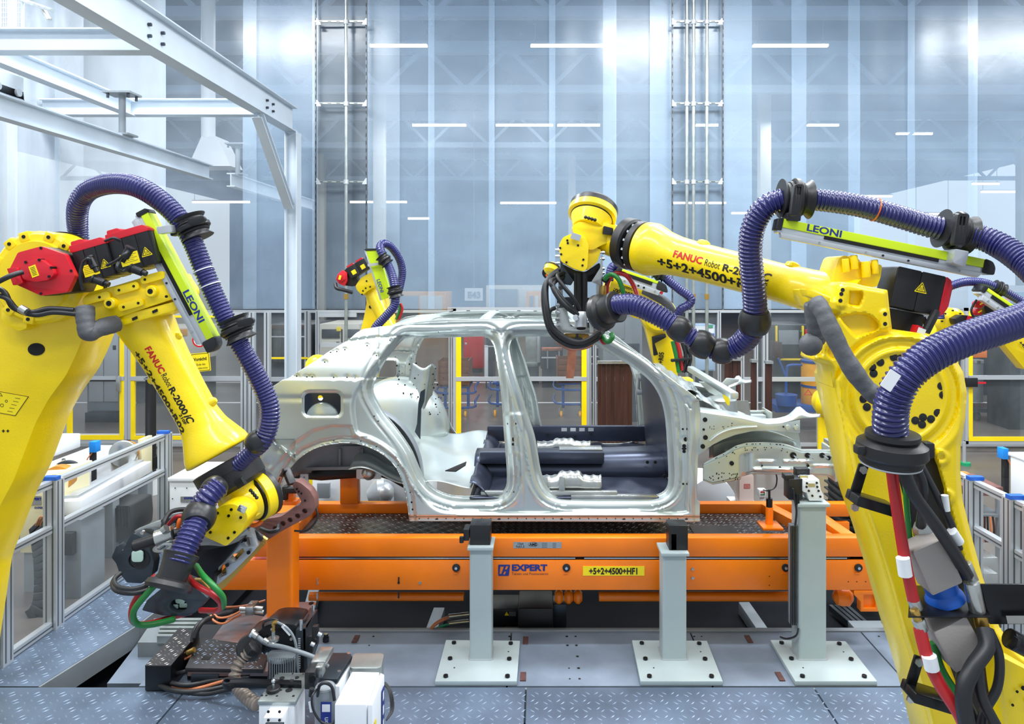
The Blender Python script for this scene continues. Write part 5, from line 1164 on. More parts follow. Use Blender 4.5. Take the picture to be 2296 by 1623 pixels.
def motor(root, fr, L, H, lab=True, red='top', tri=True, seg=3):
    """servo motor: black finned body, red cap, yellow label and triangle; u along, v across"""
    b = MB(fr)
    for k in range(seg): a = L * k / seg; fl(b, [(a + 1, -H / 2), (a + L / seg - 1, -H / 2), (a + L / seg - 1, H / 2), (a + 1, H / 2)], H * .9, H * .45, 3)
    fl(b, [(0, -H / 2 + 2), (L, -H / 2 + 2), (L, H / 2 - 2), (0, H / 2 - 2)], H * .86, H * .43, 3)
    mt = b.build('motor', BLK, root, bev=.003)
    b = MB(fr)
    if red == 'top': fl(b, [(-2, -H / 2 - 11), (L * .9, -H / 2 - 11), (L + 2, -H / 2), (L + 2, -H / 2 + 5), (-2, -H / 2 + 5)], H * .9, H * .46, 3); b.slab(fil([(2, -H / 2 - 20), (26, -H / 2 - 20), (34, -H / 2 - 10), (0, -H / 2 - 10)], 3, 2), H * .6, w=H * .4)
    else: fl(b, [(L, -H / 2 - 1), (L + 14, -H / 2 + 6), (L + 18, H / 2 - 22), (L + 10, H / 2 - 4), (L, H / 2)], H * .86, H * .45, 4); fl(b, [(L + 8, -H / 2 + 10), (L + 26, -H / 2 + 14), (L + 26, H / 2 - 24), (L + 8, H / 2 - 14)], H * .5, H * .3, 4)
    b.build('motor_cap', RED, mt, bev=.003)
    if lab:
        b = MB(fr); b.slab([(L * .18, H * .02), (L * .62, H * .02), (L * .62, H * .36), (L * .18, H * .36)], .8, w=H * .46); b.build('type_label', YLAB, mt)
        b = MB(fr)
        for k in range(5): b.slab([(L * .21, H * (.07 + .05 * k)), (L * (.5 if k % 2 else .58), H * (.07 + .05 * k)), (L * (.5 if k % 2 else .58), H * (.075 + .05 * k)), (L * .21, H * (.075 + .05 * k))], .3, w=H * .46 + .5)
        b.build('label_print', BLKP, mt)
    if tri:
        cx, cy = (L * .82, H * .12) if lab else (L * .55, -H * .1); k = H * .16
        b = MB(fr); b.slab(fil([(cx - k, cy + k * .8), (cx, cy - k * .9), (cx + k, cy + k * .8)], 2, 2), .8, w=H * .46); b.build('warning_triangle', YLAB, mt)
        b = MB(fr); q = k * .8; b.slab([(cx - q, cy + q * .78), (cx, cy - q * .88), (cx + q, cy + q * .78)], .3, [[(cx - q * .8, cy + q * .66), (cx, cy - q * .66), (cx + q * .8, cy + q * .66)]], w=H * .46 + .5)
        for m in (-.3, 0, .3): b.slab([(cx + q * m - .5, cy + q * .5), (cx + q * m + .5, cy + q * .1), (cx + q * m - .2, cy - q * .1), (cx + q * m + .9, cy - q * .1), (cx + q * m + 1.2, cy + q * .1), (cx + q * m + .5, cy + q * .5)], .3, w=H * .46 + .5)
        b.build('triangle_print', BLKP, mt)
    return mt
def print_arm(root, fr, R, code):
    for nm, st, u0, u1, v_, sz, mm, bo, sh in (('maker_lettering', 'FANUC', 89, 153, 3, 19, REDP, .035, 0), ('robot_lettering', 'Robot', 156, 187, 3, 19, BLKP, 0, 0), ('model_lettering', 'R-2000', 190, 256, 4, 19, BLKP, .03, 0), ('model_lettering', 'iC', 258, 280, 4, 22, BLKP, .03, .3), ('size_lettering', '210F', 250, 276, 13, 10, BLKP, .03, 0), ('code_lettering', code, 84, 290, 37, 25, BLKP, .035, 0)):
        text(nm, st, fr, sz, mm, root, u0, v_, bold=bo, shear=sh, wrap=(0, R), depth=.6, fit=u1 - u0)
def yslab(root, nm, pts, D, th, r=6, m=None, holes=(), bev=.006, w=0, ang=0, org=(0, 0)):
    fr = Fr(org[0], org[1], D); b = MB(fr); b.slab(fil([(p[0] - org[0], p[1] - org[1], *p[2:]) for p in pts], r, 4), th, [[(q[0] - org[0], q[1] - org[1]) for q in h] for h in holes], w=w); return b.build(nm, m or YEL, root, bev=bev)

# ------------------------------------------------------------------ left robot
lr = thing('welding_robot', 'large yellow robot at the left edge reaching down to the rear wheel arch', 'robot', P(90, 1200, 3.9))
yslab(lr, 'upper_arm', [(-330, 1625), (-250, 1150), (-150, 800), (-60, 600), (20, 560), (150, 600), (190, 690), (189, 748), (172, 792), (148, 842), (110, 893), (80, 947), (31, 1076), (0, 1134), (-60, 1290), (-110, 1625)], 3.92, 120, r=14, bev=.035)
b = MB(Fr(82, 783, 3.92)); b.slab(circ(0, 0, 19, 24, 14), 2, w=1.5); b.build('round_recess', BLAC, lr)
fr = Fr(20, 905, 3.92, 10); b = MB(fr); b.slab([(-50, -24), (42, -24), (20, 24), (-50, 24)], .6, w=.8); b.build('load_chart_label', YLAB, lr)
b = MB(fr); b.slab([(-50, -24), (42, -24), (20, 24), (-50, 24)], .3, [[(-48, -23), (40, -23), (19, 23), (-48, 23)]], w=1.2)
for k in range(5): b.slab([(12 - k * 3, -16 + k * 8), (24 - k * 3, -16 + k * 8), (24 - k * 3, -15.2 + k * 8), (12 - k * 3, -15.2 + k * 8)], .3, w=1.2)
b.slab([(-28, -14), (-22, -21), (-16, -14)], .3, [[(-26, -15), (-22, -19.6), (-18, -15)]], w=1.2); b.slab(circ(-6, -5, 3, 12), .3, [circ(-6, -5, 2, 12)], w=1.2); b.slab(circ(-14, 6, 4, 12), .3, [circ(-14, 6, 3, 12)], w=1.2)
b.build('label_print', BLKP, lr)
b = MB(Fr(8, 966, 3.92))
for dx in (-14, 0, 10): b.slab([(dx - 1, -3), (dx + 1, -3), (dx + 1, -1), (dx + 3, -1), (dx + 3, 1), (dx + 1, 1), (dx + 1, 3), (dx - 1, 3), (dx - 1, 1), (dx - 3, 1), (dx - 3, -1), (dx - 1, -1)], .6, w=1)
b.build('cross_print', BLKP, lr)
# elbow hub with lugs
c = P(92, 622, 3.88); fr = Fr(92, 622, 3.86); b = MB(fr); b.lathe((0, 0, -70), (0, 0, 1), [(0, 104), (74, 104), (84, 96), (86, 82), (92, 80)], 48); b.build('elbow_hub', YEL, lr)
b = MB(fr); b.lathe((0, 0, -74), (0, 0, 1), [(0, 107), (10, 107)], 48); b.build('hub_gap', BLKM, lr)
for a, ln in ((-158, 15), (-128, 14), (-106, 14), (-72, 16), (-48, 16), (160, 14), (130, 14), (100, 14)):
    x, y = 94 * math.cos(math.radians(a)), 94 * math.sin(math.radians(a)); b = MB(fr); b.box((x, y, 8), (24, 22, 20), a + 90); b.build('hub_lug', YEL, lr, bev=.008)
    b = MB(fr); b.cyl((x, y, 17), (x, y, 19.5), 4, 12); b.build('bolt_recess', BLAC, lr)
# red J3 motor
oct_ = [(40, 566), (92, 552), (145, 570), (168, 618), (151, 655), (92, 663), (34, 637), (21, 604)]
yslab(lr, 'motor_body', [(x * 1.02 + 6, y + 1) for x, y in oct_], 3.72, 80, r=5, m=BLK, bev=.006)
mt_ = yslab(lr, 'motor_cover', oct_, 3.66, 14, r=4, m=RED, bev=.005)
yslab(lr, 'cover_boss', [(54, 604), (66, 586), (100, 581), (126, 600), (131, 615), (117, 628), (89, 632), (62, 626)], 3.66, 20, r=5, m=RED, w=14, bev=.005)
yslab(lr, 'connector_block', [(24, 602), (46, 600), (60, 634), (38, 640)], 3.66, 20, r=3, m=RED, w=12, bev=.004)
fr = Fr(86, 608, 3.66, -20); b = MB(fr); b.slab([(-8, -13), (8, -13), (8, 13), (-8, 13)], 1, w=15); b.build('type_label', YLAB, lr)
b = MB(fr)
for k in range(6): b.slab([(-5, -9 + 3.4 * k), (5, -9 + 3.4 * k), (5, -8 + 3.4 * k), (-5, -8 + 3.4 * k)], .3, w=15.4)
b.build('label_print', BLKP, lr)
b = MB(Fr(0, 0, 3.66)); fo = Fr(92, 608, 3.66); b = MB(fo)
for x, y in ((92, 556), (160, 607), (92, 658), (23, 604), (68, 588), (98, 583), (125, 600), (120, 620)): b.cyl((x - 92, y - 608, 0), (x - 92, y - 608, 16 if 60 < x < 126 and 570 < y < 640 else 1.5), 3, 10)
b.build('cover_screws', BLKM, lr, kind='stuff')
# elbow block
yslab(lr, 'elbow_block', [(182, 672), (200, 655), (260, 640), (333, 618), (374, 612), (380, 628), (396, 650), (394, 668), (333, 688), (240, 720), (209, 718), (196, 700)], 3.80, 110, r=10, bev=.014)
fo = Fr(290, 665, 3.80, -15); b = MB(fo)
for (x0, x1, y0, y1) in ((-98, -38, -24, -6), (-26, 30, -28, -10), (38, 92, -36, -18), (-26, 30, 12, 28)): b.slab(rrect(x0, y0, x1, y1, 7), 8, w=8)
b.build('mounting_pads', YEL, lr, bev=.005)
b = MB(fo)
for (x, y) in ((-60, -15), (-14, -19), (20, -19), (48, -27), (20, 20), (-14, 20), (-92, 8), (84, 22)): b.cyl((x, y, 6), (x, y, 8.8), 3, 12)
b.build('bolt_recesses', BLAC, lr, kind='stuff')
for (x, y) in ((54, 2), (-42, 4)):
    b = MB(fo); b.lathe((x, y, 0), (x, y, 1), [(0, 15), (9, 13), (11, 11), (11, 6)], 24); b.build('lifting_boss', YEL, lr)
    b = MB(fo); b.cyl((x, y, 9), (x, y, 11.5), 6, 16); b.build('boss_hole', BLAC, lr)
b = MB(fo); fl(b, [(-96, 36), (98, 36), (92, 56), (-84, 58)], 90, -4, 8); b.build('lower_collar', YEL, lr, bev=.01)
b = MB(fo); b.slab([(-8, 48), (4, 46), (4, 52), (-8, 54)], 2, w=-1); b.slab([(40, 44), (52, 42), (52, 48), (40, 50)], 2, w=-1); b.build('collar_slots', BLAC, lr)
# two servo motors above it
motor(lr, Fr(192, 600, 3.80, -16), 78, 76, seg=3)
motor(lr, Fr(272, 577, 3.82, -16), 92, 78, seg=3)
for pts in (((205, 598, 3.62), (200, 580, 3.58), (186, 590, 3.6), (180, 620, 3.6), (186, 650, 3.62)), ((290, 560, 3.62), (280, 570, 3.56), (262, 584, 3.58), (240, 595, 3.6)), ((272, 576, 3.6), (262, 600, 3.56), (275, 608, 3.6), (300, 600, 3.62), (330, 612, 3.66)), ((236, 540, 3.66), (256, 534, 3.64), (270, 540, 3.66))):
    cable('motor_cable', pc(*pts), .008, CBL, lr)
for (x, y, a) in ((206, 588, 60), (286, 566, 120), (222, 630, 20), (306, 606, 20)):
    b = MB(Fr(x, y, 3.62, a)); b.cyl((-10, 0, 0), (14, 0, 0), 9, 14); b.cyl((-14, 0, 0), (-10, 0, 0), 11, 14); b.cyl((14, 0, 0), (24, 0, 0), 6, 12); b.build('motor_plug', BLK, lr)
# cables at the left edge
for pts in (((-20, 640, 3.6), (10, 655, 3.58), (30, 690, 3.6), (70, 700, 3.6), (110, 692, 3.62), (165, 695, 3.66)), ((-20, 660, 3.6), (14, 668, 3.58), (40, 695, 3.6), (80, 706, 3.6), (120, 700, 3.62), (170, 704, 3.66)), ((-20, 640, 3.55), (20, 620, 3.55), (50, 610, 3.6))):
    cable('hub_cable', pc(*pts), .013, CBL, lr)
b = MB(Fr(52, 695, 3.58)); b.cyl((-6, -4, 0), (8, 4, 0), 9, 14); b.build('silver_clip', GALV, lr)
b = MB(Fr(40, 715, 3.9)); fl(b, [(-22, -30), (34, -10), (34, 20), (16, 26), (-14, 10), (-22, 0)], 40, 20, 4); b.build('stopper_block', YEL, lr, bev=.006)
# grey sleeve under the elbow
cable('fabric_sleeve', pc((190, 690, 3.70), (192, 720, 3.68), (200, 745, 3.68), (225, 735, 3.72), (262, 725, 3.8)), .045, GRYC, lr, seg=14, wr=1)
# forearm
pA, pB = P(312, 697, 4.00), P(497, 1028, 4.0); fa = Ax(pA, pB); LF = (pB - pA).length / fa.to_scale()[0].__abs__()
def RL(t): return float(np.interp(t, [0, 30, 80, 130, 200, 270, 300, 330, 350, 362, LF], [62, 60, 53, 49, 46, 45, 50, 62, 70, 72, 72]))
b = MB(fa); b.lathe((-20, 0, 0), (1e5, 0, 0), [(t + 20, RL(t)) for t in list(range(0, int(LF) - 14, 8)) + [LF - 14]] + [(LF + 8, 70), (LF + 10, 62)], 44); b.build('forearm', YEL, lr, ang=50)
for (t, a) in ((92, -48), (258, -45), (150, 46)): b = MB(fa); b.lathe((t, a * .92, 4), (t, a * 1.12, 4), [(0, 12), (10, 9), (14, 5)], 14); b.build('casting_boss', YEL, lr)
print_arm(lr, fa, RL, '+5+2+4500+R02')
b = MB(fa); b.lathe((LF + 10, 0, 0), (1e5, 0, 0), [(0, 62), (2, 71), (24, 71), (26, 62)], 40); b.build('seal_ring', BLK, lr)
b = MB(fa); b.lathe((LF + 32, 0, 0), (1e5, 0, 0), [(0, 60), (2, 70), (34, 69), (42, 60), (44, 44)], 40); b.build('wrist_collar', BLK, lr)
b = MB(fa)
for k in range(14): a = 2 * math.pi * k / 14; b.box((LF + 31, 60 * math.sin(a), 60 * math.cos(a)), (4, 6, 6))
b.build('ring_screws', CHR, lr, kind='stuff')
b = MB(fa); b.lathe((LF + 68, 0, 0), (1e5, 0, 0), [(0, 44), (20, 40), (50, 34), (80, 30)], 30); b.build('wrist_neck', YEL, lr)
b = MB(Fr(539, 1082, 3.83, 58)); b.slab(rrect(-10, -9, 10, 9, 3), 14, w=6); b.build('neck_cover', BLK, lr, bev=.003)
# wrist drum
cD = P(574, 1114, 4.05); ax = Vector((.52, .82, .20)).normalized(); s = 4.05 / F
b = MB(); b.lathe(cD - ax * 52 * s, cD + ax, [(0, 34 * s), (14 * s, 40 * s), (34 * s, 46 * s), (38 * s, 46 * s)], 36); b.build('wrist_drum', YEL, lr)
b = MB(); b.lathe(cD - ax * 12 * s, cD + ax, [(0, 47 * s), (2 * s, 51 * s), (6 * s, 51 * s), (8 * s, 47 * s)], 40); b.build('drum_gap', BLKM, lr)
b = MB(); b.lathe(cD - ax * 8 * s, cD + ax, [(0, 50 * s), (3 * s, 55 * s), (26 * s, 54 * s)], 40); b.build('drum_rim', YEL, lr)
b = MB(); b.lathe(cD + ax * 18 * s, cD + ax, [(0, 55 * s), (12 * s, 54 * s), (18 * s, 46 * s)], 40); b.build('drum_seal', RUB, lr)
b = MB()
fr = Fr(566, 1112, 3.9, 50)
for k in range(4): b.ball(fr @ Vector((-12 + 7 * k, -8, 6)), .010, 10)
b.build('drum_bolts', BLK, lr, kind='stuff')
b = MB(Fr(546, 1130, 4.0, -20)); fl(b, [(-50, -30), (20, -38), (34, 20), (-10, 44), (-48, 36)], 50, 10, 12); b.build('wrist_fork', YEL, lr, bev=.016)
yslab(lr, 'wrist_housing', [(456, 1190), (476, 1147), (499, 1133), (524, 1129), (551, 1145), (556, 1163), (543, 1192), (507, 1225), (488, 1216), (460, 1204)], 3.72, 60, r=7, bev=.01)
b = MB(Fr(505, 1180, 3.72))
for (x, y) in ((519, 1142), (540, 1160), (513, 1156), (472, 1193), (526, 1193), (512, 1206), (488, 1150)): b.cyl((x - 505, y - 1180, 0), (x - 505, y - 1180, 1.8), 3.2, 12)
b.build('housing_screws', BLKM, lr, kind='stuff')
b = MB(Fr(544, 1140, 3.70, 25)); b.slab(rrect(-9, -7, 9, 7, 2), 5, w=5); b.slab(rrect(-5, -4, 5, 4, 1), 2, w=7); b.build('bright_clamp', CHR, lr, bev=.002)
# hose pack
hl = thing('hose_pack', 'blue corrugated hose arching over the left robot down to its gun', 'hose', P(300, 415, 3.9), 'robot hose packs')
hl['group'] = 'robot hose packs'
hp_ = [(182, 560, 4.15, .050), (174, 510, 4.12, .054), (176, 460, 4.05, .056), (200, 427, 4.0, .056), (250, 412, 3.9, .057), (305, 418, 3.82, .057), (360, 450, 3.8, .056), (405, 495, 3.8, .054), (433, 545, 3.8, .052), (455, 600, 3.8, .052), (480, 660, 3.8, .051), (510, 722, 3.8, .051), (545, 785, 3.82, .051), (580, 850, 3.85, .052), (603, 905, 3.86, .053), (603, 950, 3.86, .053), (588, 990, 3.86, .050), (556, 1020, 3.88, .045), (530, 1045, 3.9, .044)]
hose('hose', [P(*p[:3]) for p in hp_], [p[3] for p in hp_], .0175, HOS, hl, 18)
for (x0, y0, D_, x1, y1) in ((456, 606, 3.8, 1, 1), (472, 640, 3.8, 1, 1)):
    b = MB(); p = P(x0, y0, D_); a = (P(480, 660, 3.8) - P(455, 600, 3.8)).normalized(); b.lathe(p - a * .003, p + a, [(0, .0545), (.005, .0545)], 24); b.build('white_tie', WLAB, hl)
clamp(hl, P(434, 510, 3.80), P(445, 540, 3.8) - P(425, 495, 3.8), .058, arm=P(385, 522, 3.80))
clamp(hl, P(532, 738, 3.81), P(540, 775, 3.8) - P(515, 720, 3.8), .058, arm=P(500, 752, 3.80))
b = MB(Fr(432, 498, 3.66, -14)); fl(b, [(-6, -8), (28, -8), (34, 0), (28, 8), (-6, 8)], 10, 10, 6); b.build('clamp_lever', BLK, hl, bev=.004)
b = MB(Fr(545, 724, 3.66, -14)); fl(b, [(-10, -8), (24, -8), (30, 0), (24, 8), (-10, 8)], 10, 10, 6); b.build('clamp_lever', BLK, hl, bev=.004)
ballj(hl, P(577, 990, 3.86), .060, P(560, 1018, 3.86) - P(592, 985, 3.86))
rt = thing('hose_rail', 'lime and silver hose slide rail on the left robot forearm', 'rail', P(400, 620, 3.84), 'hose slide rails')
frr = Fr(338, 470, 3.84, 62.2); rail_unit(rt, frr, 335, 17, txt='LEONI', tu=200)
b = MB(Fr(372, 515, 3.72, -8)); fl(b, [(-18, -8), (14, -10), (16, 8), (-16, 8)], 20, 6, 3); b.build('silver_holder', ALU, rt, bev=.004)

# lower hose to the gun
hg = thing('gun_hose', 'short blue corrugated hose hanging from the left robot wrist to the gun', 'hose', P(440, 1150, 3.6))
hg['group'] = 'robot hose packs'
hp2 = [(492, 1088, 3.66, .058), (470, 1110, 3.62, .06), (452, 1135, 3.6, .061), (445, 1160, 3.56, .062), (430, 1195, 3.5, .062), (416, 1225, 3.46, .062), (400, 1262, 3.42, .06)]
hose('hose', [P(*p[:3]) for p in hp2], [p[3] for p in hp2], .0185, HOS, hg, 18)
ballj(hg, P(480, 1096, 3.66), .060, P(470, 1110, 3.6) - P(492, 1088, 3.66)); ballj(hg, P(447, 1158, 3.57), .076, P(440, 1180, 3.5) - P(452, 1140, 3.6))
a = (P(392, 1285, 3.4) - P(412, 1235, 3.45)).normalized(); p = P(408, 1240, 3.46)
b = MB(); b.lathe(p, p + a, [(0, .078), (.004, .084), (.012, .080), (.05, .072), (.12, .066), (.13, .10), (.15, .108), (.165, .10)], 32); b.build('hose_boot', RUB, hg)

# ------------------------------------------------------------------ left spot welding gun
gl = thing('welding_gun', 'spot welding gun with copper coloured arm held by the left robot', 'welding gun', P(480, 1240, 4.0))
arm = [(556, 1192), (585, 1165), (630, 1158), (648, 1146), (664, 1134), (672, 1132), (676, 1124), (655, 1088), (662, 1078), (676, 1084), (695, 1100), (705, 1118), (706, 1142), (697, 1156), (640, 1186), (598, 1212), (580, 1222), (566, 1206)]
yslab(gl, 'gun_arm', arm, 4.28, 30, r=5, m=COPD, holes=[circ(617, 1185, 6, 14), circ(634, 1174, 6, 14), circ(650, 1166, 6, 14), circ(667, 1157, 6, 14), circ(683, 1146, 6, 14)], bev=.004)
b = MB(Fr(684, 1122, 4.28)); 
for (x, y) in ((0, 0), (-14, -20), (-18, -26), (-8, -16)): b.cyl((x, y, 0), (x, y, 1.5), 2.4, 8)
b.build('arm_screws', BLKM, gl, kind='stuff')
b = MB(); b.beam(P(655, 1086, 4.3), P(640, 1050, 4.35), .045, .03); b.beam(P(640, 1052, 4.3), P(628, 1072, 4.35), .02, .02); b.build('electrode_holder', BLK, gl, bev=.004)
b = MB(); b.cyl(P(629, 1070, 4.3), P(622, 1090, 4.3), .012, 12); b.cyl(P(622, 1090, 4.3), P(620, 1096, 4.3), .02, 12, .006); b.build('electrode_tip', COP, gl)
# aluminium bracket
fr = Fr(500, 1270, 4.05); ab = [(481, 1312), (440, 1330), (492, 1262), (512, 1242), (535, 1205), (556, 1188), (568, 1200), (577, 1226), (560, 1245), (520, 1285), (492, 1308)]
b = MB(fr); b.slab(fil([(x - 500, y - 1270) for x, y in ab], 4, 3), 22, [fil([(x - 500, y - 1270) for x, y in h], 2, 2) for h in ([(486, 1285), (500, 1262), (506, 1270), (508, 1288), (490, 1296)], [(512, 1252), (544, 1228), (548, 1236), (524, 1262)], [(546, 1206), (558, 1204), (562, 1222), (556, 1226)])]); b.build('bracket_plate', ALU, gl, bev=.003)
b = MB(fr); b.slab([(-44, 54), (50, -50), (84, -40), (-10, 60)], 10, w=-24); b.build('bracket_backing', BRS, gl)
bolts('bolt', Fr(500, 1270, 4.04), [(42, -58, 0), (58, -32, 0), (10, -4, 0), (50, -60, 0)], 4.5, 3, BLKM, gl)
# dark gun body
yslab(gl, 'gun_body', [(375, 1250), (420, 1225), (470, 1222), (505, 1225), (540, 1212), (500, 1262), (470, 1290), (440, 1300), (380, 1300)], 3.95, 70, r=8, m=BLKM, bev=.008)
yslab(gl, 'clamp_plate', [(300, 1190), (345, 1172), (390, 1160), (405, 1175), (360, 1192), (335, 1210), (318, 1212)], 3.8, 16, r=4, m=GALV, bev=.003)
b = MB(Fr(395, 1178, 3.7)); fl(b, [(-30, -16), (10, -24), (16, -6), (-22, 14)], 30, 10, 3); b.build('dark_plate', DKG, gl, bev=.004)
bolts('bolt', Fr(360, 1180, 3.7), [(-38, 12, 0), (18, 0, 12), (38, -8, 12)], 4.5, 7, GALV, gl)
b = MB(); b.cyl(P(302, 1224, 3.5), P(358, 1206, 3.52), .027, 18); b.build('black_tube', BLK, gl)
b = MB(); b.cyl(P(298, 1226, 3.497), P(303, 1224, 3.5), .022, 18); b.build('tube_bore', BLAC, gl)
b = MB(); b.cyl(P(350, 1208, 3.52), P(388, 1196, 3.54), .040, 22); b.cyl(P(366, 1190, 3.5), P(374, 1184, 3.5), .02, 16); b.build('tube_clamp', GALV, gl)
b = MB(); b.cyl(P(388, 1198, 3.54), P(420, 1192, 3.58), .024, 16); b.build('black_tube', BLK, gl)
b = MB(Fr(365, 1228, 3.5, -14)); b.slab(circ(0, 0, 24, 28, 10), 4, [circ(0, 0, 14, 20, 5)]); b.build('clamp_washer', GALV, gl, bev=.002)
# gripper plates, left
yslab(gl, 'cheek_plate', [(250, 1250), (262, 1222), (275, 1235), (290, 1205), (300, 1196), (330, 1210), (345, 1260), (340, 1290), (318, 1308), (285, 1306), (268, 1285), (260, 1262)], 3.72, 26, r=4, m=DKG, holes=[circ(305, 1256, 17, 22)], bev=.004)
b = MB(Fr(303, 1250, 3.68)); b.slab(rrect(-14, -12, 12, 14, 8), 3, w=-10); b.build('milky_lens', LENSM, gl, bev=.003)
b = MB(Fr(305, 1260, 3.68)); b.cyl((0, 0, -26), (0, 0, -16), 22, 24); b.build('lens_housing', BLK, gl)
# transformer plate, lower right
yslab(gl, 'transformer_plate', [(330, 1345), (372, 1312), (398, 1300), (440, 1318), (467, 1342), (440, 1372), (420, 1382), (366, 1380), (318, 1368)], 3.6, 40, r=4, m=DKG, holes=[circ(400, 1358, 20, 24, 15)], bev=.004)
b = MB(Fr(402, 1354, 3.62)); b.slab(rrect(-12, -16, 10, 2, 7), 3, w=-6); b.slab(rrect(-26, 4, -6, 14, 3), 3, w=-6); b.slab(rrect(-4, 2, 14, 12, 3), 3, w=-8); b.build('milky_lens', LENSM, gl, bev=.002)
b = MB(Fr(402, 1358, 3.62)); b.cyl((0, 0, -30), (0, 0, -16), 26, 24); b.build('lens_housing', BLK, gl)
yslab(gl, 'light_flange', [(372, 1310), (398, 1296), (452, 1300), (470, 1320), (466, 1336), (430, 1318)], 3.66, 10, r=3, m=BRS, bev=.002)
yslab(gl, 'lower_block', [(380, 1290), (480, 1262), (476, 1300), (470, 1330), (430, 1330), (390, 1322)], 3.98, 50, r=6, m=BLKM, bev=.006)
bolts('bolt', Fr(440, 1310, 3.64), [(-22, 2, 0), (26, 14, 0), (18, 26, 0), (-14, 28, 0)], 5, 5, CHR, gl)
# cables and coolant tubes
for pts, r, m, nm in ((((350, 1290, 3.5), (320, 1320, 3.45), (296, 1362, 3.45), (300, 1395, 3.5), (330, 1398, 3.55), (380, 1385, 3.65), (430, 1372, 3.7)), .014, RDT, 'red_tube'),
        (((360, 1300, 3.44), (330, 1330, 3.4), (300, 1370, 3.4), (306, 1398, 3.45), (340, 1400, 3.5), (390, 1388, 3.6)), .015, GRN, 'green_tube'),
        (((418, 1288, 3.52), (440, 1312, 3.45), (475, 1332, 3.42), (495, 1352, 3.45), (488, 1368, 3.5), (450, 1368, 3.6)), .014, RDT, 'red_tube'),
        (((440, 1268, 3.55), (455, 1290, 3.45), (480, 1315, 3.4), (500, 1340, 3.42), (498, 1362, 3.48), (470, 1372, 3.56)), .014, GRN, 'green_tube'),
        (((370, 1215, 3.6), (366, 1180, 3.55), (380, 1150, 3.6), (410, 1142, 3.65), (435, 1148, 3.65)), .012, CBL, 'black_cable'),
        (((262, 1290, 3.55), (252, 1308, 3.5), (262, 1325, 3.45), (300, 1330, 3.42), (340, 1318, 3.45), (360, 1295, 3.5)), .011, CBL, 'black_cable'),
        (((270, 1285, 3.5), (256, 1300, 3.45), (266, 1316, 3.4), (300, 1320, 3.38), (335, 1308, 3.42), (355, 1290, 3.5)), .011, CBL, 'black_cable'),
        (((390, 1215, 3.6), (400, 1190, 3.6), (404, 1165, 3.6), (420, 1155, 3.65)), .013, ORB, 'orange_tube'),
        (((375, 1178, 3.62), (395, 1158, 3.6), (418, 1158, 3.6)), .009, RDT, 'red_tube'),
        (((555, 1175, 4.1), (570, 1178, 4.05), (585, 1170, 4.05), (586, 1158, 4.1)), .012, ORB, 'orange_tube'),
        (((585, 1185, 4.2), (605, 1192, 4.15), (622, 1188, 4.15), (625, 1178, 4.2)), .012, CBL, 'black_cable'),
        (((560, 1180, 4.15), (575, 1196, 4.1), (590, 1208, 4.1)), .018, CBL, 'black_cable'),
        (((660, 1190, 4.3), (690, 1188, 4.3), (712, 1160, 4.3), (706, 1130, 4.32)), .006, CBL, 'black_cable')):
    cable(nm, pc(*pts), r, m, gl)
b = MB(); b.cyl(P(585, 1203, 4.1), P(598, 1212, 4.1), .016, 12); b.build('brass_plug', BRS, gl)

# ------------------------------------------------------------------ right robot
rr = thing('welding_robot', 'large yellow robot at the right edge reaching left over the car roof', 'robot', P(2150, 1600, 3.3))
Dr = 3.25
ua = [(1868, 850), (1875, 889), (1889, 944), (1905, 1027), (1916, 1080), (1930, 1129), (1958, 1206), (1990, 1309), (2022, 1422), (2048, 1503), (2074, 1593), (2100, 1700), (2420, 1700), (2400, 1560), (2340, 1495), (2296, 1468), (2262, 1435), (2241, 1406), (2203, 1293), (2177, 1197), (2158, 1120), (2153, 1055), (2154, 1000), (2164, 940), (2168, 880), (2160, 835), (2138, 795), (2105, 764), (2065, 747), (2020, 741), (1970, 748), (1925, 771), (1890, 805)]
HC = (2020, 888)
trough = [(1998, 1010), (2095, 1005), (2128, 1120), (2175, 1300), (2235, 1480), (2290, 1640), (2180, 1640), (2120, 1480), (2060, 1260), (2012, 1080)]
def hup(x, y, do, dh):
    h = .06 * sst(-do, 16, 0) ** 2 * 1.0
    d = np.hypot(x - HC[0], y - HC[1])
    h = h + .022 * (sst(d, 134, 128) - sst(d, 112, 104)) + .012 * sst(d, 100, 92) - .008 * np.exp(-((d - 122) / 6.0) ** 2)
    h = h - .012 * np.exp(-(((d - 150) / 8.0) ** 2)) * (y > 900)
    for (cx, cy) in ((2111, 1026), (2123, 1114)): q = np.hypot(x - cx, y - cy); h = h - .016 * sst(q, 19, 15) + .010 * sst(q, 8, 5)
    dt = poly_sdf(x, y, trough); h = h + .07 * sst(-dt, -2, 8)
    return h
relief('upper_arm', ua, [], hup, 3.6, lambda x, y, h: P(x, y, Dr + h), YEL, rr, solid=0, ang=70)
b = MB(Fr(0, 0, 1)); f0 = Fr(2050, 1100, Dr + .05); b = MB(f0); b.slab([(x - 2050, y - 1100) for x, y in ua], 120, w=0); b.build('arm_back', YEL, rr, bev=.03)
yslab(rr, 'cable_channel', [(2000, 1012), (2093, 1008), (2125, 1120), (2172, 1300), (2232, 1480), (2286, 1640), (2184, 1640), (2124, 1480), (2064, 1260), (2014, 1080)], Dr + .048, 8, r=4, m=BLK, w=0, bev=.003)
for (x, y) in ((2111, 1026), (2123, 1114)): b = MB(Fr(x, y, Dr - .005)); b.cyl((0, 0, -6), (0, 0, 0), 5.5, 16); b.build('pin_hole', BLAC, rr)
fo = Fr(HC[0], HC[1], Dr + .028)
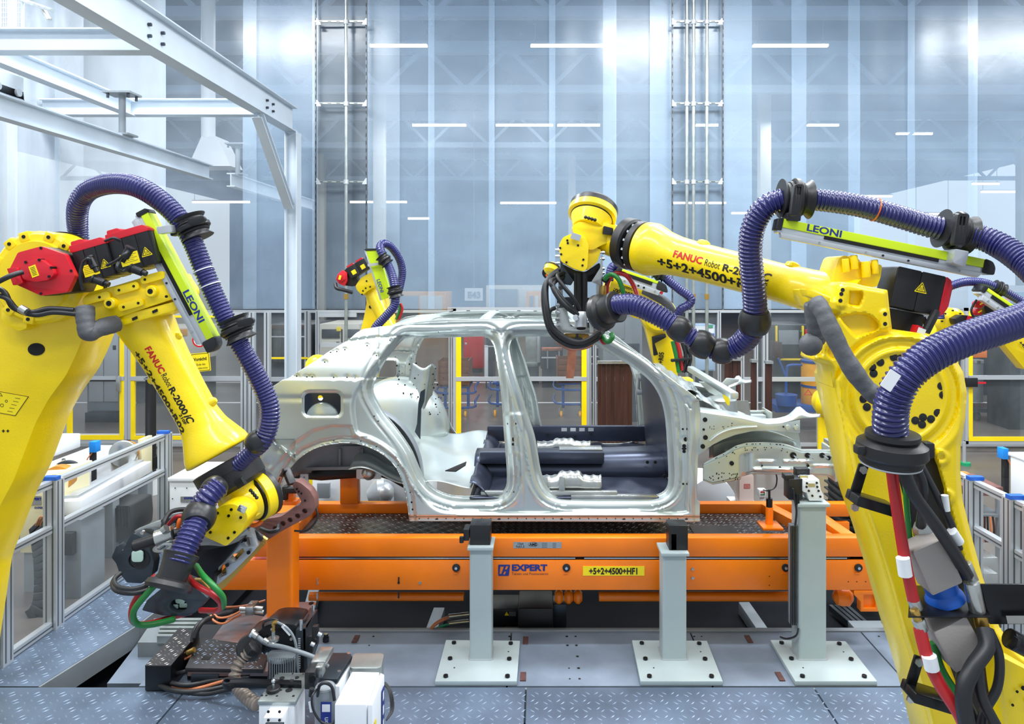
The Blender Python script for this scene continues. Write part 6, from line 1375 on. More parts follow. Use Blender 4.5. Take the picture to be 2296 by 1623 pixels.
for (x, y) in ((2015, 803), (1970, 811), (1952, 822), (1955, 836), (1929, 872), (1940, 883), (1932, 893), (1940, 911), (2106, 864), (2110, 884), (2098, 924), (2083, 938), (2065, 934), (2063, 950), (2048, 941), (2000, 800), (1925, 858)):
    b = MB(fo); b.cyl((x - HC[0], y - HC[1], 0), (x - HC[0], y - HC[1], 9), 9, 18); b.cyl((x - HC[0], y - HC[1], 9), (x - HC[0], y - HC[1], 9.5), 5, 6); b.build('hub_bolt', BLK, rr, bev=.003)
b = MB(fo); b.slab(circ(30, 20, 34, 32, 40), 2, [circ(30, 20, 33, 32, 39)], w=1); b.build('cast_ring', YEL, rr)
# elbow casting with pockets
ec = [(1808, 650), (1824, 650), (1870, 668), (1876, 640), (1888, 632), (1912, 634), (1935, 640), (1990, 650), (1994, 690), (2000, 738), (2060, 746), (2100, 762), (2130, 790), (2100, 830), (1900, 900), (1868, 868), (1862, 826), (1855, 818), (1834, 812), (1826, 806), (1828, 796), (1842, 793), (1844, 772), (1854, 748), (1866, 722), (1878, 704), (1850, 700), (1818, 688), (1810, 668)]
pk = [fil([(1906, 652), (1932, 652), (1937, 662), (1928, 688), (1900, 684)], 5, 3), cat([(1884, 712), (1908, 703), (1940, 702), (1960, 712), (1972, 728), (1966, 742), (1940, 750), (1922, 757), (1912, 750)], 3, True), cat([(1857, 774), (1866, 760), (1878, 757), (1890, 772), (1908, 792), (1896, 800), (1872, 806), (1858, 800), (1853, 788)], 3, True)]
def hel(x, y, do, dh):
    h = .03 * sst(-do, 9, 0)
    for p in pk: h = h + .045 * sst(-poly_sdf(x, y, p), -1, 4)
    q = np.hypot(x - HC[0], y - HC[1]); h = h + .018 * sst(q, 156, 150)
    h = h + .012 * sst(line_dist(x, y, [(1882, 712), (1920, 690), (1975, 695), (2005, 740)]), 2, 6) * 0
    h = h - .012 * sst(poly_sdf(x, y, rrect(1974, 694, 1998, 742, 10)), 2, -2) - .012 * sst(poly_sdf(x, y, rrect(1878, 640, 1896, 690, 8)), 2, -2)
    return h
relief('elbow_casting', ec, [], hel, 3.2, lambda x, y, h: P(x, y, 3.27 + h), YEL, rr, solid=0, ang=60)
b = MB(Fr(1960, 750, 3.31)); b.slab([(x - 1960, y - 750) for x, y in ec], 90); b.build('elbow_back', YEL, rr, bev=.012)
for (x, y) in ((1984, 704), (1984, 726), (1886, 659), (1884, 674), (1889, 650)): b = MB(Fr(x, y, 3.26)); b.cyl((0, 0, -4), (0, 0, 1.5), 4.6, 14); b.build('casting_bolt', BLK, rr)
yslab(rr, 'cable_bracket', [(1806, 648), (1818, 650), (1862, 668), (1860, 680), (1812, 664)], 3.2, 40, r=2, m=YEL, bev=.003)
b = MB(); b.bx(xat(2110, 3.3), xat(2420, 3.3), 3.26, 3.42, 0, .27); b.build('base', YEL, rr, bev=.03)
# gear head cover
yslab(rr, 'gear_head', [(1873, 602), (1882, 577), (1894, 572), (1905, 576), (1925, 580), (1930, 588), (1955, 590), (1978, 594), (1975, 620), (1966, 644), (1930, 640), (1890, 634), (1868, 640)], 3.42, 90, r=6, bev=.012)
for (x, y, r_, l) in ((1913, 582, 9, 22), (1940, 596, 10, 26), (1960, 592, 8, 22), (1895, 590, 8, 20)):
    b = MB(); p = P(x, y - 10, 3.40); q = P(x + 3, y + l, 3.40); b.cyl(p, q, r_ * 3.4 / F, 14); b.build('casting_boss', YEL, rr, bev=.004)
motor(rr, Fr(1985, 640, 3.50, 12.5), 108, 88, lab=False, red='end', seg=2)
yslab(rr, 'lower_motor', [(1992, 690), (2072, 706), (2066, 752), (2040, 755), (1998, 742)], 3.45, 60, r=4, m=BLK, bev=.004)
yslab(rr, 'red_plug', [(2056, 728), (2075, 736), (2068, 756), (2048, 748)], 3.36, 20, r=2, m=RED, bev=.003)
b = MB(Fr(2066, 742, 3.34, 20)); b.slab([(-9, -6), (9, -6), (9, 6), (-9, 6)], 1, w=1); b.build('white_label', WLAB, rr)
b = MB(); b.tube(pc((2098, 700, 3.4), (2085, 725, 3.36), (2075, 745, 3.36)), .02, 10); b.tube(pc((2070, 712, 3.4), (2080, 735, 3.4)), .012, 8); b.build('motor_plug', BLK, rr)
# grey fabric sleeves
cable('fabric_sleeve', [P(*p) for p in ((1828, 676, 3.12), (1845, 700, 3.08), (1868, 750, 3.05), (1900, 810, 3.03), (1935, 860, 3.02), (1965, 888, 3.02), (1990, 900, 3.05))], .038, GRYC, rr, seg=14, wr=1)
cable('fabric_sleeve', [P(*p) for p in ((1824, 680, 3.2), (1826, 720, 3.22), (1832, 755, 3.25), (1818, 768, 3.24), (1808, 775, 3.26))], .040, GRYC, rr, seg=14, wr=1)
b = MB(); b.ball(P(1818, 772, 3.24), .052, 14); b.build('sleeve_knot', GRYC, rr)
# forearm
pA, pB = P(1398, 543, 4.42), P(1882, 668, 3.52); fb = Ax(pA, pB, sc=4.2 / F); LR = (pB - pA).length / fb.to_scale()[0].__abs__(); KS = 1.0
def tp(px):  # frame length for a picture column
    best = min(np.linspace(-70, LR, 500), key=lambda t: abs((lambda w_: CX + w_.x / w_.y * F)(fb @ Vector((t, 0, 0))) - px)); return float(best)
def RR(t):
    px = t / LR; return float(np.interp(t, [0, tp(1448), tp(1464), tp(1472), tp(1494), tp(1520), tp(1560), tp(1650), tp(1740), tp(1820), tp(1865), LR + 60], [58, 60, 61, 58, 49, 44, 41.5, 40, 38.5, 41, 46, 48]))
b = MB(fb); t0 = tp(1446); b.lathe((t0, 0, 0), (1e5, 0, 0), [(0, 56)] + [(t - t0, RR(t)) for t in np.arange(t0 + 1, LR + 40, 7)], 48); b.build('forearm', YEL, rr, ang=60)
for px, s_ in ((1568, -1), (1668, -1), (1766, -1)):
    t = tp(px); b = MB(fb); b.lathe((t, -RR(t) * .88, 6), (t, -RR(t) * 1.3, 6), [(0, 16), (8, 13), (11, 7)], 16); b.build('casting_boss', YEL, rr)
s_ = 16.5 * 4.0 / 4.2
def at_text(px): return tp(px)
for nm, st, x0, x1, v_, sz, mm, bo, sh in (('maker_lettering', 'FANUC', 1532, 1595, 8, 21, REDP, .035, 0), ('robot_lettering', 'Robot', 1600, 1634, 9, 21, BLKP, 0, 0), ('model_lettering', 'R-2000', 1640, 1716, 10, 21, BLKP, .03, 0), ('model_lettering', 'iC', 1718, 1746, 8, 23, BLKP, .03, .3), ('size_lettering', '210F', 1713, 1742, 20, 12, BLKP, .03, 0), ('code_lettering', '+5+2+4500+R06', 1502, 1730, 37, 29, BLKP, .035, 0)):
    text(nm, st, fb, sz, mm, rr, tp(x0), v_, bold=bo, shear=sh, wrap=(0, RR), depth=.6, fit=tp(x1) - tp(x0))
b = MB(fb); b.lathe((tp(1430), 0, 0), (1e5, 0, 0), [(0, 54), (2, 59), (16, 59), (18, 54)], 44); b.build('seal_ring', BLK, rr)
b = MB(fb); b.lathe((tp(1399), 0, 0), (1e5, 0, 0), [(0, 42), (2, 54), (6, 60), (26, 60), (30, 54)], 44); b.build('wrist_collar', BLK, rr)
b = MB(fb); tt_ = tp(1429)
for k in range(16): a = 2 * math.pi * k / 16; b.box((tt_, 55 * math.sin(a), 55 * math.cos(a)), (5, 5, 5))
b.build('ring_screws', CHR, rr, kind='stuff')
b = MB(); p, q = P(1392, 545, 4.42), P(1318, 523, 4.55); b.lathe(p, q, [(0, 38 * 4.42 / F), (.08, 36 * 4.42 / F), (.2, 34 * 4.42 / F)], 28); b.build('wrist_neck', YEL, rr)
b = MB(Fr(1363, 517, 4.33, 14)); b.slab(fil([(-12, -8), (10, -8), (14, 8), (-10, 10)], 3, 3), 14, w=3); b.build('neck_cover', BLK, rr, bev=.003)
yslab(rr, 'wrist_fork', [(1282, 506), (1300, 496), (1325, 500), (1345, 496), (1376, 506), (1378, 540), (1352, 548), (1330, 560), (1318, 560), (1290, 532)], 4.36, 60, r=8, bev=.016)
yslab(rr, 'wrist_web', [(1320, 548), (1348, 560), (1340, 586), (1318, 606), (1310, 600)], 4.38, 40, r=4, bev=.008)
yslab(rr, 'wrist_housing', [(1254, 548), (1262, 532), (1280, 524), (1300, 524), (1313, 532), (1320, 550), (1317, 600), (1310, 609), (1286, 602), (1258, 586)], 4.26, 50, r=6, bev=.008)
b = MB(Fr(1290, 565, 4.26))
for (x, y) in ((1273, 545), (1296, 550), (1308, 582), (1306, 595), (1270, 588), (1258, 570), (1272, 539), (1256, 556)): b.cyl((x - 1290, y - 565, 0), (x - 1290, y - 565, 1.6), 2.6, 10)
b.build('housing_screws', BLKM, rr, kind='stuff')
b = MB(Fr(1291, 531, 4.24, 18)); b.slab(rrect(-11, -7, 11, 7, 2), 6, w=3); b.build('bright_clamp', CHR, rr, bev=.002)
cD = P(1326, 490, 4.46); ax = Vector((.24, .50, .83)).normalized(); s = 4.46 / F
b = MB(); b.lathe(cD - ax * 30 * s, cD + ax, [(0, 36 * s), (26 * s, 46 * s), (30 * s, 47 * s)], 40); b.build('wrist_drum', YEL, rr)
b = MB(); b.lathe(cD - ax * 2 * s, cD + ax, [(0, 44 * s), (2 * s, 48 * s), (5 * s, 48 * s)], 40); b.build('drum_gap', BLKM, rr)
b = MB(); b.lathe(cD + ax * 2 * s, cD + ax, [(0, 50 * s), (3 * s, 55 * s), (18 * s, 55 * s)], 44); b.build('drum_rim', YEL, rr)
b = MB(); b.lathe(cD + ax * 19 * s, cD + ax, [(0, 55 * s), (12 * s, 55 * s), (20 * s, 48 * s), (21 * s, 20 * s)], 44); b.build('drum_seal', RUB, rr)
b = MB()
for k in range(4): b.ball(Fr(1313 + 7 * k, 487 + 2 * k, 4.30) @ Vector((0, 0, 0)), .011, 10)
b.build('drum_bolts', BLK, rr, kind='stuff')
# hose rail with holder
rl = thing('hose_rail', 'lime and silver hose slide rail on the right robot forearm', 'rail', P(1960, 560, 3.55), 'hose slide rails')
frr = Fr(1742, 490, 3.42, 11.4); rail_unit(rl, frr, 478, 19, txt='LEONI', tu=62)
b = MB(Fr(2143, 575, 3.36, 11)); fl(b, [(-16, -14), (16, -14), (14, 22), (-14, 18)], 50, 20, 4); b.build('silver_holder', ALU, rl, bev=.004)
b = MB(Fr(1778, 487, 3.38)); fl(b, [(-16, -10), (14, -8), (12, 10), (-16, 8)], 40, 14, 3); b.build('black_holder', BLK, rl, bev=.004)
# hose
hrr = thing('hose_pack', 'blue corrugated hose running over the right robot and back to its arm', 'hose', P(1960, 470, 3.5))
hrr['group'] = 'robot hose packs'
hp_ = [(1352, 694, 4.12, .052), (1380, 684, 4.05, .058), (1420, 683, 3.98, .060), (1462, 700, 3.92, .060), (1500, 722, 3.88, .057), (1530, 742, 3.86, .055), (1575, 772, 3.84, .052), (1617, 788, 3.82, .055), (1655, 775, 3.78, .060), (1682, 748, 3.72, .063), (1692, 715, 3.68, .062), (1692, 670, 3.64, .061), (1686, 610, 3.6, .060), (1682, 555, 3.56, .060), (1690, 505, 3.52, .060), (1715, 465, 3.48, .059), (1750, 448, 3.46, .055), (1790, 446, 3.45, .053), (1850, 450, 3.45, .054), (1930, 462, 3.45, .055), (2010, 484, 3.45, .056), (2090, 508, 3.43, .057), (2150, 522, 3.4, .058), (2210, 536, 3.34, .059), (2270, 568, 3.24, .061), (2330, 620, 3.1, .062), (2352, 668, 2.96, .064), (2310, 708, 2.84, .065), (2240, 735, 2.78, .066), (2160, 762, 2.74, .066), (2085, 798, 2.72, .066), (2032, 842, 2.72, .066), (2003, 895, 2.74, .066), (1996, 945, 2.76, .066), (2000, 1000, 2.80, .064)]
hose('hose', [P(*p[:3]) for p in hp_], [p[3] for p in hp_], .0195, HOS, hrr, 18)
b = MB(); p = P(1961, 470, 3.45); a = (P(1980, 476, 3.45) - P(1945, 466, 3.45)).normalized(); b.lathe(p, p + a, [(0, .0575), (.005, .0575)], 24); b.build('orange_tie', ORB, hrr)
clamp(hrr, P(1783, 446, 3.45), P(1810, 448, 3.45) - P(1760, 446, 3.45), .066, arm=P(1776, 490, 3.44))
b = MB(Fr(1785, 442, 3.28, 98)); fl(b, [(-30, -12), (40, -10), (44, 10), (-28, 10)], 16, 10, 7, holes=[rrect(-22, -5, -4, -1, 1), rrect(-22, 1, -4, 5, 1)]); b.build('clamp_lever', BLK, hrr, bev=.005)
clamp(hrr, P(2143, 520, 3.40), P(2170, 527, 3.4) - P(2110, 512, 3.4), .066, arm=P(2142, 568, 3.4))
b = MB(Fr(2150, 512, 3.24, 98)); fl(b, [(-34, -14), (36, -12), (40, 12), (-32, 12)], 16, 10, 7, holes=[rrect(-26, -6, -6, -1, 1), rrect(-26, 2, -6, 6, 1)]); b.build('clamp_lever', BLK, hrr, bev=.005)
ballj(hrr, P(1524, 738, 3.86), .066, P(1545, 752, 3.86) - P(1505, 725, 3.88)); ballj(hrr, P(1575, 772, 3.84), .072, P(1600, 785, 3.84) - P(1550, 758, 3.86)); ballj(hrr, P(1619, 787, 3.82), .066, P(1645, 784, 3.8) - P(1600, 782, 3.84)); ballj(hrr, P(1692, 720, 3.68), .078, P(1692, 690, 3.66) - P(1688, 740, 3.7))
# entry boot at the gun
a = (P(1352, 698, 4.12) - P(1392, 682, 4.03)).normalized(); p = P(1366, 694, 4.08)
b = MB(); b.lathe(p - a * .06, p + a, [(0, .086), (.004, .092), (.03, .086), (.09, .082), (.10, .105), (.13, .11), (.15, .10)], 32); b.build('hose_boot', RUB, hrr)
# boot on the upper arm
bo = thing('hose_boot', 'big black round hose boot clamped on the right robot arm', 'clamp', P(2003, 1000, 2.85))
up_ = Vector((-.02, .10, -1)).normalized(); p = P(2002, 968, 2.78)
b = MB(); b.lathe(p, p + up_, [(0, .085), (.004, .098), (.02, .10), (.03, .094), (.035, .11), (.045, .128), (.085, .132), (.10, .118), (.115, .118), (.13, .10), (.14, .08)], 40); b.build('boot_body', BLK, bo)
b = MB(); b.lathe(p + up_ * .122, p + up_, [(0, .112), (.006, .112)], 40); b.build('metal_band', ALU, bo)
b = MB(); c = p + up_ * .065; b.box((c.x - .125, c.y - .02, c.z), (.05, .05, .035)); b.build('clamp_ear', BLK, bo, bev=.008); b = MB(); b.box((c.x + .125, c.y - .02, c.z), (.04, .05, .06)); b.build('clamp_ear', BLK, bo, bev=.008)
b = MB(); b.slab(rrect(-22, -14, 22, 14, 2), 1.5, fr=Fr(1997, 853, 2.66, -56)); b.build('cable_label_sleeve', WLAB, hrr, bev=.0)
# bracket and cables on the upper arm
def lbr(x, y, D=3.16):
    b = MB(Fr(x, y, D, 17)); fl(b, [(-4, -24), (18, -24), (18, 60), (-4, 60)], 6, 10, 3); fl(b, [(-4, 40), (88, 40), (88, 62), (-4, 62)], 60, 50, 4); b.build('cable_bracket', BLKM, rr, bev=.004)
    bolts('bolt', Fr(x, y, D, 17), [(7, -12, 10), (16, 74, 4)], 9, 6, GALV, rr)
lbr(1920, 1060); lbr(2044, 1488, 3.12)
b = MB(Fr(2132, 1348, 2.95)); b.slab([(-96, -40), (86, -40), (110, 40), (-86, 40)], 4, w=0); 
b = MB(); b.slab3([P(2036, 1382, 2.86), P(2222, 1382, 2.86), P(2196, 1312, 3.16), P(2040, 1312, 3.16)], (0, 0, -.006)); b.build('connector_shelf', BLKM, rr, bev=.002)
b = MB(Fr(2270, 1348, 2.9)); b.slab([(-70, -38), (60, -38), (60, 52), (-50, 52)], 6); b.build('side_cover', BLKM, rr, bev=.003)
b = MB(Fr(2285, 1388, 2.88)); b.slab([(-30, -8), (40, -8), (40, 10), (-26, 10)], 1, w=1); b.build('cover_label', GALV, rr)
# connectors
def conn(x0, y0, x1, y1, D, w_, m, nm):
    f = Ax(P(x0, y0, D), P(x1, y1, D)); L = (P(x1, y1, D) - P(x0, y0, D)).length / f.to_scale()[0].__abs__(); b = MB(f); b.slab(rrect(0, -w_ / 2, L, w_ / 2, 6), w_ * .8, w=w_ * .4); return b.build(nm, m, rr, bev=.008)
TAUP = mat('taupe_plastic', (150, 144, 140), .5, bump=.1, bscale=80); conn(2066, 1212, 2108, 1308, 2.93, 74, TAUP, 'plug_housing'); conn(2112, 1386, 2160, 1472, 2.93, 80, TAUP, 'plug_housing')
f = Ax(P(2080, 1172, 3.0), P(2062, 1208, 3.0)); b = MB(); p, q = P(2072, 1170, 3.0), P(2082, 1218, 3.0); b.lathe(p, q, [(0, .036), (.03, .05), (.05, .05), (.06, .044), (.09, .058)], 6); b.build('cable_gland', GALV, rr)
b = MB(); p, q = P(2160, 1492, 3.0), P(2150, 1440, 3.0); b.lathe(p, q, [(0, .03), (.025, .048), (.06, .052), (.08, .05)], 6); b.build('cable_gland', GALV, rr)
b = MB(); p, q = P(2104, 1300, 2.98), P(2122, 1352, 2.98); b.lathe(p, q, [(0, .066), (.05, .064), (.07, .076), (.09, .078)], 24); b.build('blue_flange', BLU, rr)
for (p0, p1, r_, m, nm) in (((2165, 1262, 2.92), (2182, 1302, 2.92), .022, GALV, 'hose_fitting'), ((2178, 1305, 2.9), (2192, 1372, 2.9), .030, GALV, 'hose_fitting'), ((2196, 1375, 2.9), (2204, 1412, 2.9), .026, BRS, 'hose_fitting'), ((2046, 1340, 2.9), (2056, 1366, 2.9), .024, GALV, 'hose_fitting'), ((2050, 1366, 2.88), (2062, 1400, 2.88), .018, BRS, 'hose_fitting'), ((2058, 1388, 2.88), (2068, 1412, 2.88), .026, GALV, 'hose_fitting')):
    b = MB(); b.cyl(P(*p0), P(*p1), r_, 12); b.build(nm, m, rr, bev=.002)
for pts, r_, m, nm in ((((1998, 1045, 2.9), (2008, 1120, 2.9), (2020, 1200, 2.9), (2032, 1270, 2.88), (2048, 1345, 2.88)), .024, RDT, 'red_tube'),
        (((2030, 1040, 2.98), (2032, 1120, 3.0), (2040, 1210, 3.0), (2052, 1290, 3.0)), .012, GRN, 'green_tube'),
        (((2062, 1408, 2.88), (2078, 1470, 2.86), (2105, 1530, 2.84), (2150, 1600, 2.8), (2175, 1660, 2.8)), .026, RDT, 'red_tube'),
        (((2092, 1440, 2.95), (2110, 1500, 2.94), (2150, 1570, 2.9), (2180, 1660, 2.9)), .018, GRN, 'green_tube'),
        (((2022, 1040, 2.85), (2050, 1110, 2.82), (2100, 1180, 2.84), (2140, 1240, 2.86), (2168, 1290, 2.9)), .026, CBL, 'black_cable'),
        (((2046, 1035, 2.92), (2068, 1080, 2.9), (2070, 1130, 2.9), (2064, 1178, 2.98)), .020, CBL, 'black_cable'),
        (((2060, 1035, 2.95), (2100, 1110, 2.9), (2130, 1170, 2.88), (2150, 1230, 2.9)), .016, CBL, 'black_cable'),
        (((2206, 1410, 2.86), (2212, 1450, 2.82), (2180, 1500, 2.78), (2160, 1560, 2.76), (2175, 1660, 2.76)), .032, CBL, 'black_cable'),
        (((2218, 1412, 2.9), (2240, 1470, 2.86), (2236, 1540, 2.84), (2205, 1600, 2.82), (2200, 1660, 2.8)), .018, CBL, 'black_cable'),
        (((2192, 1500, 2.8), (2200, 1560, 2.78), (2230, 1620, 2.76), (2260, 1680, 2.76)), .022, CBL, 'black_cable'),
        (((2160, 1490, 2.95), (2155, 1540, 2.9), (2180, 1600, 2.86), (2220, 1680, 2.86)), .020, CBL, 'black_cable')):
    cable(nm, pc(*pts), r_, m, rr)
for (p0, p1, rr_) in (((2024, 1250, 2.86), (2030, 1290, 2.86), .0262), ((2083, 1470, 2.84), (2090, 1500, 2.84), .028), ((2134, 1190, 2.86), (2150, 1215, 2.88), .02), ((2118, 1110, 2.88), (2122, 1145, 2.88), .014)):
    b = MB(); b.cyl(P(*p0), P(*p1), rr_, 12); b.build('white_sleeve', WLAB, rr)
# lower right casting with bolt pad
yslab(rr, 'base_casting', [(2240, 1470), (2300, 1500), (2400, 1560), (2400, 1720), (2290, 1720), (2262, 1640), (2250, 1560)], 3.0, 60, r=8, bev=.02)
b = MB(Fr(2280, 1550, 2.99))
for (x, y) in ((0, 0), (14, -8), (24, 24), (-10, 30), (30, -30)): b.cyl((x, y, 0), (x, y, 2), 5 if x > 10 else 3, 12)
b.build('bolt_recesses', BLAC, rr, kind='stuff')
b = MB(); b.cyl(P(2262, 1430, 2.9), P(2310, 1455, 2.9), .04, 16); b.cyl(P(2270, 1440, 2.84), P(2276, 1444, 2.84), .03, 6); b.build('black_coupling', BLKM, rr, bev=.003)

# ------------------------------------------------------------------ right spot welding gun
gr = thing('welding_gun', 'spot welding gun with black cable loops hanging from the right robot over the roof', 'welding gun', P(1290, 700, 4.4))
D = 4.42
yslab(gr, 'adapter', [(1258, 590), (1290, 606), (1312, 610), (1345, 588), (1348, 620), (1328, 632), (1272, 630), (1256, 616)], 4.46, 60, r=5, m=BLKM, bev=.006)
yslab(gr, 'side_cheek', [(1256, 578), (1266, 600), (1286, 630), (1280, 640), (1258, 636)], 4.36, 8, r=3, m=DKG, bev=.002)
yslab(gr, 'side_cheek', [(1350, 570), (1346, 600), (1326, 632), (1346, 640), (1352, 620)], 4.36, 8, r=3, m=GALV, bev=.002)
b = MB()
for x in (1296, 1310): b.cyl(P(x, 612, 4.42), P(x, 700, 4.42), .02 if x > 1300 else .026, 16)
b.build('black_cylinder', BLK, gr)
yslab(gr, 'gun_plate', [(1249, 668), (1275, 666), (1346, 668), (1346, 748), (1249, 745)], 4.46, 30, r=2, m=DKG, holes=[circ(1296, 708, 26, 26)], bev=.003)
yslab(gr, 'front_plate', [(1248, 690), (1270, 690), (1280, 732), (1330, 736), (1346, 738), (1346, 750), (1248, 745)], 4.44, 6, r=2, m=GALV, bev=.002)
yslab(gr, 'frame_column', [(1338, 610), (1350, 610), (1352, 700), (1338, 700)], 4.44, 30, r=2, m=GALV, bev=.003)
yslab(gr, 'frame_column', [(1252, 612), (1262, 614), (1262, 672), (1252, 670)], 4.44, 20, r=2, m=GALV, bev=.003)
for (x, ys) in ((1250, (560, 574, 590, 606, 684, 700, 716, 730)), (1351, (566, 580, 602, 612))):
    for y in ys: b = MB(); b.cyl(P(x - 5, y, 4.4), P(x + 5, y, 4.4), .0085, 8); b.cyl(P(x - 1, y, 4.4), P(x + 3, y, 4.4), .012, 8); b.build('hex_bolt', CHR, gr)
b = MB(); b.cyl(P(1303, 735, 4.28), P(1302, 700, 4.30), .038, 24); b.build('tube_clamp', ALU, gr, bev=.004)
b = MB(); b.cyl(P(1303, 737, 4.277), P(1303, 734, 4.28), .027, 20); b.build('clamp_bore', BLAC, gr)
b = MB(); b.cyl(P(1291, 712, 4.23), P(1291, 712, 4.27), .018, 16); b.build('clamp_screw', CHR, gr, bev=.002)
b = MB(Fr(1326, 716, 4.27)); fl(b, [(-4, -26), (4, -26), (5, 30), (-4, 30)], 10, 0, 2); b.build('clamp_bar', GALV, gr, bev=.003)
for y in (695, 720): b = MB(); b.cyl(P(1317, y, 4.26), P(1335, y, 4.26), .009, 8); b.build('clamp_screw', CHR, gr)
yslab(gr, 'lower_yoke', [(1266, 748), (1320, 748), (1322, 762), (1310, 770), (1280, 768), (1262, 760)], 4.5, 30, r=3, m=BRS, bev=.004)
yslab(gr, 'lower_jaw', [(1258, 766), (1335, 764), (1325, 776), (1270, 778)], 4.52, 26, r=3, m=BLKM, bev=.004)
yslab(gr, 'tee_bar', [(1292, 748), (1297, 748), (1297, 758), (1306, 758), (1306, 764), (1278, 764), (1278, 758), (1292, 758)], 4.46, 8, r=1, m=DKG, bev=.001)
b = MB(); b.tube([Vector(p) for p in cat(pc((1250, 762, 4.5), (1270, 775, 4.5), (1290, 780, 4.5), (1322, 772, 4.5), (1325, 760, 4.5)), 4)], .02, 10); b.build('copper_band', COP, gr)
yslab(gr, 'copper_shunt', [(1274, 782), (1292, 782), (1291, 815), (1286, 848), (1269, 848), (1272, 815)], 4.52, 3, r=1, m=COP, bev=.0)
yslab(gr, 'copper_block', [(1256, 752), (1268, 752), (1270, 770), (1262, 776), (1256, 768)], 4.46, 20, r=2, m=COP, bev=.003)
for pts, r_, m, nm in ((((1255, 605, 4.4), (1232, 622, 4.34), (1220, 650, 4.3), (1222, 700, 4.28), (1236, 745, 4.28), (1270, 772, 4.28), (1305, 775, 4.28), (1340, 758, 4.3), (1352, 740, 4.34)), .017, CBL, 'black_cable'),
        (((1252, 612, 4.36), (1226, 632, 4.3), (1226, 690, 4.24), (1240, 735, 4.24), (1275, 762, 4.24), (1310, 766, 4.24), (1345, 745, 4.28)), .017, CBL, 'black_cable'),
        (((1262, 622, 4.36), (1235, 630, 4.26), (1245, 650, 4.24), (1270, 680, 4.24), (1295, 702, 4.28)), .015, CBL, 'black_cable'),
        (((1266, 618, 4.38), (1240, 636, 4.26), (1250, 664, 4.22), (1275, 692, 4.22), (1298, 706, 4.28)), .015, CBL, 'black_cable'),
        (((1268, 612, 4.38), (1250, 618, 4.3), (1262, 640, 4.26), (1285, 668, 4.26), (1300, 695, 4.28)), .013, CBL, 'black_cable'),
        (((1245, 690, 4.36), (1232, 700, 4.34), (1236, 735, 4.32), (1262, 765, 4.32), (1300, 772, 4.3)), .013, CBL, 'black_cable'),
        (((1356, 626, 4.34), (1370, 615, 4.3), (1386, 625, 4.28), (1396, 650, 4.28), (1398, 672, 4.28), (1385, 690, 4.2)), .014, GRN, 'green_tube'),
        (((1360, 668, 4.4), (1362, 635, 4.4), (1378, 614, 4.4), (1405, 618, 4.38), (1425, 650, 4.36), (1430, 680, 4.3)), .015, RDT, 'red_tube'),
        (((1350, 752, 4.32), (1362, 766, 4.28), (1372, 758, 4.28), (1372, 748, 4.3)), .016, GRN, 'green_tube'),
        (((1345, 752, 4.34), (1354, 768, 4.32), (1362, 760, 4.32)), .014, RDT, 'red_tube'),
        (((1224, 615, 4.5), (1230, 622, 4.5), (1250, 620, 4.5)), .005, ORB, 'orange_wire')):
    cable(nm, pc(*pts), r_, m, gr)
for (p0, p1, r_, m) in (((1353, 640, 4.38), (1353, 662, 4.38), .018, BRS), ((1356, 662, 4.38), (1356, 672, 4.38), .02, RDT), ((1352, 622, 4.36), (1364, 630, 4.36), .022, BLKM), ((1262, 648, 4.3), (1258, 640, 4.3), .02, GRYC)):
    b = MB(); b.cyl(P(*p0), P(*p1), r_, 12); b.build('tube_fitting', m, gr, bev=.002)
b = MB(); b.lathe(P(1240, 592, 4.8), P(1230, 622, 4.75), [(0, .03), (.02, .05), (.06, .05), (.075, .03)], 20); b.build('wrist_stub', YEL, gr)
for k in range(3): b = MB(); p = P(1239 - 3 * k, 596 + 8 * k, 4.79); b.lathe(p, P(1230, 622, 4.75), [(0, .052), (.008, .052)], 20); b.build('stub_stripe', BLKP, gr)

# ------------------------------------------------------------------ background robots
# back left
b1 = thing('welding_robot', 'small looking yellow robot standing behind the car roof at the left', 'robot', P(845, 860, 8.0)); D = 8.0
yslab(b1, 'upper_arm', [(815, 715), (822, 680), (820, 655), (842, 640), (862, 655), (868, 685), (880, 712), (880, 735), (852, 790), (838, 860), (780, 860)], D, 40, r=6, bev=.03)
b = MB(Fr(831, 688, D)); b.slab(circ(0, 0, 4, 12), .6, w=.6); b.build('round_recess', BLAC, b1)
p, q = P(835, 655, 7.9), P(866, 720, 7.8); b = MB(); b.lathe(p, q, [(0, .09), (.1, .085), (.3, .08), (.6, .08)], 24); b.build('forearm', YEL, b1)
yslab(b1, 'elbow_block', [(797, 640), (810, 622), (832, 610), (838, 628), (845, 640), (825, 652), (812, 662), (800, 650)], 7.75, 30, r=3, bev=.01)
for (x, y) in ((822, 630), (830, 643), (820, 646), (814, 652), (812, 660)): b = MB(Fr(x, y, 7.75)); b.cyl((0, 0, 0), (0, 0, 1), 2, 8); b.build('bolt_recess', BLAC, b1)
yslab(b1, 'motor_body', [(772, 605), (790, 598), (800, 612), (800, 638), (790, 642), (772, 640)], 7.75, 26, r=2, m=BLK, bev=.006)
yslab(b1, 'motor_cover', [(757, 615), (768, 605), (778, 612), (778, 630), (772, 641), (760, 636), (753, 626)], 7.7, 10, r=2, m=RED, bev=.006)
yslab(b1, 'cover_boss', [(759, 620), (765, 612), (773, 616), (774, 626), (766, 632), (760, 628)], 7.68, 5, r=1, m=RED, bev=.003)
b = MB(Fr(762, 622, 7.65, 15)); b.slab([(-2.5, -5), (2.5, -5), (2.5, 5), (-2.5, 5)], .5); b.build('type_label', YLAB, b1)
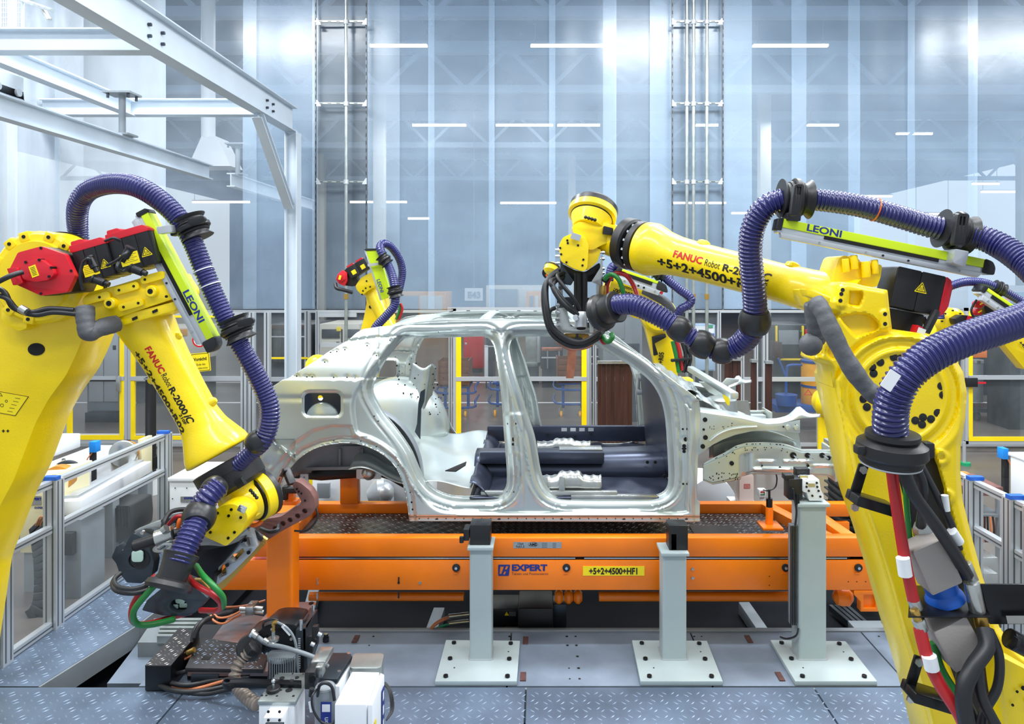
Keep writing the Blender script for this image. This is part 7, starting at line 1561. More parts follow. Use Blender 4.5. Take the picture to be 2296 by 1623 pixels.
for (x, y, a) in ((794, 608, -30), (814, 596, -30)):
    m_ = motor(b1, Fr(x, y, 7.75, a), 24, 26, lab=True, red='top', tri=True, seg=2) if False else None
    b = MB(Fr(x, y, 7.75, a)); b.slab(rrect(-12, -13, 12, 13, 2), 24, w=10); b.build('motor', BLK, b1, bev=.006)
    b = MB(Fr(x, y, 7.75, a)); b.slab(rrect(-4, -2, 6, 8, 1), .6, w=11); b.build('type_label', YLAB, b1)
    b = MB(Fr(x, y, 7.75, a)); b.slab(rrect(-8, -17, 8, -12, 1), 16, w=8); b.build('motor_cap', RED, b1)
cable('motor_cable', pc((752, 636, 7.7), (755, 646, 7.65), (770, 650, 7.65), (790, 656, 7.7)), .02, CBL, b1)
h1 = thing('hose_pack', 'dark blue hose looping from the lime rail of the back left robot', 'hose', P(880, 545, 7.7)); h1['group'] = 'robot hose packs'
hp_ = [(836, 762, 7.4, .042), (842, 735, 7.4, .046), (866, 708, 7.4, .046), (884, 685, 7.4, .046), (886, 655, 7.4, .046), (880, 620, 7.45, .046), (868, 590, 7.5, .046), (855, 565, 7.5, .046), (853, 552, 7.55, .046), (862, 546, 7.6, .045), (878, 555, 7.7, .044), (895, 580, 7.8, .044), (902, 610, 7.85, .044), (896, 645, 7.85, .044), (888, 665, 7.8, .044)]
hose('hose', [P(*p[:3]) for p in hp_], [p[3] for p in hp_], .022, HOS, h1, 12, .08)
clamp(h1, P(862, 583, 7.48), (1, 0, -1.2), .05); clamp(h1, P(886, 654, 7.4), (.25, 0, -1), .055)
k1 = thing('hose_rail', 'lime hose rail with lettering on the back left robot', 'rail', P(840, 610, 7.6), 'hose slide rails')
yslab(k1, 'lime_cover', [(820, 560), (846, 559), (874, 652), (868, 668), (856, 672), (846, 640)], 7.55, 14, r=2, m=LIME, bev=.006)
yslab(k1, 'silver_rail', [(817, 562), (821, 560), (856, 672), (852, 674)], 7.56, 18, r=0, m=ALU, bev=.002)
yslab(k1, 'end_cap', [(816, 560), (822, 557), (846, 557), (846, 561), (820, 562)], 7.54, 14, r=1, m=BLK)
text('cover_lettering', 'LEONI', Fr(848, 626, 7.53, 72), 11, NAVY, k1, 0, 3.5, w=2.5, bold=.03)
b = MB(Fr(836, 593, 7.5, -8)); b.slab(rrect(-12, -3, 12, 3, 2), 4); b.build('silver_holder', ALU, k1)
for m_, dx in ((GRN, 0), (RDT, 6)): cable('coolant_tube', pc((892 + dx, 680, 7.8), (896 + dx, 692, 7.8), (892 + dx, 706, 7.8), (888 + dx, 716, 7.8)), .014, m_, b1)
# back middle
b2 = thing('welding_robot', 'yellow robot standing behind the front of the car in the middle distance', 'robot', P(1480, 860, 7.4)); D = 7.5
yslab(b2, 'upper_arm', [(1412, 700), (1440, 690), (1488, 706), (1508, 740), (1516, 800), (1522, 870), (1478, 870), (1470, 815), (1452, 745), (1440, 716), (1418, 712)], D, 44, r=5, bev=.02)
b = MB(Fr(1478, 800, D - .004, -84)); text('code_lettering', '+5+2+4500+R05', Fr(1477, 862, D - .012, -84), 15, BLKP, b2, -10, 4, bold=.03, sx=.8)
p, q = P(1362, 632, 7.3), P(1460, 660, 7.4); b = MB(); b.lathe(p, q, [(0, .12), (.1, .11), (.3, .105), (.48, .12)], 24); b.build('forearm', YEL, b2)
fm2 = Ax(P(1362, 632, 7.3), P(1460, 660, 7.4)); text('code_lettering', '500+R05', fm2, 15, BLKP, b2, 8, 20, bold=.03, sx=.9, wrap=(0, 25)); text('model_lettering', 'R-2000iC', fm2, 9, BLKP, b2, 20, 4, bold=.02, wrap=(0, 25))
c = P(1478, 700, 7.4); b = MB(Fr(1478, 706, 7.42)); b.lathe((0, 0, -30), (0, 0, 1), [(0, 40), (30, 40), (36, 34)], 30); b.build('elbow_hub', YEL, b2)
yslab(b2, 'elbow_block', [(1432, 622), (1446, 618), (1462, 634), (1470, 640), (1472, 662), (1450, 660), (1440, 650), (1430, 640)], 7.3, 30, r=3, bev=.01)
yslab(b2, 'motor', [(1462, 634), (1484, 638), (1480, 662), (1464, 658)], 7.35, 26, r=2, m=BLK, bev=.006)
yslab(b2, 'motor_cap', [(1483, 638), (1489, 643), (1486, 660), (1479, 662)], 7.35, 24, r=2, m=RED, bev=.004)
cable('fabric_sleeve', pc((1444, 650, 7.2), (1470, 664, 7.15), (1495, 680, 7.15), (1510, 705, 7.2), (1514, 720, 7.25)), .045, GRYC, b2, seg=10)
for pts, m_, r_ in ((((1516, 760, 7.2), (1524, 790, 7.2), (1530, 830, 7.2)), RDT, .02), (((1508, 765, 7.2), (1516, 800, 7.2), (1522, 835, 7.2)), GRN, .02), (((1536, 770, 7.2), (1548, 800, 7.2), (1540, 835, 7.2)), CBL, .02), (((1530, 768, 7.2), (1538, 800, 7.2), (1532, 835, 7.2)), CBL, .02)): cable('arm_cable', pc(*pts), r_, m_, b2)
yslab(b2, 'plug_housing', [(1522, 770), (1534, 772), (1536, 800), (1526, 800)], 7.2, 12, r=2, m=GALV, bev=.004); yslab(b2, 'plug_housing', [(1526, 815), (1538, 815), (1542, 835), (1530, 835)], 7.2, 12, r=2, m=GALV, bev=.004)
yslab(b2, 'connector_shelf', [(1506, 806), (1552, 801), (1552, 806), (1506, 812)], 7.15, 14, r=1, m=BLK)
yslab(b2, 'cable_clip', [(1462, 755), (1492, 748), (1494, 756), (1468, 770), (1476, 795), (1466, 798)], 7.42, 8, r=2, m=BLK, bev=.003)
h2 = thing('hose_pack', 'blue hose bending behind the right gun from the middle back robot', 'hose', P(1530, 640, 7.1)); h2['group'] = 'robot hose packs'
hp_ = [(1366, 630, 7.1), (1368, 612, 7.1), (1376, 596, 7.1), (1410, 590, 7.1), (1450, 600, 7.05), (1480, 612, 7.0), (1500, 630, 7.0), (1525, 650, 7.0), (1548, 668, 7.0), (1545, 682, 7.0), (1528, 692, 7.0), (1518, 708, 7.05), (1508, 722, 7.1)]
hose('hose', pc(*hp_), .045, .022, HOS, h2, 12, .08); clamp(h2, P(1478, 613, 7.0), (1, 0, -.4), .05)
k2 = thing('hose_rail', 'lime and silver hose rail on the middle back robot', 'rail', P(1440, 620, 7.1), 'hose slide rails'); rail_unit(k2, Fr(1385, 600, 7.05, 19), 108, 6)
# back right
b3 = thing('welding_robot', 'yellow robot with red motor caps behind the right robot arm', 'robot', P(2180, 900, 8.2)); D = 8.2
yslab(b3, 'upper_arm', [(2094, 770), (2100, 735), (2108, 700), (2128, 692), (2158, 700), (2166, 740), (2150, 800), (2140, 960), (2080, 960)], D, 44, r=6, bev=.02)
b = MB(Fr(2135, 720, 8.1)); b.lathe((0, 0, -20), (0, 0, 1), [(0, 30), (24, 30), (30, 24), (32, 20)], 30); b.build('elbow_hub', YEL, b3)
for a in range(0, 360, 45): b = MB(Fr(2135 + 24 * math.cos(math.radians(a)), 720 + 24 * math.sin(math.radians(a)), 8.02)); b.cyl((0, 0, 0), (0, 0, 4), 2, 8); b.build('hub_bolt', BLK, b3)
yslab(b3, 'motor_body', [(2142, 715), (2158, 706), (2175, 708), (2168, 728), (2146, 728)], 7.9, 26, r=2, m=BLK, bev=.006)
yslab(b3, 'motor_cover', [(2172, 708), (2198, 712), (2192, 724), (2166, 728)], 7.88, 22, r=2, m=RED, bev=.006)
for (x, y, r_) in ((2192, 682, 9), (2208, 676, 10), (2190, 699, 8), (2215, 672, 9)): b = MB(Fr(x, y, 7.9, -20)); b.slab(fil(circ(0, 0, r_, 8), 1, 2), 16, w=8); b.build('red_cap', RED, b3, bev=.004); 
for (x, y) in ((2196, 680), (2212, 672), (2192, 698)): b = MB(Fr(x, y, 7.9, -30)); b.slab(rrect(-5, -1.6, 5, 1.6, .5), .5, w=9); b.build('type_label', YLAB, b3)
yslab(b3, 'motor', [(2214, 664), (2232, 672), (2245, 690), (2238, 706), (2212, 706), (2206, 690)], 7.95, 26, r=3, m=BLK, bev=.006)
yslab(b3, 'forearm', [(2240, 700), (2275, 720), (2340, 810), (2300, 830), (2250, 770), (2225, 720)], 8.0, 30, r=4, bev=.03)
text('code_lettering', '+4500+R07', Fr(2286, 766, 7.97, 38), 13, BLKP, b3, 0, 5, bold=.03)
cable('motor_cable', pc((2185, 715, 7.85), (2178, 700, 7.85), (2180, 688, 7.85), (2190, 672, 7.85)), .012, CBL, b3)
h3 = thing('hose_pack', 'blue hose passing above the back right robot', 'hose', P(2180, 630, 7.8)); h3['group'] = 'robot hose packs'
hp_ = [(2108, 715, 8.0), (2106, 680, 8.0), (2110, 655, 7.9), (2130, 642, 7.85), (2165, 632, 7.8), (2205, 634, 7.8), (2240, 648, 7.8), (2270, 664, 7.8), (2310, 690, 7.8), (2340, 720, 7.8)]
hose('hose', pc(*hp_), .048, .022, HOS, h3, 12, .08); clamp(h3, P(2240, 646, 7.8), (1, 0, -.45), .052)
k3 = thing('hose_rail', 'lime and silver hose rail on the back right robot', 'rail', P(2230, 670, 7.7), 'hose slide rails'); rail_unit(k3, Fr(2196, 640, 7.7, 34), 118, 7)
# bits of two more robots low behind the car
b4 = thing('robot_elbow', 'pale yellow robot elbow glimpsed between the fence post and the right robot', 'robot', P(1862, 900, 9.5)); 
b = MB(); b.lathe(P(1830, 895, 9.6), P(1872, 905, 9.4), [(0, .12), (.1, .2), (.25, .2), (.3, .1)], 20); b.build('wrist', YEL, b4)
b = MB(); b.tube([Vector(p) for p in cat(pc((1900, 942, 8.8), (1872, 944, 8.8), (1860, 936, 8.8), (1858, 926, 8.8)), 4)], .05, 12); b.build('blue_tube', BLU, b4)
b5 = thing('robot_shoulder', 'rounded yellow robot shoulder peeking over the rear roof slope', 'robot', P(708, 820, 7.6)); b = MB(); b.ball(P(712, 822, 7.6), .13, 20); b.bx(xat(700, 7.6), xat(730, 7.6), 7.5, 7.7, .0, zat(822, 7.6)); b.build('cover', YEL, b5)
for r_, x0, x1, D_, z1 in ((b1, 785, 830, 8.05, 865), (b2, 1508, 1556, 7.6, 880), (b3, 2085, 2135, 8.3, 965), (b3, 2086, 2134, 8.32, 970)):
    if z1 != 970: b = MB(); b.bx(xat(x0, D_), xat(x1, D_), D_, D_ + .2, 0, zat(z1 - 30, D_)); b.build('pedestal', YEL, r_, bev=.02)
b = MB(); b.cyl(P(1845, 905, 9.55) - Vector((0, 0, P(1845, 905, 9.55).z)), P(1845, 905, 9.55), .07, 14); b.build('pedestal', YEL, b4)
# ================================================================== pillow conveyor machines left (beyond the low fence)
def G(x, y, z=0.): D_ = (CZ - z) * F / (y - HY); return Vector(((x - CX) / F * D_, D_, z))
rm = thing('roller_machine', 'white beam conveyor with two orange rimmed rollers on a black shaft at the left', 'conveyor', P(200, 1100, 6.2))
A, B_ = P(138, 1072, 5.9), P(284, 1013, 7.35)
b = MB(); b.cyl(A, B_, .026, 16); b.build('shaft', BLKM, rm)
u = (B_ - A).normalized()
for p, s in ((A, -1), (B_, 1)):
    b = MB(); b.lathe(p - u * .10, p + u, [(0, .11), (.1, .115), (.17, .10)], 32); b.build('orange_tyre', ORT, rm)
    q = p + u * (.08 if s < 0 else -.12)
    b = MB(); b.lathe(q, q + u, [(0, .115), (.008, .13), (.03, .13), (.036, .05), (.05, .045)], 36); b.build('roller_flange', GALV if s > 0 else DKG, rm)
b = MB(); b.beam(P(150, 1140, 5.6), P(315, 1047, 7.3), .20, .11); b.build('white_beam', WHT, rm, bev=.006)
b = MB(); b.beam(P(160, 1118, 5.7), P(310, 1036, 7.3), .10, .05); b.build('guide_top', ALU, rm, bev=.004)
for x, y, D in ((190, 1148, 5.75), (252, 1108, 6.4)): b = MB(); b.slab3([P(x - 20, y - 10, D), P(x + 20, y - 26, D + .3), P(x + 4, y + 6, D + .15), P(x - 12, y + 14, D)], (.05, .02, 0)); b.build('gusset', GRY, rm, bev=.004)
b = MB(); b.slab3([P(103, 1066, 5.5), P(126, 1062, 5.5), P(130, 1100, 5.5), P(137, 1180, 5.5), P(114, 1180, 5.5), P(108, 1100, 5.5)], (0, .05, 0)); b.build('end_bracket', CREM, rm, bev=.004)
b = MB(); b.slab3([P(309, 985, 7.4), P(318, 985, 7.4), P(318, 1075, 7.4), P(309, 1075, 7.4)], (0, .2, 0)); b.build('end_bracket', CREM, rm, bev=.004)
for x, D in ((240, 6.3), (320, 7.4)):
    b = MB(); b.bx(xat(x, D) - .05, xat(x, D) + .05, D, D + .1, 0, zat(1120 if x == 240 else 1060, D)); b.build('leg', GRY, rm, bev=.004)
# white machine bodies with maker labels
def white_box(name, lab, x0, x1, y0, y1, D, dep, parts=(), m=WHT):
    t = thing(name, lab, 'machine', P((x0 + x1) / 2, y1, D)); b = MB(); b.bx(xat(x0, D), xat(x1, D), D, D + dep, zat(y1, D), zat(y0, D)); b.build('body', m, t, bev=.008)
    b = MB(); b.bx(xat(x0, D) + .02, xat(x1, D) - .02, D + .02, D + dep, -.0, zat(y1, D)); b.build('plinth', GRY, t)
    b = MB(); b.bx(xat(x0 - 2, D), xat(x1 + 2, D), D - .02, D + dep + .02, zat(y0, D), zat(y0, D) + .03); b.build('lid', m, t, bev=.006)
    return t
w1 = white_box('lift_cabinet', 'white machine cabinet with maker label behind the left low fence post', 44, 112, 1078, 1240, 5.6, .5, m=CREM)
fr = Fr(74, 1122, 5.595); b = MB(fr); b.slab([(-19, -10), (19, -10), (19, 10), (-19, 10)], .6, w=.6); b.build('maker_label', GALV, w1); text('label_lettering', 'EXPERT', fr, 7.5, NAVY, w1, -9, -1, w=.8, bold=.05, sx=1.1)
b = MB(fr); b.slab([(-17, -8), (-11, -8), (-12, 1), (-17, 1)], .3, w=1); b.build('logo_mark', NAVY, w1)
text('label_lettering', 'EXPERT', Fr(84, 1140, 5.595), 6, NAVY, w1, -6, 0, w=.8, bold=.05, sx=1.1)
w2 = white_box('lift_cabinet', 'white machine cabinet with maker label right of the fence corner post, beside the left wrist', 380, 445, 1078, 1200, 6.1, .5)
fr = Fr(421, 1120, 6.095); b = MB(fr); b.slab([(-16, -7), (14, -7), (14, 6), (-16, 6)], .6, w=.6); b.build('maker_label', GALV, w2); text('label_lettering', 'EXPERT', fr, 6.5, NAVY, w2, -8, -1, w=.8, bold=.05, sx=1.1)
b = MB(fr)
for (x, y) in ((-28, -26), (-2, -26), (-34, -2), (-28, 24)): b.cyl((x, y, 0), (x, y, 1), 1.3, 8)
b.build('screws', BLKM, w2, kind='stuff')
w3 = thing('lift_table', 'white low lift table with levelling bolts behind the roller shaft', 'table', P(160, 1060, 6.8))
b = MB(); b.bx(xat(50, 6.8), xat(190, 6.8), 6.8, 7.9, .35, zat(1058, 6.8)); b.build('body', WHT, w3, bev=.01)
b = MB(); b.bx(xat(60, 7.4), xat(125, 7.4), 7.2, 7.8, zat(1058, 6.8), zat(1000, 7.2)); b.build('raised_block', WHT, w3, bev=.01)
b = MB(); b.bx(xat(55, 6.8), xat(180, 6.8), 6.9, 7.8, 0, .35); b.build('plinth', GRY, w3)
for x, y in ((80, 1050), (144, 1030), (112, 1024)): bolts('bolt', Fr(x, y, 6.85), [(0, 0, 0)], 4, 4, GALV, w3)
for (x, y, D, lab) in ((205, 1005, 6.9, 'small blue sensor on a black bracket above the roller shaft'), (428, 1005, 6.9, 'small blue sensor on a black bracket beside the left forearm flange'), (2258, 1020, 6.0, 'small blue sensor on a black bracket at the right edge')):
    t = thing('blue_sensor', lab, 'sensor', P(x, y + 60, D)); s = 1 if x < 2000 else -1
    b = MB(); b.bx(xat(x - 5, D), xat(x + 5, D), D, D + .05, zat(y + 52, D), zat(y - 14, D)); b.bx(xat(x - 5, D), xat(x + 5, D), D + .0, D + .05, 0, zat(y + 50, D)); b.build('bracket', BLK, t, bev=.003)
    b = MB(); b.bx(xat(x - 1, D), xat(x + 14 * s, D), D - .03, D + .05, zat(y + 8, D), zat(y - 16, D)); b.build('sensor_body', SENS, t, bev=.003)
    cable('orange_wire', pc((x + 2, y + 10, D - .01), (x - 8 * s, y + 22, D - .02), (x - 12 * s, y + 34, D - .02)), .006, ORC, t)
bs = thing('black_bollard', 'tall black post with grey collar behind the left robot forearm', 'post', P(340, 1040, 8.2)); D = 8.2
b = MB(); b.cyl((xat(338, D), D, 0), (xat(338, D), D, zat(845, D)), 11 * D / F, 20); b.build('post', BLK, bs)
b = MB(); b.cyl((xat(338, D), D, zat(1022, D)), (xat(338, D), D, zat(1050, D)), 17 * D / F, 20); b.build('base', BLKM, bs, bev=.004)
for y in (846, 982): b = MB(); b.cyl((xat(338, D), D, zat(y, D)), (xat(338, D), D, zat(y + 4, D)), 14 * D / F, 20); b.build('collar', GALV, bs)
b = MB(); b.cyl((xat(338, D), D, 0), (xat(338, D), D, zat(1056, D)), 26 * D / F, 24); b.build('white_foot', WHT, bs)
# black motor with fins
bmz = thing('black_drive', 'black finned drive unit seen through the left acrylic fence', 'motor', P(245, 1240, 6.35)); D = 6.35
b = MB(); b.slab(fil([(-58, -24), (-50, -54), (48, -56), (52, -20), (50, 8), (30, 26), (0, 24), (0, 42), (-48, 42), (-48, 10)], 5, 3), 90, fr=Fr(243, 1190, D)); b.build('housing', BLK, bmz, bev=.008)
for k in range(8): b = MB(Fr(243, 1190, D)); b.slab([(-4 + k * 7, -52), (-2 + k * 7, -52), (0 + k * 7, -8), (-2 + k * 7, -8)], 4, w=4); b.build('fin', DKG, bmz)
b = MB(); b.bx(xat(200, D), xat(280, D), D + .05, D + .3, 0, zat(1232, D)); b.build('stand', GRY, bmz)
# energy chain
ec_ = thing('energy_chain', 'black curved energy chain with cables inside the left low fence', 'chain', P(100, 1390, 5.0))
cp_ = [Vector(p) for p in cat(pc((88, 1172, 5.5), (96, 1215, 5.4), (104, 1270, 5.32), (104, 1330, 5.28), (92, 1375, 5.22), (62, 1395, 5.2)), 5)]
cp_ = even(cp_, .055)
for k, (a, c) in enumerate(zip(cp_, cp_[1:])):
    b = MB(); b.beam(a, a.lerp(c, .86), .16, .05, up=(0, 1, 0)); b.build('chain_link', BLK, ec_, bev=.004)
for i in range(5): cable('orange_wire', pc((80 + 5 * i, 1178, 5.2), (92 + 4 * i, 1158 + 2 * i, 5.15), (112 + 3 * i, 1170 + 3 * i, 5.15), (122 + 3 * i, 1210, 5.15), (130 + 2 * i, 1240, 5.2)), .005, (ORC, BRS, ORC, GRN, ORC)[i], ec_)
cbt = thing('cable_bundle', 'reddish brown wire bundle drooping below the black drive at the left', 'cables', P(190, 1260, 5.2))
for i in range(9):
    r_ = random.random() * 10; cable('wire', pc((160, 1205 + 3 * i, 5.80), (180 + r_, 1200 + 3 * i, 5.75), (200 + r_, 1215 + 2 * i, 5.75), (205 + r_ * .6, 1235 + i, 5.75), (185, 1245 + 2 * i, 5.80), (165 - i, 1290, 5.80)), .005, COPD if i % 3 else ORC, cbt, n=5, seg=6)
cable('black_wire', pc((150, 1200, 5.80), (152, 1280, 5.80), (150, 1330, 5.80), (190, 1342, 5.90), (215, 1330, 6.00)), .010, CBL, cbt)
gp = thing('grey_pedestal', 'grey sheet metal pedestal between the energy chain and black drive', 'pedestal', P(160, 1300, 5.5)); D = 5.5
b = MB(); b.bx(xat(146, D), xat(182, D), D, D + .3, .0, zat(1165, D)); b.build('sheet_body', GRY, gp, bev=.006)
b = MB(); b.bx(xat(150, D), xat(172, D), D - .05, D, zat(1240, D), zat(1190, D)); b.build('junction_box', BLK, gp, bev=.005)
sc_ = thing('socket_outlet', 'pair of blue plugs under the left hose on the fence behind the car tail', 'socket', P(567, 1035, 6.8)); D = 6.8
for x in (562, 573): b = MB(); b.cyl(P(x, 1040, D), P(x, 1024, D), 5 * D / F, 14); b.build('blue_plug', BLU, sc_)
b = MB(); b.bx(xat(555, D), xat(580, D), D + .02, D + .08, 0, zat(1024, D)); b.build('backing_box', GALV, sc_, bev=.004)
# items behind the conveyor
wm = thing('white_covered_machine', 'white painted machine base with a bare metal joint seen under the wheel arch', 'machine', P(850, 1120, 7.0)); D = 7.0
b = MB(); b.bx(xat(700, D), xat(960, D), D, D + .6, 0, zat(1068, D)); b.build('body', WHT, wm, bev=.01)
b = MB(); b.lathe(P(872, 1098, 6.85), P(830, 1112, 6.85), [(0, .13), (.06, .15), (.12, .12), (.2, .06)], 22); b.ball(P(860, 1104, 6.8), .1, 16); b.build('metal_joint', ALU, wm)
b = MB(); b.bx(xat(712, 6.9), xat(740, 6.9), 6.88, 6.92, zat(1116, 6.9), zat(1082, 6.9)); b.build('grey_cover', GRY, wm, bev=.004)
wb = thing('white_canister', 'pale pinkish canister with red marked label standing beneath the front rail', 'canister', P(1674, 1120, 6.4)); D = 6.4
b = MB(); b.slab(fil([(-16, 62), (-16, 0), (-10, -10), (6, -12), (16, -4), (16, 62)], 4, 3), 40, fr=Fr(1674, 1070, D)); b.build('bottle', PINK, wb, bev=.01)
b = MB(); b.slab(rrect(-7, -5, 7, 5, 1), .5, [rrect(-6, -4, 6, 4, 1)], fr=Fr(1675, 1090, D - .003)); b.slab([(-5, -2), (5, -2), (5, -1), (-5, -1)], .5, fr=Fr(1675, 1090, D - .003)); b.slab([(-5, 1), (5, 1), (5, 2), (-5, 2)], .5, fr=Fr(1675, 1090, D - .003)); b.build('red_label', REDP, wb)
b = MB(); b.bx(xat(1645, D), xat(1700, D), D - .05, D + .25, 0, zat(1132, D)); b.build('shelf', WHT, wb)
wv = thing('white_valve_box', 'white box with red and green arrow marks and a cable under the front rail', 'box', P(1709, 1100, 6.2)); D = 6.2
b = MB(); b.bx(xat(1702, D), xat(1718, D), D, D + .06, zat(1115, D), zat(1098, D)); b.bx(xat(1706, D), xat(1716, D), D + .02, D + .05, 0, zat(1115, D)); b.build('box', WHT, wv, bev=.003)
b = MB(); b.slab([(-5, -1), (-2, -4), (-2, -2), (5, -2), (5, 0), (-2, 0), (-2, 2)], .5, fr=Fr(1710, 1104, D - .003)); b.build('red_arrow', REDP, wv)
b = MB(); b.slab([(-5, 2), (3, 2), (3, -2), (5, -2), (5, 4), (-5, 4)], .5, fr=Fr(1710, 1106, D - .003)); b.build('green_arrow', GRN, wv)
cable('cable', pc((1712, 1098, D), (1722, 1100, 6.1), (1738, 1092, 6.1), (1742, 1075, 6.1), (1740, 1062, 6.1)), .006, CBL, wv)
ww = thing('white_machine_cover', 'rounded white machine cover glimpsed below the front wheel housing', 'machine', P(1610, 1120, 6.9)); D = 6.9
b = MB(); b.slab(fil([(-60, 60), (-60, -10), (-20, -36), (30, -30), (50, 0), (50, 60)], 12, 4), 100, fr=Fr(1600, 1110, D)); b.build('cover', WHT, ww, bev=.02)
b = MB(); b.bx(xat(1540, D), xat(1650, D), D + .02, D + .4, 0, zat(1165, D)); b.build('foot', WHT, ww)
# black bellows
bl = thing('bellows', 'tall black rubber bellows beside the right robot arm', 'bellows', P(1930, 1210, 6.0)); D = 5.9
vs_ = []; n = 13; zb, zt_b = zat(1215, D), zat(1012, D)
for k in range(n):
    z0 = zb + (zt_b - zb) * k / n; h = (zt_b - zb) / n
    b = MB(); b.slab3([(xat(1885, D), D, z0), (xat(1975, D), D, z0 - .02), (xat(1975, D), D + .35, z0), (xat(1885, D), D + .35, z0)], (0, 0, h * .25)); b.slab3([(xat(1891, D), D + .03, z0 + h * .25), (xat(1970, D), D + .03, z0 + h * .25), (xat(1970, D), D + .32, z0 + h * .25), (xat(1891, D), D + .32, z0 + h * .25)], (0, 0, h * .78)); b.build('fold', RUB, bl, bev=.002)
b = MB(); b.bx(xat(1880, D), xat(1980, D), D - .02, D + .37, 0, zb - .03); b.build('base', BLKM, bl)
b = MB(); b.bx(xat(1884, D), xat(1975, D), D, D + .35, zt_b, zt_b + .03); b.build('top_plate', GRY, bl)
bj = thing('black_switch_box', 'black switch box with white label behind the tip of the front rail', 'box', P(1880, 1000, 6.6)); D = 6.6
b = MB(); b.slab(fil([(-14, -26), (20, -26), (24, 40), (-8, 40), (-14, 10)], 4, 3), 20, fr=Fr(1880, 995, D)); b.bx(xat(1875, D), xat(1895, D), D + .02, D + .06, 0, zat(1035, D)); b.build('box', BLK, bj, bev=.004)
b = MB(); b.slab(rrect(-3, -4, 3, 4, .5), .5, fr=Fr(1877, 980, D - .003)); b.build('white_label', WLAB, bj)
# right edge machinery behind the low fence
w4 = white_box('lift_cabinet', 'white machine cabinet at the right edge behind the low fence', 2312, 2390, 1040, 1180, 5.6, .25)
fr = Fr(2330, 1120, 5.595); text('label_lettering', 'EXPERT', fr, 7, NAVY, w4, -14, 0, w=.8, bold=.05)
b = MB(); p = P(2160, 1080, 6.2)
wr = thing('wheel_unit', 'white pivot unit with an orange rimmed wheel right of the right robot arm', 'machine', P(2160, 1130, 6.2)); D = 6.2
b = MB(); b.slab(fil([(-12, -24), (8, -20), (14, 52), (-14, 52)], 5, 3), 40, fr=Fr(2160, 1090, D)); b.bx(xat(2150, D), xat(2172, D), D + .02, D + .15, 0, zat(1140, D)); b.build('body', WHT, wr, bev=.01)
b = MB(); b.lathe(P(2160, 1075, D - .05), P(2168, 1075, D - .3), [(0, .05), (.02, .07), (.06, .07), (.08, .04)], 20); b.build('wheel', ORT, wr)
rc = thing('rusty_beam_rack', 'reddish steel frame rack low behind the right fence', 'rack', P(2210, 1200, 5.6)); D = 5.7
b = MB(); b.bx(xat(2165, D), xat(2250, D), D, D + .4, zat(1112, D), zat(1092, D)); b.build('beam', COPD, rc, bev=.006)
b = MB(); b.bx(xat(2165, D), xat(2250, D), D, D + .3, zat(1160, D), zat(1154, D)); b.build('lower_beam', GRY, rc)
for x in (2176, 2192, 2240): b = MB(); b.bx(xat(x, D), xat(x + 6, D), D - .01, D + .05, 0, zat(1112, D)); b.build('leg', ALU, rc)
for i in range(6): cable('wire', pc((2196 + 6 * i, 1158, D - .02), (2194 + 7 * i, 1190, D - .03), (2200 + 5 * i, 1215, D - .02)), .008, (CBL, ORC, BRN)[i % 3], rc)
gs = thing('steel_slide', 'pale steel slide blocks on the floor between robot arm and right fence', 'slide', P(2210, 1260, 5.0))
for (x0, x1, y0, y1, D) in ((2190, 2238, 1250, 1275, 5.3), (2205, 2238, 1285, 1310, 5.0)): b = MB(); b.bx(xat(x0, D), xat(x1, D), D, D + .25, 0 if x0 > 2200 else .0, zat(y0, D)); b.build('block', GALV, gs, bev=.006)
gf = thing('green_foot_pedal', 'thin stand with a green foot beside the right gate', 'stand', P(2163, 1024, 9.4)); D = 9.4
b = MB(); b.cyl((xat(2162, D), D, 0), (xat(2162, D), D, zat(990, D)), .02, 10); b.build('stem', ALU, gf)
b = MB(); b.cyl((xat(2165, D), D, .0), (xat(2165, D), D, .04), .06, 18); b.build('foot', GREP, gf)

# ================================================================== orange adjustable stops and cables around the column
dj = thing('docking_unit', 'dusty steel docking plate with dark blocks and cables in the lower left', 'machine', P(480, 1480, 4.6))
# rusty plate stepping up to the orange column
b = MB(); b.slab3([G(420, 1505, .10), G(600, 1505, .10), G(655, 1392, .14), G(522, 1370, .14)], (0, 0, -.03)); b.build('rust_plate', DUST, dj, bev=.003)
tp_ = [G(415, 1497, .125), G(590, 1500, .125), G(607, 1452, .125), G(448, 1428, .125)]
b = MB(); b.slab3(tp_, (0, 0, -.025)); b.build('tread_plate', DKST, dj, bev=.002)
def inq(x, y): 
    q = [(p.x, p.y) for p in tp_]; return poly_sdf(np.array([[x]]), np.array([[y]]), q)[0, 0] < -.02
treads('tread_pattern', min(p.x for p in tp_), max(p.x for p in tp_), min(p.y for p in tp_), max(p.y for p in tp_), .125, dj, TRD, pitch=.05, L=.03, W=.007, clip=inq)
for x, y in ((463, 1475), (570, 1478)): b = MB(); c = G(x, y, .126); b.box(c, (.05, .035, .002)); b.build('square_opening', BLAC, dj)
b = MB(); b.slab3([G(420, 1510, .04), G(600, 1512, .04), G(600, 1400, .04), G(450, 1400, .04)], (0, 0, -.035)); b.build('under_frame', BLKM, dj)
b = MB(); b.slab3([G(428, 1512, .085), G(490, 1512, .085), G(494, 1500, .085), G(430, 1500, .085)], (0, 0, -.05)); b.build('valve_block', DKG, dj, bev=.003)
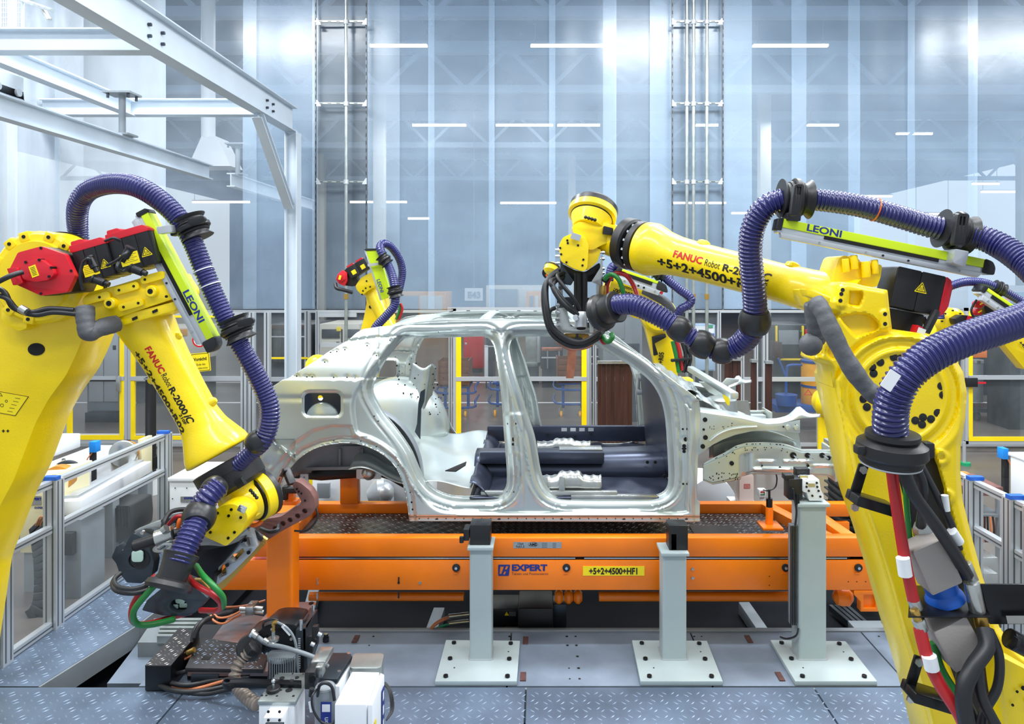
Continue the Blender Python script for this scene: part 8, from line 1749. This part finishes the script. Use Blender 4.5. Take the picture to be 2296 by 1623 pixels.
# long tread channel box
b = MB(); b.slab3([G(325, 1492, .16), G(383, 1492, .16), G(447, 1415, .16), G(402, 1407, .16)], (0, 0, -.005)); b.build('channel_lid', DKST, dj)
b = MB(); b.slab3([G(325, 1492, .155), G(383, 1492, .155), G(447, 1415, .155), G(402, 1407, .155)], (0, 0, -.15)); b.build('channel_body', BLKM, dj, bev=.003)
q_ = [G(325, 1492, .16), G(383, 1492, .16), G(447, 1415, .16), G(402, 1407, .16)]
treads('tread_pattern', -2.55, -2.0, 4.2, 5.3, .16, dj, DKTR, pitch=.05, L=.03, W=.007, clip=lambda x, y: poly_sdf(np.array([[x]]), np.array([[y]]), [(p.x, p.y) for p in q_])[0, 0] < -.015)
# grey base with grooves under the gun
gb_ = thing('grooved_base', 'light grey grooved base block under the left welding gun', 'base', G(380, 1440, -.05))
b = MB(); b.slab3([G(308, 1440, -.02), G(430, 1440, -.02), G(455, 1385, .02), G(345, 1385, .02)], (0, 0, -.15)); b.build('base_block', GRY, gb_, bev=.006)
for k in range(5): b = MB(); b.slab3([G(352 + 3 * k, 1426 - 9 * k, .03), G(440 + 3 * k, 1426 - 9 * k, .03), G(441 + 3 * k, 1421 - 9 * k, .03), G(353 + 3 * k, 1421 - 9 * k, .03)], (0, 0, -.05)); b.build('groove_rib', GALV2, gb_)
for x, y in ((385, 1388), (373, 1392)): b = MB(); c = G(x, y, .04); b.cyl(c, c + Vector((0, 0, .02)), .02, 6); b.build('bolt', GALV, gb_)
b = MB(); b.slab3([G(240, 1532, -.12), G(430, 1532, -.12), G(440, 1440, -.12), G(310, 1440, -.12)], (0, 0, -.03)); b.build('floor_plate', BASEM, gb_)
# cables on the floor
fc = thing('floor_cables', 'tangled black and orange cables on the floor around the docking plate', 'cables', G(400, 1530))
for k, (pts, r_, m) in enumerate(((((338, 1490, 4.45), (345, 1520, 4.35), (380, 1538, 4.28), (430, 1545, 4.25), (490, 1530, 4.28), (540, 1515, 4.3)), .010, ORC), (((340, 1494, 4.42), (350, 1530, 4.3), (400, 1550, 4.2), (460, 1548, 4.2), (520, 1535, 4.25)), .014, CBL), (((344, 1488, 4.42), (370, 1524, 4.3), (420, 1536, 4.25), (480, 1525, 4.3), (560, 1518, 4.3)), .014, CBL), (((350, 1490, 4.42), (385, 1510, 4.35), (430, 1502, 4.35), (440, 1502, 4.35)), .014, CBL), (((344, 1500, 4.4), (360, 1498, 4.38), (385, 1490, 4.4), (405, 1484, 4.45)), .008, ORC),
        (((430, 1440, 4.55), (440, 1405, 4.6), (470, 1385, 4.7), (520, 1370, 4.8), (560, 1368, 4.85)), .014, CBL), (((436, 1430, 4.55), (455, 1395, 4.6), (500, 1378, 4.75), (545, 1364, 4.85)), .014, CBL), (((470, 1368, 4.75), (478, 1390, 4.65), (500, 1398, 4.65), (525, 1385, 4.75), (540, 1378, 4.8)), .007, ORC), (((475, 1366, 4.75), (488, 1384, 4.68), (515, 1382, 4.7), (540, 1370, 4.8)), .007, ORC), (((500, 1362, 4.9), (550, 1358, 4.95), (595, 1346, 5.0)), .008, ORC), (((390, 1475, 4.45), (410, 1478, 4.45), (430, 1470, 4.5)), .008, ORC), (((392, 1468, 4.45), (412, 1465, 4.45), (425, 1458, 4.5)), .01, CBL), (((600, 1535, 4.1), (520, 1545, 4.15), (460, 1556, 4.18), (400, 1550, 4.2)), .012, CBL))):
    cable('cable', pc(*pts), r_, m, fc)
b = MB(); b.bx(xat(552, 4.7), xat(570, 4.7), 4.68, 4.78, zat(1377, 4.7), zat(1358, 4.7)); b.build('coupling_block', GALV, fc, bev=.003)
for (x0, y0, x1, y1) in ((538, 1364, 552, 1365), (540, 1372, 552, 1371), (570, 1362, 590, 1364), (570, 1370, 592, 1372)): b = MB(); b.cyl(P(x0, y0, 4.73), P(x1, y1, 4.73), .014, 10); b.build('coupling', GALV, fc)
b = MB(); b.cyl(P(420, 1464, 4.45), P(436, 1456, 4.45), .016, 10); b.build('brass_plug', BRS, fc)

# ================================================================== black servo tool between column and white post
tl = thing('black_positioner', 'black motorised positioning unit with upright guide in front of the orange column', 'machine', P(650, 1500, 4.1))
D = 3.95
yslab(tl, 'gear_housing', [(535, 1452), (540, 1440), (552, 1430), (570, 1425), (596, 1402), (612, 1398), (640, 1398), (665, 1402), (668, 1440), (600, 1450), (580, 1470), (548, 1468)], D + .02, 80, r=6, m=BLKM, bev=.01)
b = MB(); b.lathe(P(560, 1452, D - .04), P(560, 1452, D + .2), [(0, .04), (.0, .062), (.03, .07), (.14, .07)], 28); b.build('round_head', BLK, tl)
b = MB(); b.slab(fil([(-42, 28), (-36, -34), (-10, -46), (28, -46), (44, -36), (46, 20), (24, 30)], 5, 3), 60, fr=Fr(630, 1438, D + .06)); b.build('mounting_plate', DKG, tl, bev=.008)
b = MB(); b.cyl(P(634, 1470, D), P(634, 1525, D), .075, 28); b.build('motor_body', BLKM, tl)
for k in range(12): b = MB(); x = 606 + k * 5; b.beam(P(x, 1474, D - .075), P(x, 1524, D - .075), .004, .012, up=(0, 1, 0)); b.build('cooling_fin', GRY, tl)
b = MB(); b.cyl(P(634, 1464, D), P(634, 1472, D), .082, 28); b.build('motor_flange', GRY, tl, bev=.003)
b = MB(); b.beam(P(676, 1390, D + .12), P(676, 1512, D + .02), .055, .06, up=(0, 1, 0)); b.build('guide_column', BLKM, tl, bev=.004)
b = MB(); b.slab3([P(663, 1412, D), P(686, 1408, D), P(712, 1366, D + .35), P(695, 1362, D + .35)], (0, 0, -.12)); b.slab3([P(686, 1408, D), P(690, 1515, D), P(716, 1440, D + .3), P(712, 1366, D + .35)], (-.02, 0, 0)); b.build('slide_plate', DKG, tl, bev=.003)
for (x, y, D2) in ((675, 1390, D), (702, 1356, D + .3)): b = MB(); b.cyl(P(x, y, D2), P(x, y + 22, D2), .009, 12); b.build('pin', CHR, tl)
b = MB()
for k in range(14): b.box(P(671, 1432 + 5 * k, D - .03), (.012, .003, .006))
b.build('scale_marks', ALU, tl, kind='stuff')
for (x, y) in ((694, 1440), (706, 1418)): b = MB(); b.slab(fil([(-7, -12), (6, -14), (6, 26), (-7, 28)], 2, 2), 12, fr=Fr(x, y, D - .02)); b.build('stop_block', BLK, tl, bev=.003)
for (x, y) in ((717, 1420), (701, 1442)): b = MB(); b.cyl(P(x - 4, y, D - .04), P(x + 4, y + 4, D - .04), .012, 10); b.build('stop_screw', CHR, tl)
for (x, y) in ((601, 1462), (593, 1432), (648, 1410), (655, 1430), (612, 1408)): bolts('bolt', Fr(x, y, D - .0), [(0, 0, 4)], 3.4, 3, GALV, tl)
b = MB(); b.cyl(P(613, 1432, D - .06), P(613, 1415, D - .06), .010, 12); b.cyl(P(613, 1436, D - .06), P(613, 1430, D - .06), .03, 18); b.build('sensor_base', GALV, tl)
b = MB(); b.cyl(P(613, 1415, D - .06), P(614, 1398, D - .06), .008, 10); b.tube([Vector(p) for p in cat(pc((613, 1402, D - .07), (614, 1396, D - .07), (622, 1394, D - .07)), 4)], .010, 10); b.build('yellow_fitting', BRS, tl)
cable('grey_hose', pc((566, 1420, D - .06), (580, 1430, D - .07), (600, 1443, D - .08), (640, 1452, D - .1), (690, 1468, D - .12), (720, 1482, D - .15), (735, 1495, D - .15)), .012, GRY, tl)
for (x, y) in ((572, 1424), (597, 1438), (609, 1442)): b = MB(); b.cyl(P(x - 5, y - 3, D - .075), P(x + 5, y + 3, D - .08), .016, 12); b.build('hose_ferrule', GALV, tl)
b = MB(); b.cyl(P(563, 1418, D - .06), P(568, 1421, D - .06), .024, 14); b.build('hose_elbow', CHR, tl)
cable('grey_cable', pc((622, 1395, D - .07), (640, 1405, D - .1), (656, 1424, D - .1), (664, 1450, D - .1), (668, 1500, D - .08), (670, 1520, D - .05)), .007, GRY, tl)
b = MB(Fr(643, 1412, D - .1, 48)); b.slab(rrect(-14, -4, 14, 4, 1), 2, w=2); b.build('cable_tag', WLAB, tl)
cable('black_cable', pc((590, 1408, D - .02), (592, 1395, D - .05), (610, 1388, D - .05), (625, 1392, D - .04), (626, 1400, D)), .006, CBL, tl)
# beige ribbed conduit
rc2 = thing('ribbed_conduit', 'beige ribbed conduit curving down in front of the tread plate', 'hose', P(530, 1500, 3.95))
hose('ribbed_tube', pc((562, 1458, 3.9), (548, 1472, 3.9), (535, 1490, 3.88), (527, 1510, 3.86), (528, 1530, 3.84), (540, 1550, 3.8), (556, 1566, 3.74), (578, 1580, 3.68)), .034, .024, mat('beige_conduit', (150, 138, 128), .45, metal=.3), rc2, 14, .35)
b = MB(); b.cyl(P(572, 1448, 3.9), P(561, 1460, 3.9), .042, 6); b.build('hex_gland', BLK, rc2, bev=.003)
# lever arm and white block post
wp = thing('white_gauge_post', 'white painted block post with drilled top plate and black lever at the bottom edge', 'post', P(640, 1623, 3.6))
z_t = zat(1573, 3.55); 
def H(x, y, z): D_ = (CZ - z) * F / (y - HY); return Vector(((x - CX) / F * D_, D_, z))
top_ = [H(578, 1572, z_t), H(663, 1572, z_t), H(698, 1508, z_t), H(620, 1508, z_t)]
b = MB(); b.slab3(top_, (0, 0, -.02)); b.build('top_plate', GALV2, wp, bev=.002)
b = MB(); b.slab3([p + Vector((0, 0, -.021)) for p in [H(580, 1571, z_t), H(660, 1571, z_t), H(684, 1520, z_t), H(620, 1515, z_t)]], (0, 0, -z_t + .021)); b.build('post_body', WHT, wp, bev=.004)
b = MB()
for (x, y, r_) in ((632, 1520, 13), (665, 1519, 12), (648, 1547, 16), (587, 1559, 6), (597, 1559, 5), (621, 1560, 5), (658, 1560, 6), (622, 1510, 4), (656, 1510, 4), (688, 1511, 5), (680, 1511, 4), (630, 1547, 5), (666, 1540, 4)): c = H(x, y, z_t + .001); b.cyl(c, c + Vector((0, 0, .001)), r_ * .0011, 16)
b.build('drilled_holes', BLAC, wp, kind='stuff')
b = MB(); b.bx(xat(596, 3.5), xat(638, 3.5), 3.47, 3.6, 0, z_t - .03); b.build('front_plate', WHT, wp, bev=.003)
b = MB(); b.bx(xat(595, 3.46), xat(636, 3.46), 3.455, 3.47, 0, z_t - .05); b.build('dark_face', DKG, wp, bev=.002)
bolts('bolt', Fr(615, 1600, 3.455), [(-13, -5, 0), (12, -5, 0), (-13, 14, 0), (12, 14, 0)], 3.4, 1.5, BLK, wp)
yz = z_t + .02
lv = [H(498, 1528, yz), H(504, 1519, yz), H(515, 1516, yz), H(527, 1519, yz), H(676, 1525, yz), H(676, 1534, yz), H(620, 1533, yz), H(527, 1531, yz), H(514, 1537, yz), H(502, 1534, yz)]
b = MB(); b.slab3(lv, (0, 0, -.025), [[H(505 + 4 + 7 * math.cos(a), 1526 + 4 * math.sin(a), yz) for a in np.linspace(0, 6.0, 12)]]); b.build('lever_arm', BLKM, wp, bev=.003)
for x in (621, 656): b = MB(); c = H(x, 1522, yz); b.cyl(c, c + Vector((0, 0, .006)), .012, 14); b.build('lever_screw', CHR, wp)
b = MB(); c = H(613, 1549, z_t + .0); b.lathe(c, c + Vector((0, 0, 1)), [(0, .030), (.004, .034), (.016, .034), (.02, .030)], 28); b.build('rubber_knob', BLK, wp)
b = MB(); c = c + Vector((0, 0, .02)); b.cyl(c, c + Vector((0, 0, .02)), .006, 12); b.ball(c + Vector((0, 0, .03)), .011, 14); b.build('ball_stud', CHR, wp)
# plastic covered gearbox with cylinder label
gx = thing('drive_unit', 'dark topped drive unit with grey cylinder and blue white label at the bottom', 'machine', P(740, 1560, 3.7))
zt3 = zat(1500, 3.95)
b = MB(); b.slab3([H(712, 1520, zt3), H(757, 1522, zt3), H(790, 1470, zt3), H(786, 1462, zt3), H(720, 1462, zt3)], (0, 0, -.03)); b.build('dark_lid', DKG, gx, bev=.008)
b = MB(); b.slab3([p + Vector((0, 0, -.031)) for p in [H(710, 1523, zt3), H(762, 1525, zt3), H(792, 1472, zt3), H(720, 1464, zt3)]], (0, 0, -zt3 + .031)); b.build('white_body', WHT, gx, bev=.01)
for (x, y) in ((782, 1465), (735, 1469), (725, 1464), (760, 1505)): b = MB(); c = H(x, y, zt3); b.cyl(c, c + Vector((0, 0, .003)), .010, 14); b.build('lid_screw', CHR, gx)
b = MB(); b.cyl(P(729, 1540, 3.6), P(729, 1660, 3.6), .050, 28); b.ball(P(729, 1540, 3.6), .050, 24, sq=.35); b.build('cylinder', GRY, gx)
fr = Fr(731, 1600, 3.6 - .0535); b = MB(fr); b.slab([(-12, -26), (12, -26), (12, 30), (-12, 30)], .6, [[(-9, -21), (9, -21), (9, -4), (-9, -4)]]); b.build('blue_label', NAVY, gx); b = MB(fr); b.slab([(-9, -21), (9, -21), (9, -4), (-9, -4)], .6); b.build('white_square', WLAB, gx)
text('label_lettering', 'pn', Fr(736, 1612, 3.54, -90), 17, WLAB, gx, -12, 0, w=.3)
b = MB(); b.bx(xat(694, 3.7), xat(716, 3.7), 3.62, 3.8, zat(1526, 3.7), zat(1488, 3.7)); b.build('valve_block', BLK, gx, bev=.004)
b = MB(); b.bx(xat(700, 3.72), xat(732, 3.72), 3.7, 3.85, zat(1492, 3.72), zat(1478, 3.72)); b.bx(xat(712, 3.7), xat(728, 3.7), 3.66, 3.72, zat(1510, 3.7), zat(1486, 3.7)); b.build('silver_valve', GALV, gx, bev=.004)
b = MB(); b.cyl(P(700, 1523, 3.6), P(700, 1515, 3.64), .018, 14); b.build('port', BLKM, gx)
cable('black_cable', pc((712, 1545, 3.55), (700, 1560, 3.5), (702, 1590, 3.5), (720, 1618, 3.5), (745, 1622, 3.5), (760, 1600, 3.55)), .006, CBL, gx)
cable('cable_loop', pc((712, 1560, 3.56), (716, 1538, 3.54), (729, 1531, 3.54), (744, 1540, 3.56), (750, 1570, 3.56)), .008, CBL, gx)
b = MB(Fr(697, 1585, 3.5, 80)); b.slab(rrect(-12, -4, 12, 4, 1), 1.5); b.build('cable_tag', WLAB, gx)
b = MB(); b.cyl(P(699, 1543, 3.52), P(697, 1560, 3.52), .012, 12); b.build('plug', BLK, gx)
# white junction cabinet
jb = thing('control_box', 'white steel control box with a blue lettered strip on its door, bottom centre left', 'box', P(800, 1623, 3.5))
zc_ = zat(1579, 3.42)
b = MB(); b.slab3([H(750, 1579, zc_), H(822, 1579, zc_), H(851, 1506, zc_), H(789, 1505, zc_)], (0, 0, -zc_)); b.build('cabinet', WHT, jb, bev=.006)
dq = [H(824, 1580, zc_), H(835, 1580, zc_), H(862, 1512, zc_), H(853, 1507, zc_)]
b = MB(); b.slab3(dq, (0, 0, -zc_ + .005)); b.build('door', WHT, jb, bev=.005)
a0, a1 = H(836, 1580, zc_), H(863, 1512, zc_); nrm = Vector((a1.y - a0.y, -(a1.x - a0.x), 0)).normalized(); uu = (a1 - a0).normalized()
def strip(t0, t1, z0, z1, m, nm, off=.0015):
    L = (a1 - a0).length; b = MB(); p0 = a0 + uu * (L * t0) + nrm * off; p1 = a0 + uu * (L * t1) + nrm * off
    b.slab3([Vector((p0.x, p0.y, z0)), Vector((p1.x, p1.y, z0)), Vector((p1.x, p1.y, z1)), Vector((p0.x, p0.y, z1))], nrm * .001); return b.build(nm, m, jb)
strip(.70, .92, .05, zc_ - .04, NAVY, 'blue_strip'); strip(.10, .24, .0, zc_ - .10, YLAB, 'yellow_strip')
for k in range(7): strip(.76, .86, zc_ - .10 - k * .07, zc_ - .06 - k * .07, WLAB, 'strip_letter', .003)
for k in range(3): cable('black_wire', pc((858 + 3 * k, 1530, 3.75), (872 + 3 * k, 1550, 3.7), (876 + 3 * k, 1590, 3.65), (866, 1615, 3.6)), .004, CBL, jb)
b = MB(); b.box(H(842, 1622, .9), (.1, .04, .03)); 
st = thing('stainless_tank', 'brushed steel rounded tank behind the white control box', 'tank', P(820, 1500, 4.0)); D = 4.0
b = MB(); b.slab3([Vector((p[0], p[1], .0)) for p in fil([(xat(787, D), D - .04), (xat(858, D), D - .04), (xat(860, D + .1), D + .12), (xat(791, D + .1), D + .12)], .03, 4)], (0, 0, zat(1489, D))); b.build('tank_body', GALV2, st, bev=.02)
for dz in (.0, .05): b = MB(); b.beam((xat(790, D), D - .045, zat(1500, D) - dz), (xat(855, D), D - .045, zat(1500, D) - dz), .004, .012); b.build('rib', CHR, st)
# bed edge screw near positioner
es = thing('eye_bolt', 'hex socket bolt standing on the bed edge right of the black positioner', 'bolt', G(731, 1438, .0)); c = G(731, 1438, 0.)
b = MB(); b.cyl(c, c + Vector((0, 0, .03)), .022, 6); b.cyl(c + Vector((0, 0, .03)), c + Vector((0, 0, .05)), .015, 14); b.build('bolt_head', BLKM, es); b = MB(); b.cyl(c + Vector((0, 0, .05)), c + Vector((0, 0, .052)), .013, 14); b.build('ring_top', CHR, es)
# floor chain on the right, dark
eq = thing('energy_chain', 'black energy chain hanging at the right end of the conveyor', 'chain', P(1975, 1400, 5.2))
cp_ = even([Vector(p) for p in cat(pc((1972, 1300, 5.0), (1978, 1340, 5.05), (1984, 1375, 5.1), (1996, 1402, 5.1), (2020, 1415, 5.1)), 5)], .04)
for a, c in zip(cp_, cp_[1:]): b = MB(); b.beam(a, a.lerp(c, .86), .08, .045, up=(0, 1, 0)); b.build('chain_link', BLK, eq, bev=.003)
gk = thing('guide_rails', 'dark sloping guide rails on the pit floor at the right', 'rails', P(1900, 1400, 5.5))
for k in range(4): p, q = G(1862 + 12 * k, 1362, -.3), G(1920 + 12 * k, 1412, -.3); b = MB(); b.beam(p, q, .03, .05); b.build('rail', DKG, gk)
b = MB(); c = G(1960, 1408, -.2); b.box(c, (.35, .12, .06)); b.build('slide_block', GRY, gk, bev=.005)
# orange gearbox piece beneath the beam
og = thing('orange_gearbox', 'orange gear unit under the right end of the conveyor beam', 'gearbox', P(1890, 1345, 4.9)); D = 4.93
b = MB(); b.lathe(P(1868, 1338, D), P(1912, 1338, D), [(0, .02), (.02, .05), (.05, .06), (.1, .06), (.13, .03)], 20); b.build('gear_body', ORG, og)
# ================================================================== third level: small pieces go under the part they sit on
RULES = {'clamp_band': 'hose_clamp', 'clamp_arm': 'hose_clamp', 'clamp_lever': 'hose_clamp', 'cover_boss': 'motor_cover', 'connector_block': 'motor_cover', 'cover_screws': 'motor_cover', 'boss_hole': 'lifting_boss', 'bolt_recess': 'hub_lug', 'axle_bolt': 'axle_cover',
         'fork': 'wheel', 'border': 'panel', 'lettering': 'panel', 'figure_mark': 'disc', 'red_ring': 'disc', 'lens_housing': 'cheek_plate', 'ring_screws': 'wrist_collar', 'housing_screws': 'wrist_housing', 'bright_clamp': 'wrist_housing', 'drum_seal': 'wrist_drum', 'drum_rim': 'wrist_drum', 'drum_gap': 'wrist_drum', 'drum_bolts': 'wrist_drum',
         'code_lettering': 'yellow_code_label', 'plate_lettering': 'type_plate', 'plate_marks': 'type_plate', 'label_print': 'load_chart_label', 'rail_slot': 'silver_rail', 'cover_lettering': 'lime_cover', 'corner_bracket': 'rung', 'corner_cap': 'post', 'bolt': 'base_plate', 'label_lettering': 'maker_label', 'duct_grooves': 'cable_duct', 'cooling_fin': 'motor_body', 'fin': 'housing', 'hinge': 'door', 'strip_letter': 'blue_strip', 'stub_stripe': 'wrist_stub', 'lock_handle': 'lock_box', 'clamp_bore': 'tube_clamp', 'tube_bore': 'black_tube'}
def base(o): return o.name.split('.')[0]
def mid(o):
    k = [Vector(c) for c in o.bound_box]; return sum(k, Vector()) / 8 + o.location
for root in [o for o in SC.objects if o.parent is None and o.type == 'EMPTY']:
    kids = list(root.children); by = {}
    for k in kids: by.setdefault(base(k), []).append(k)
    for k in kids:
        tgt = by.get(RULES.get(base(k), ''), [])
        tgt = [t for t in tgt if t.location.length < 1e-9 and t.parent == root]
        if tgt and not k.children:
            m_ = mid(k); k.parent = min(tgt, key=lambda t: (mid(t) - m_).length)
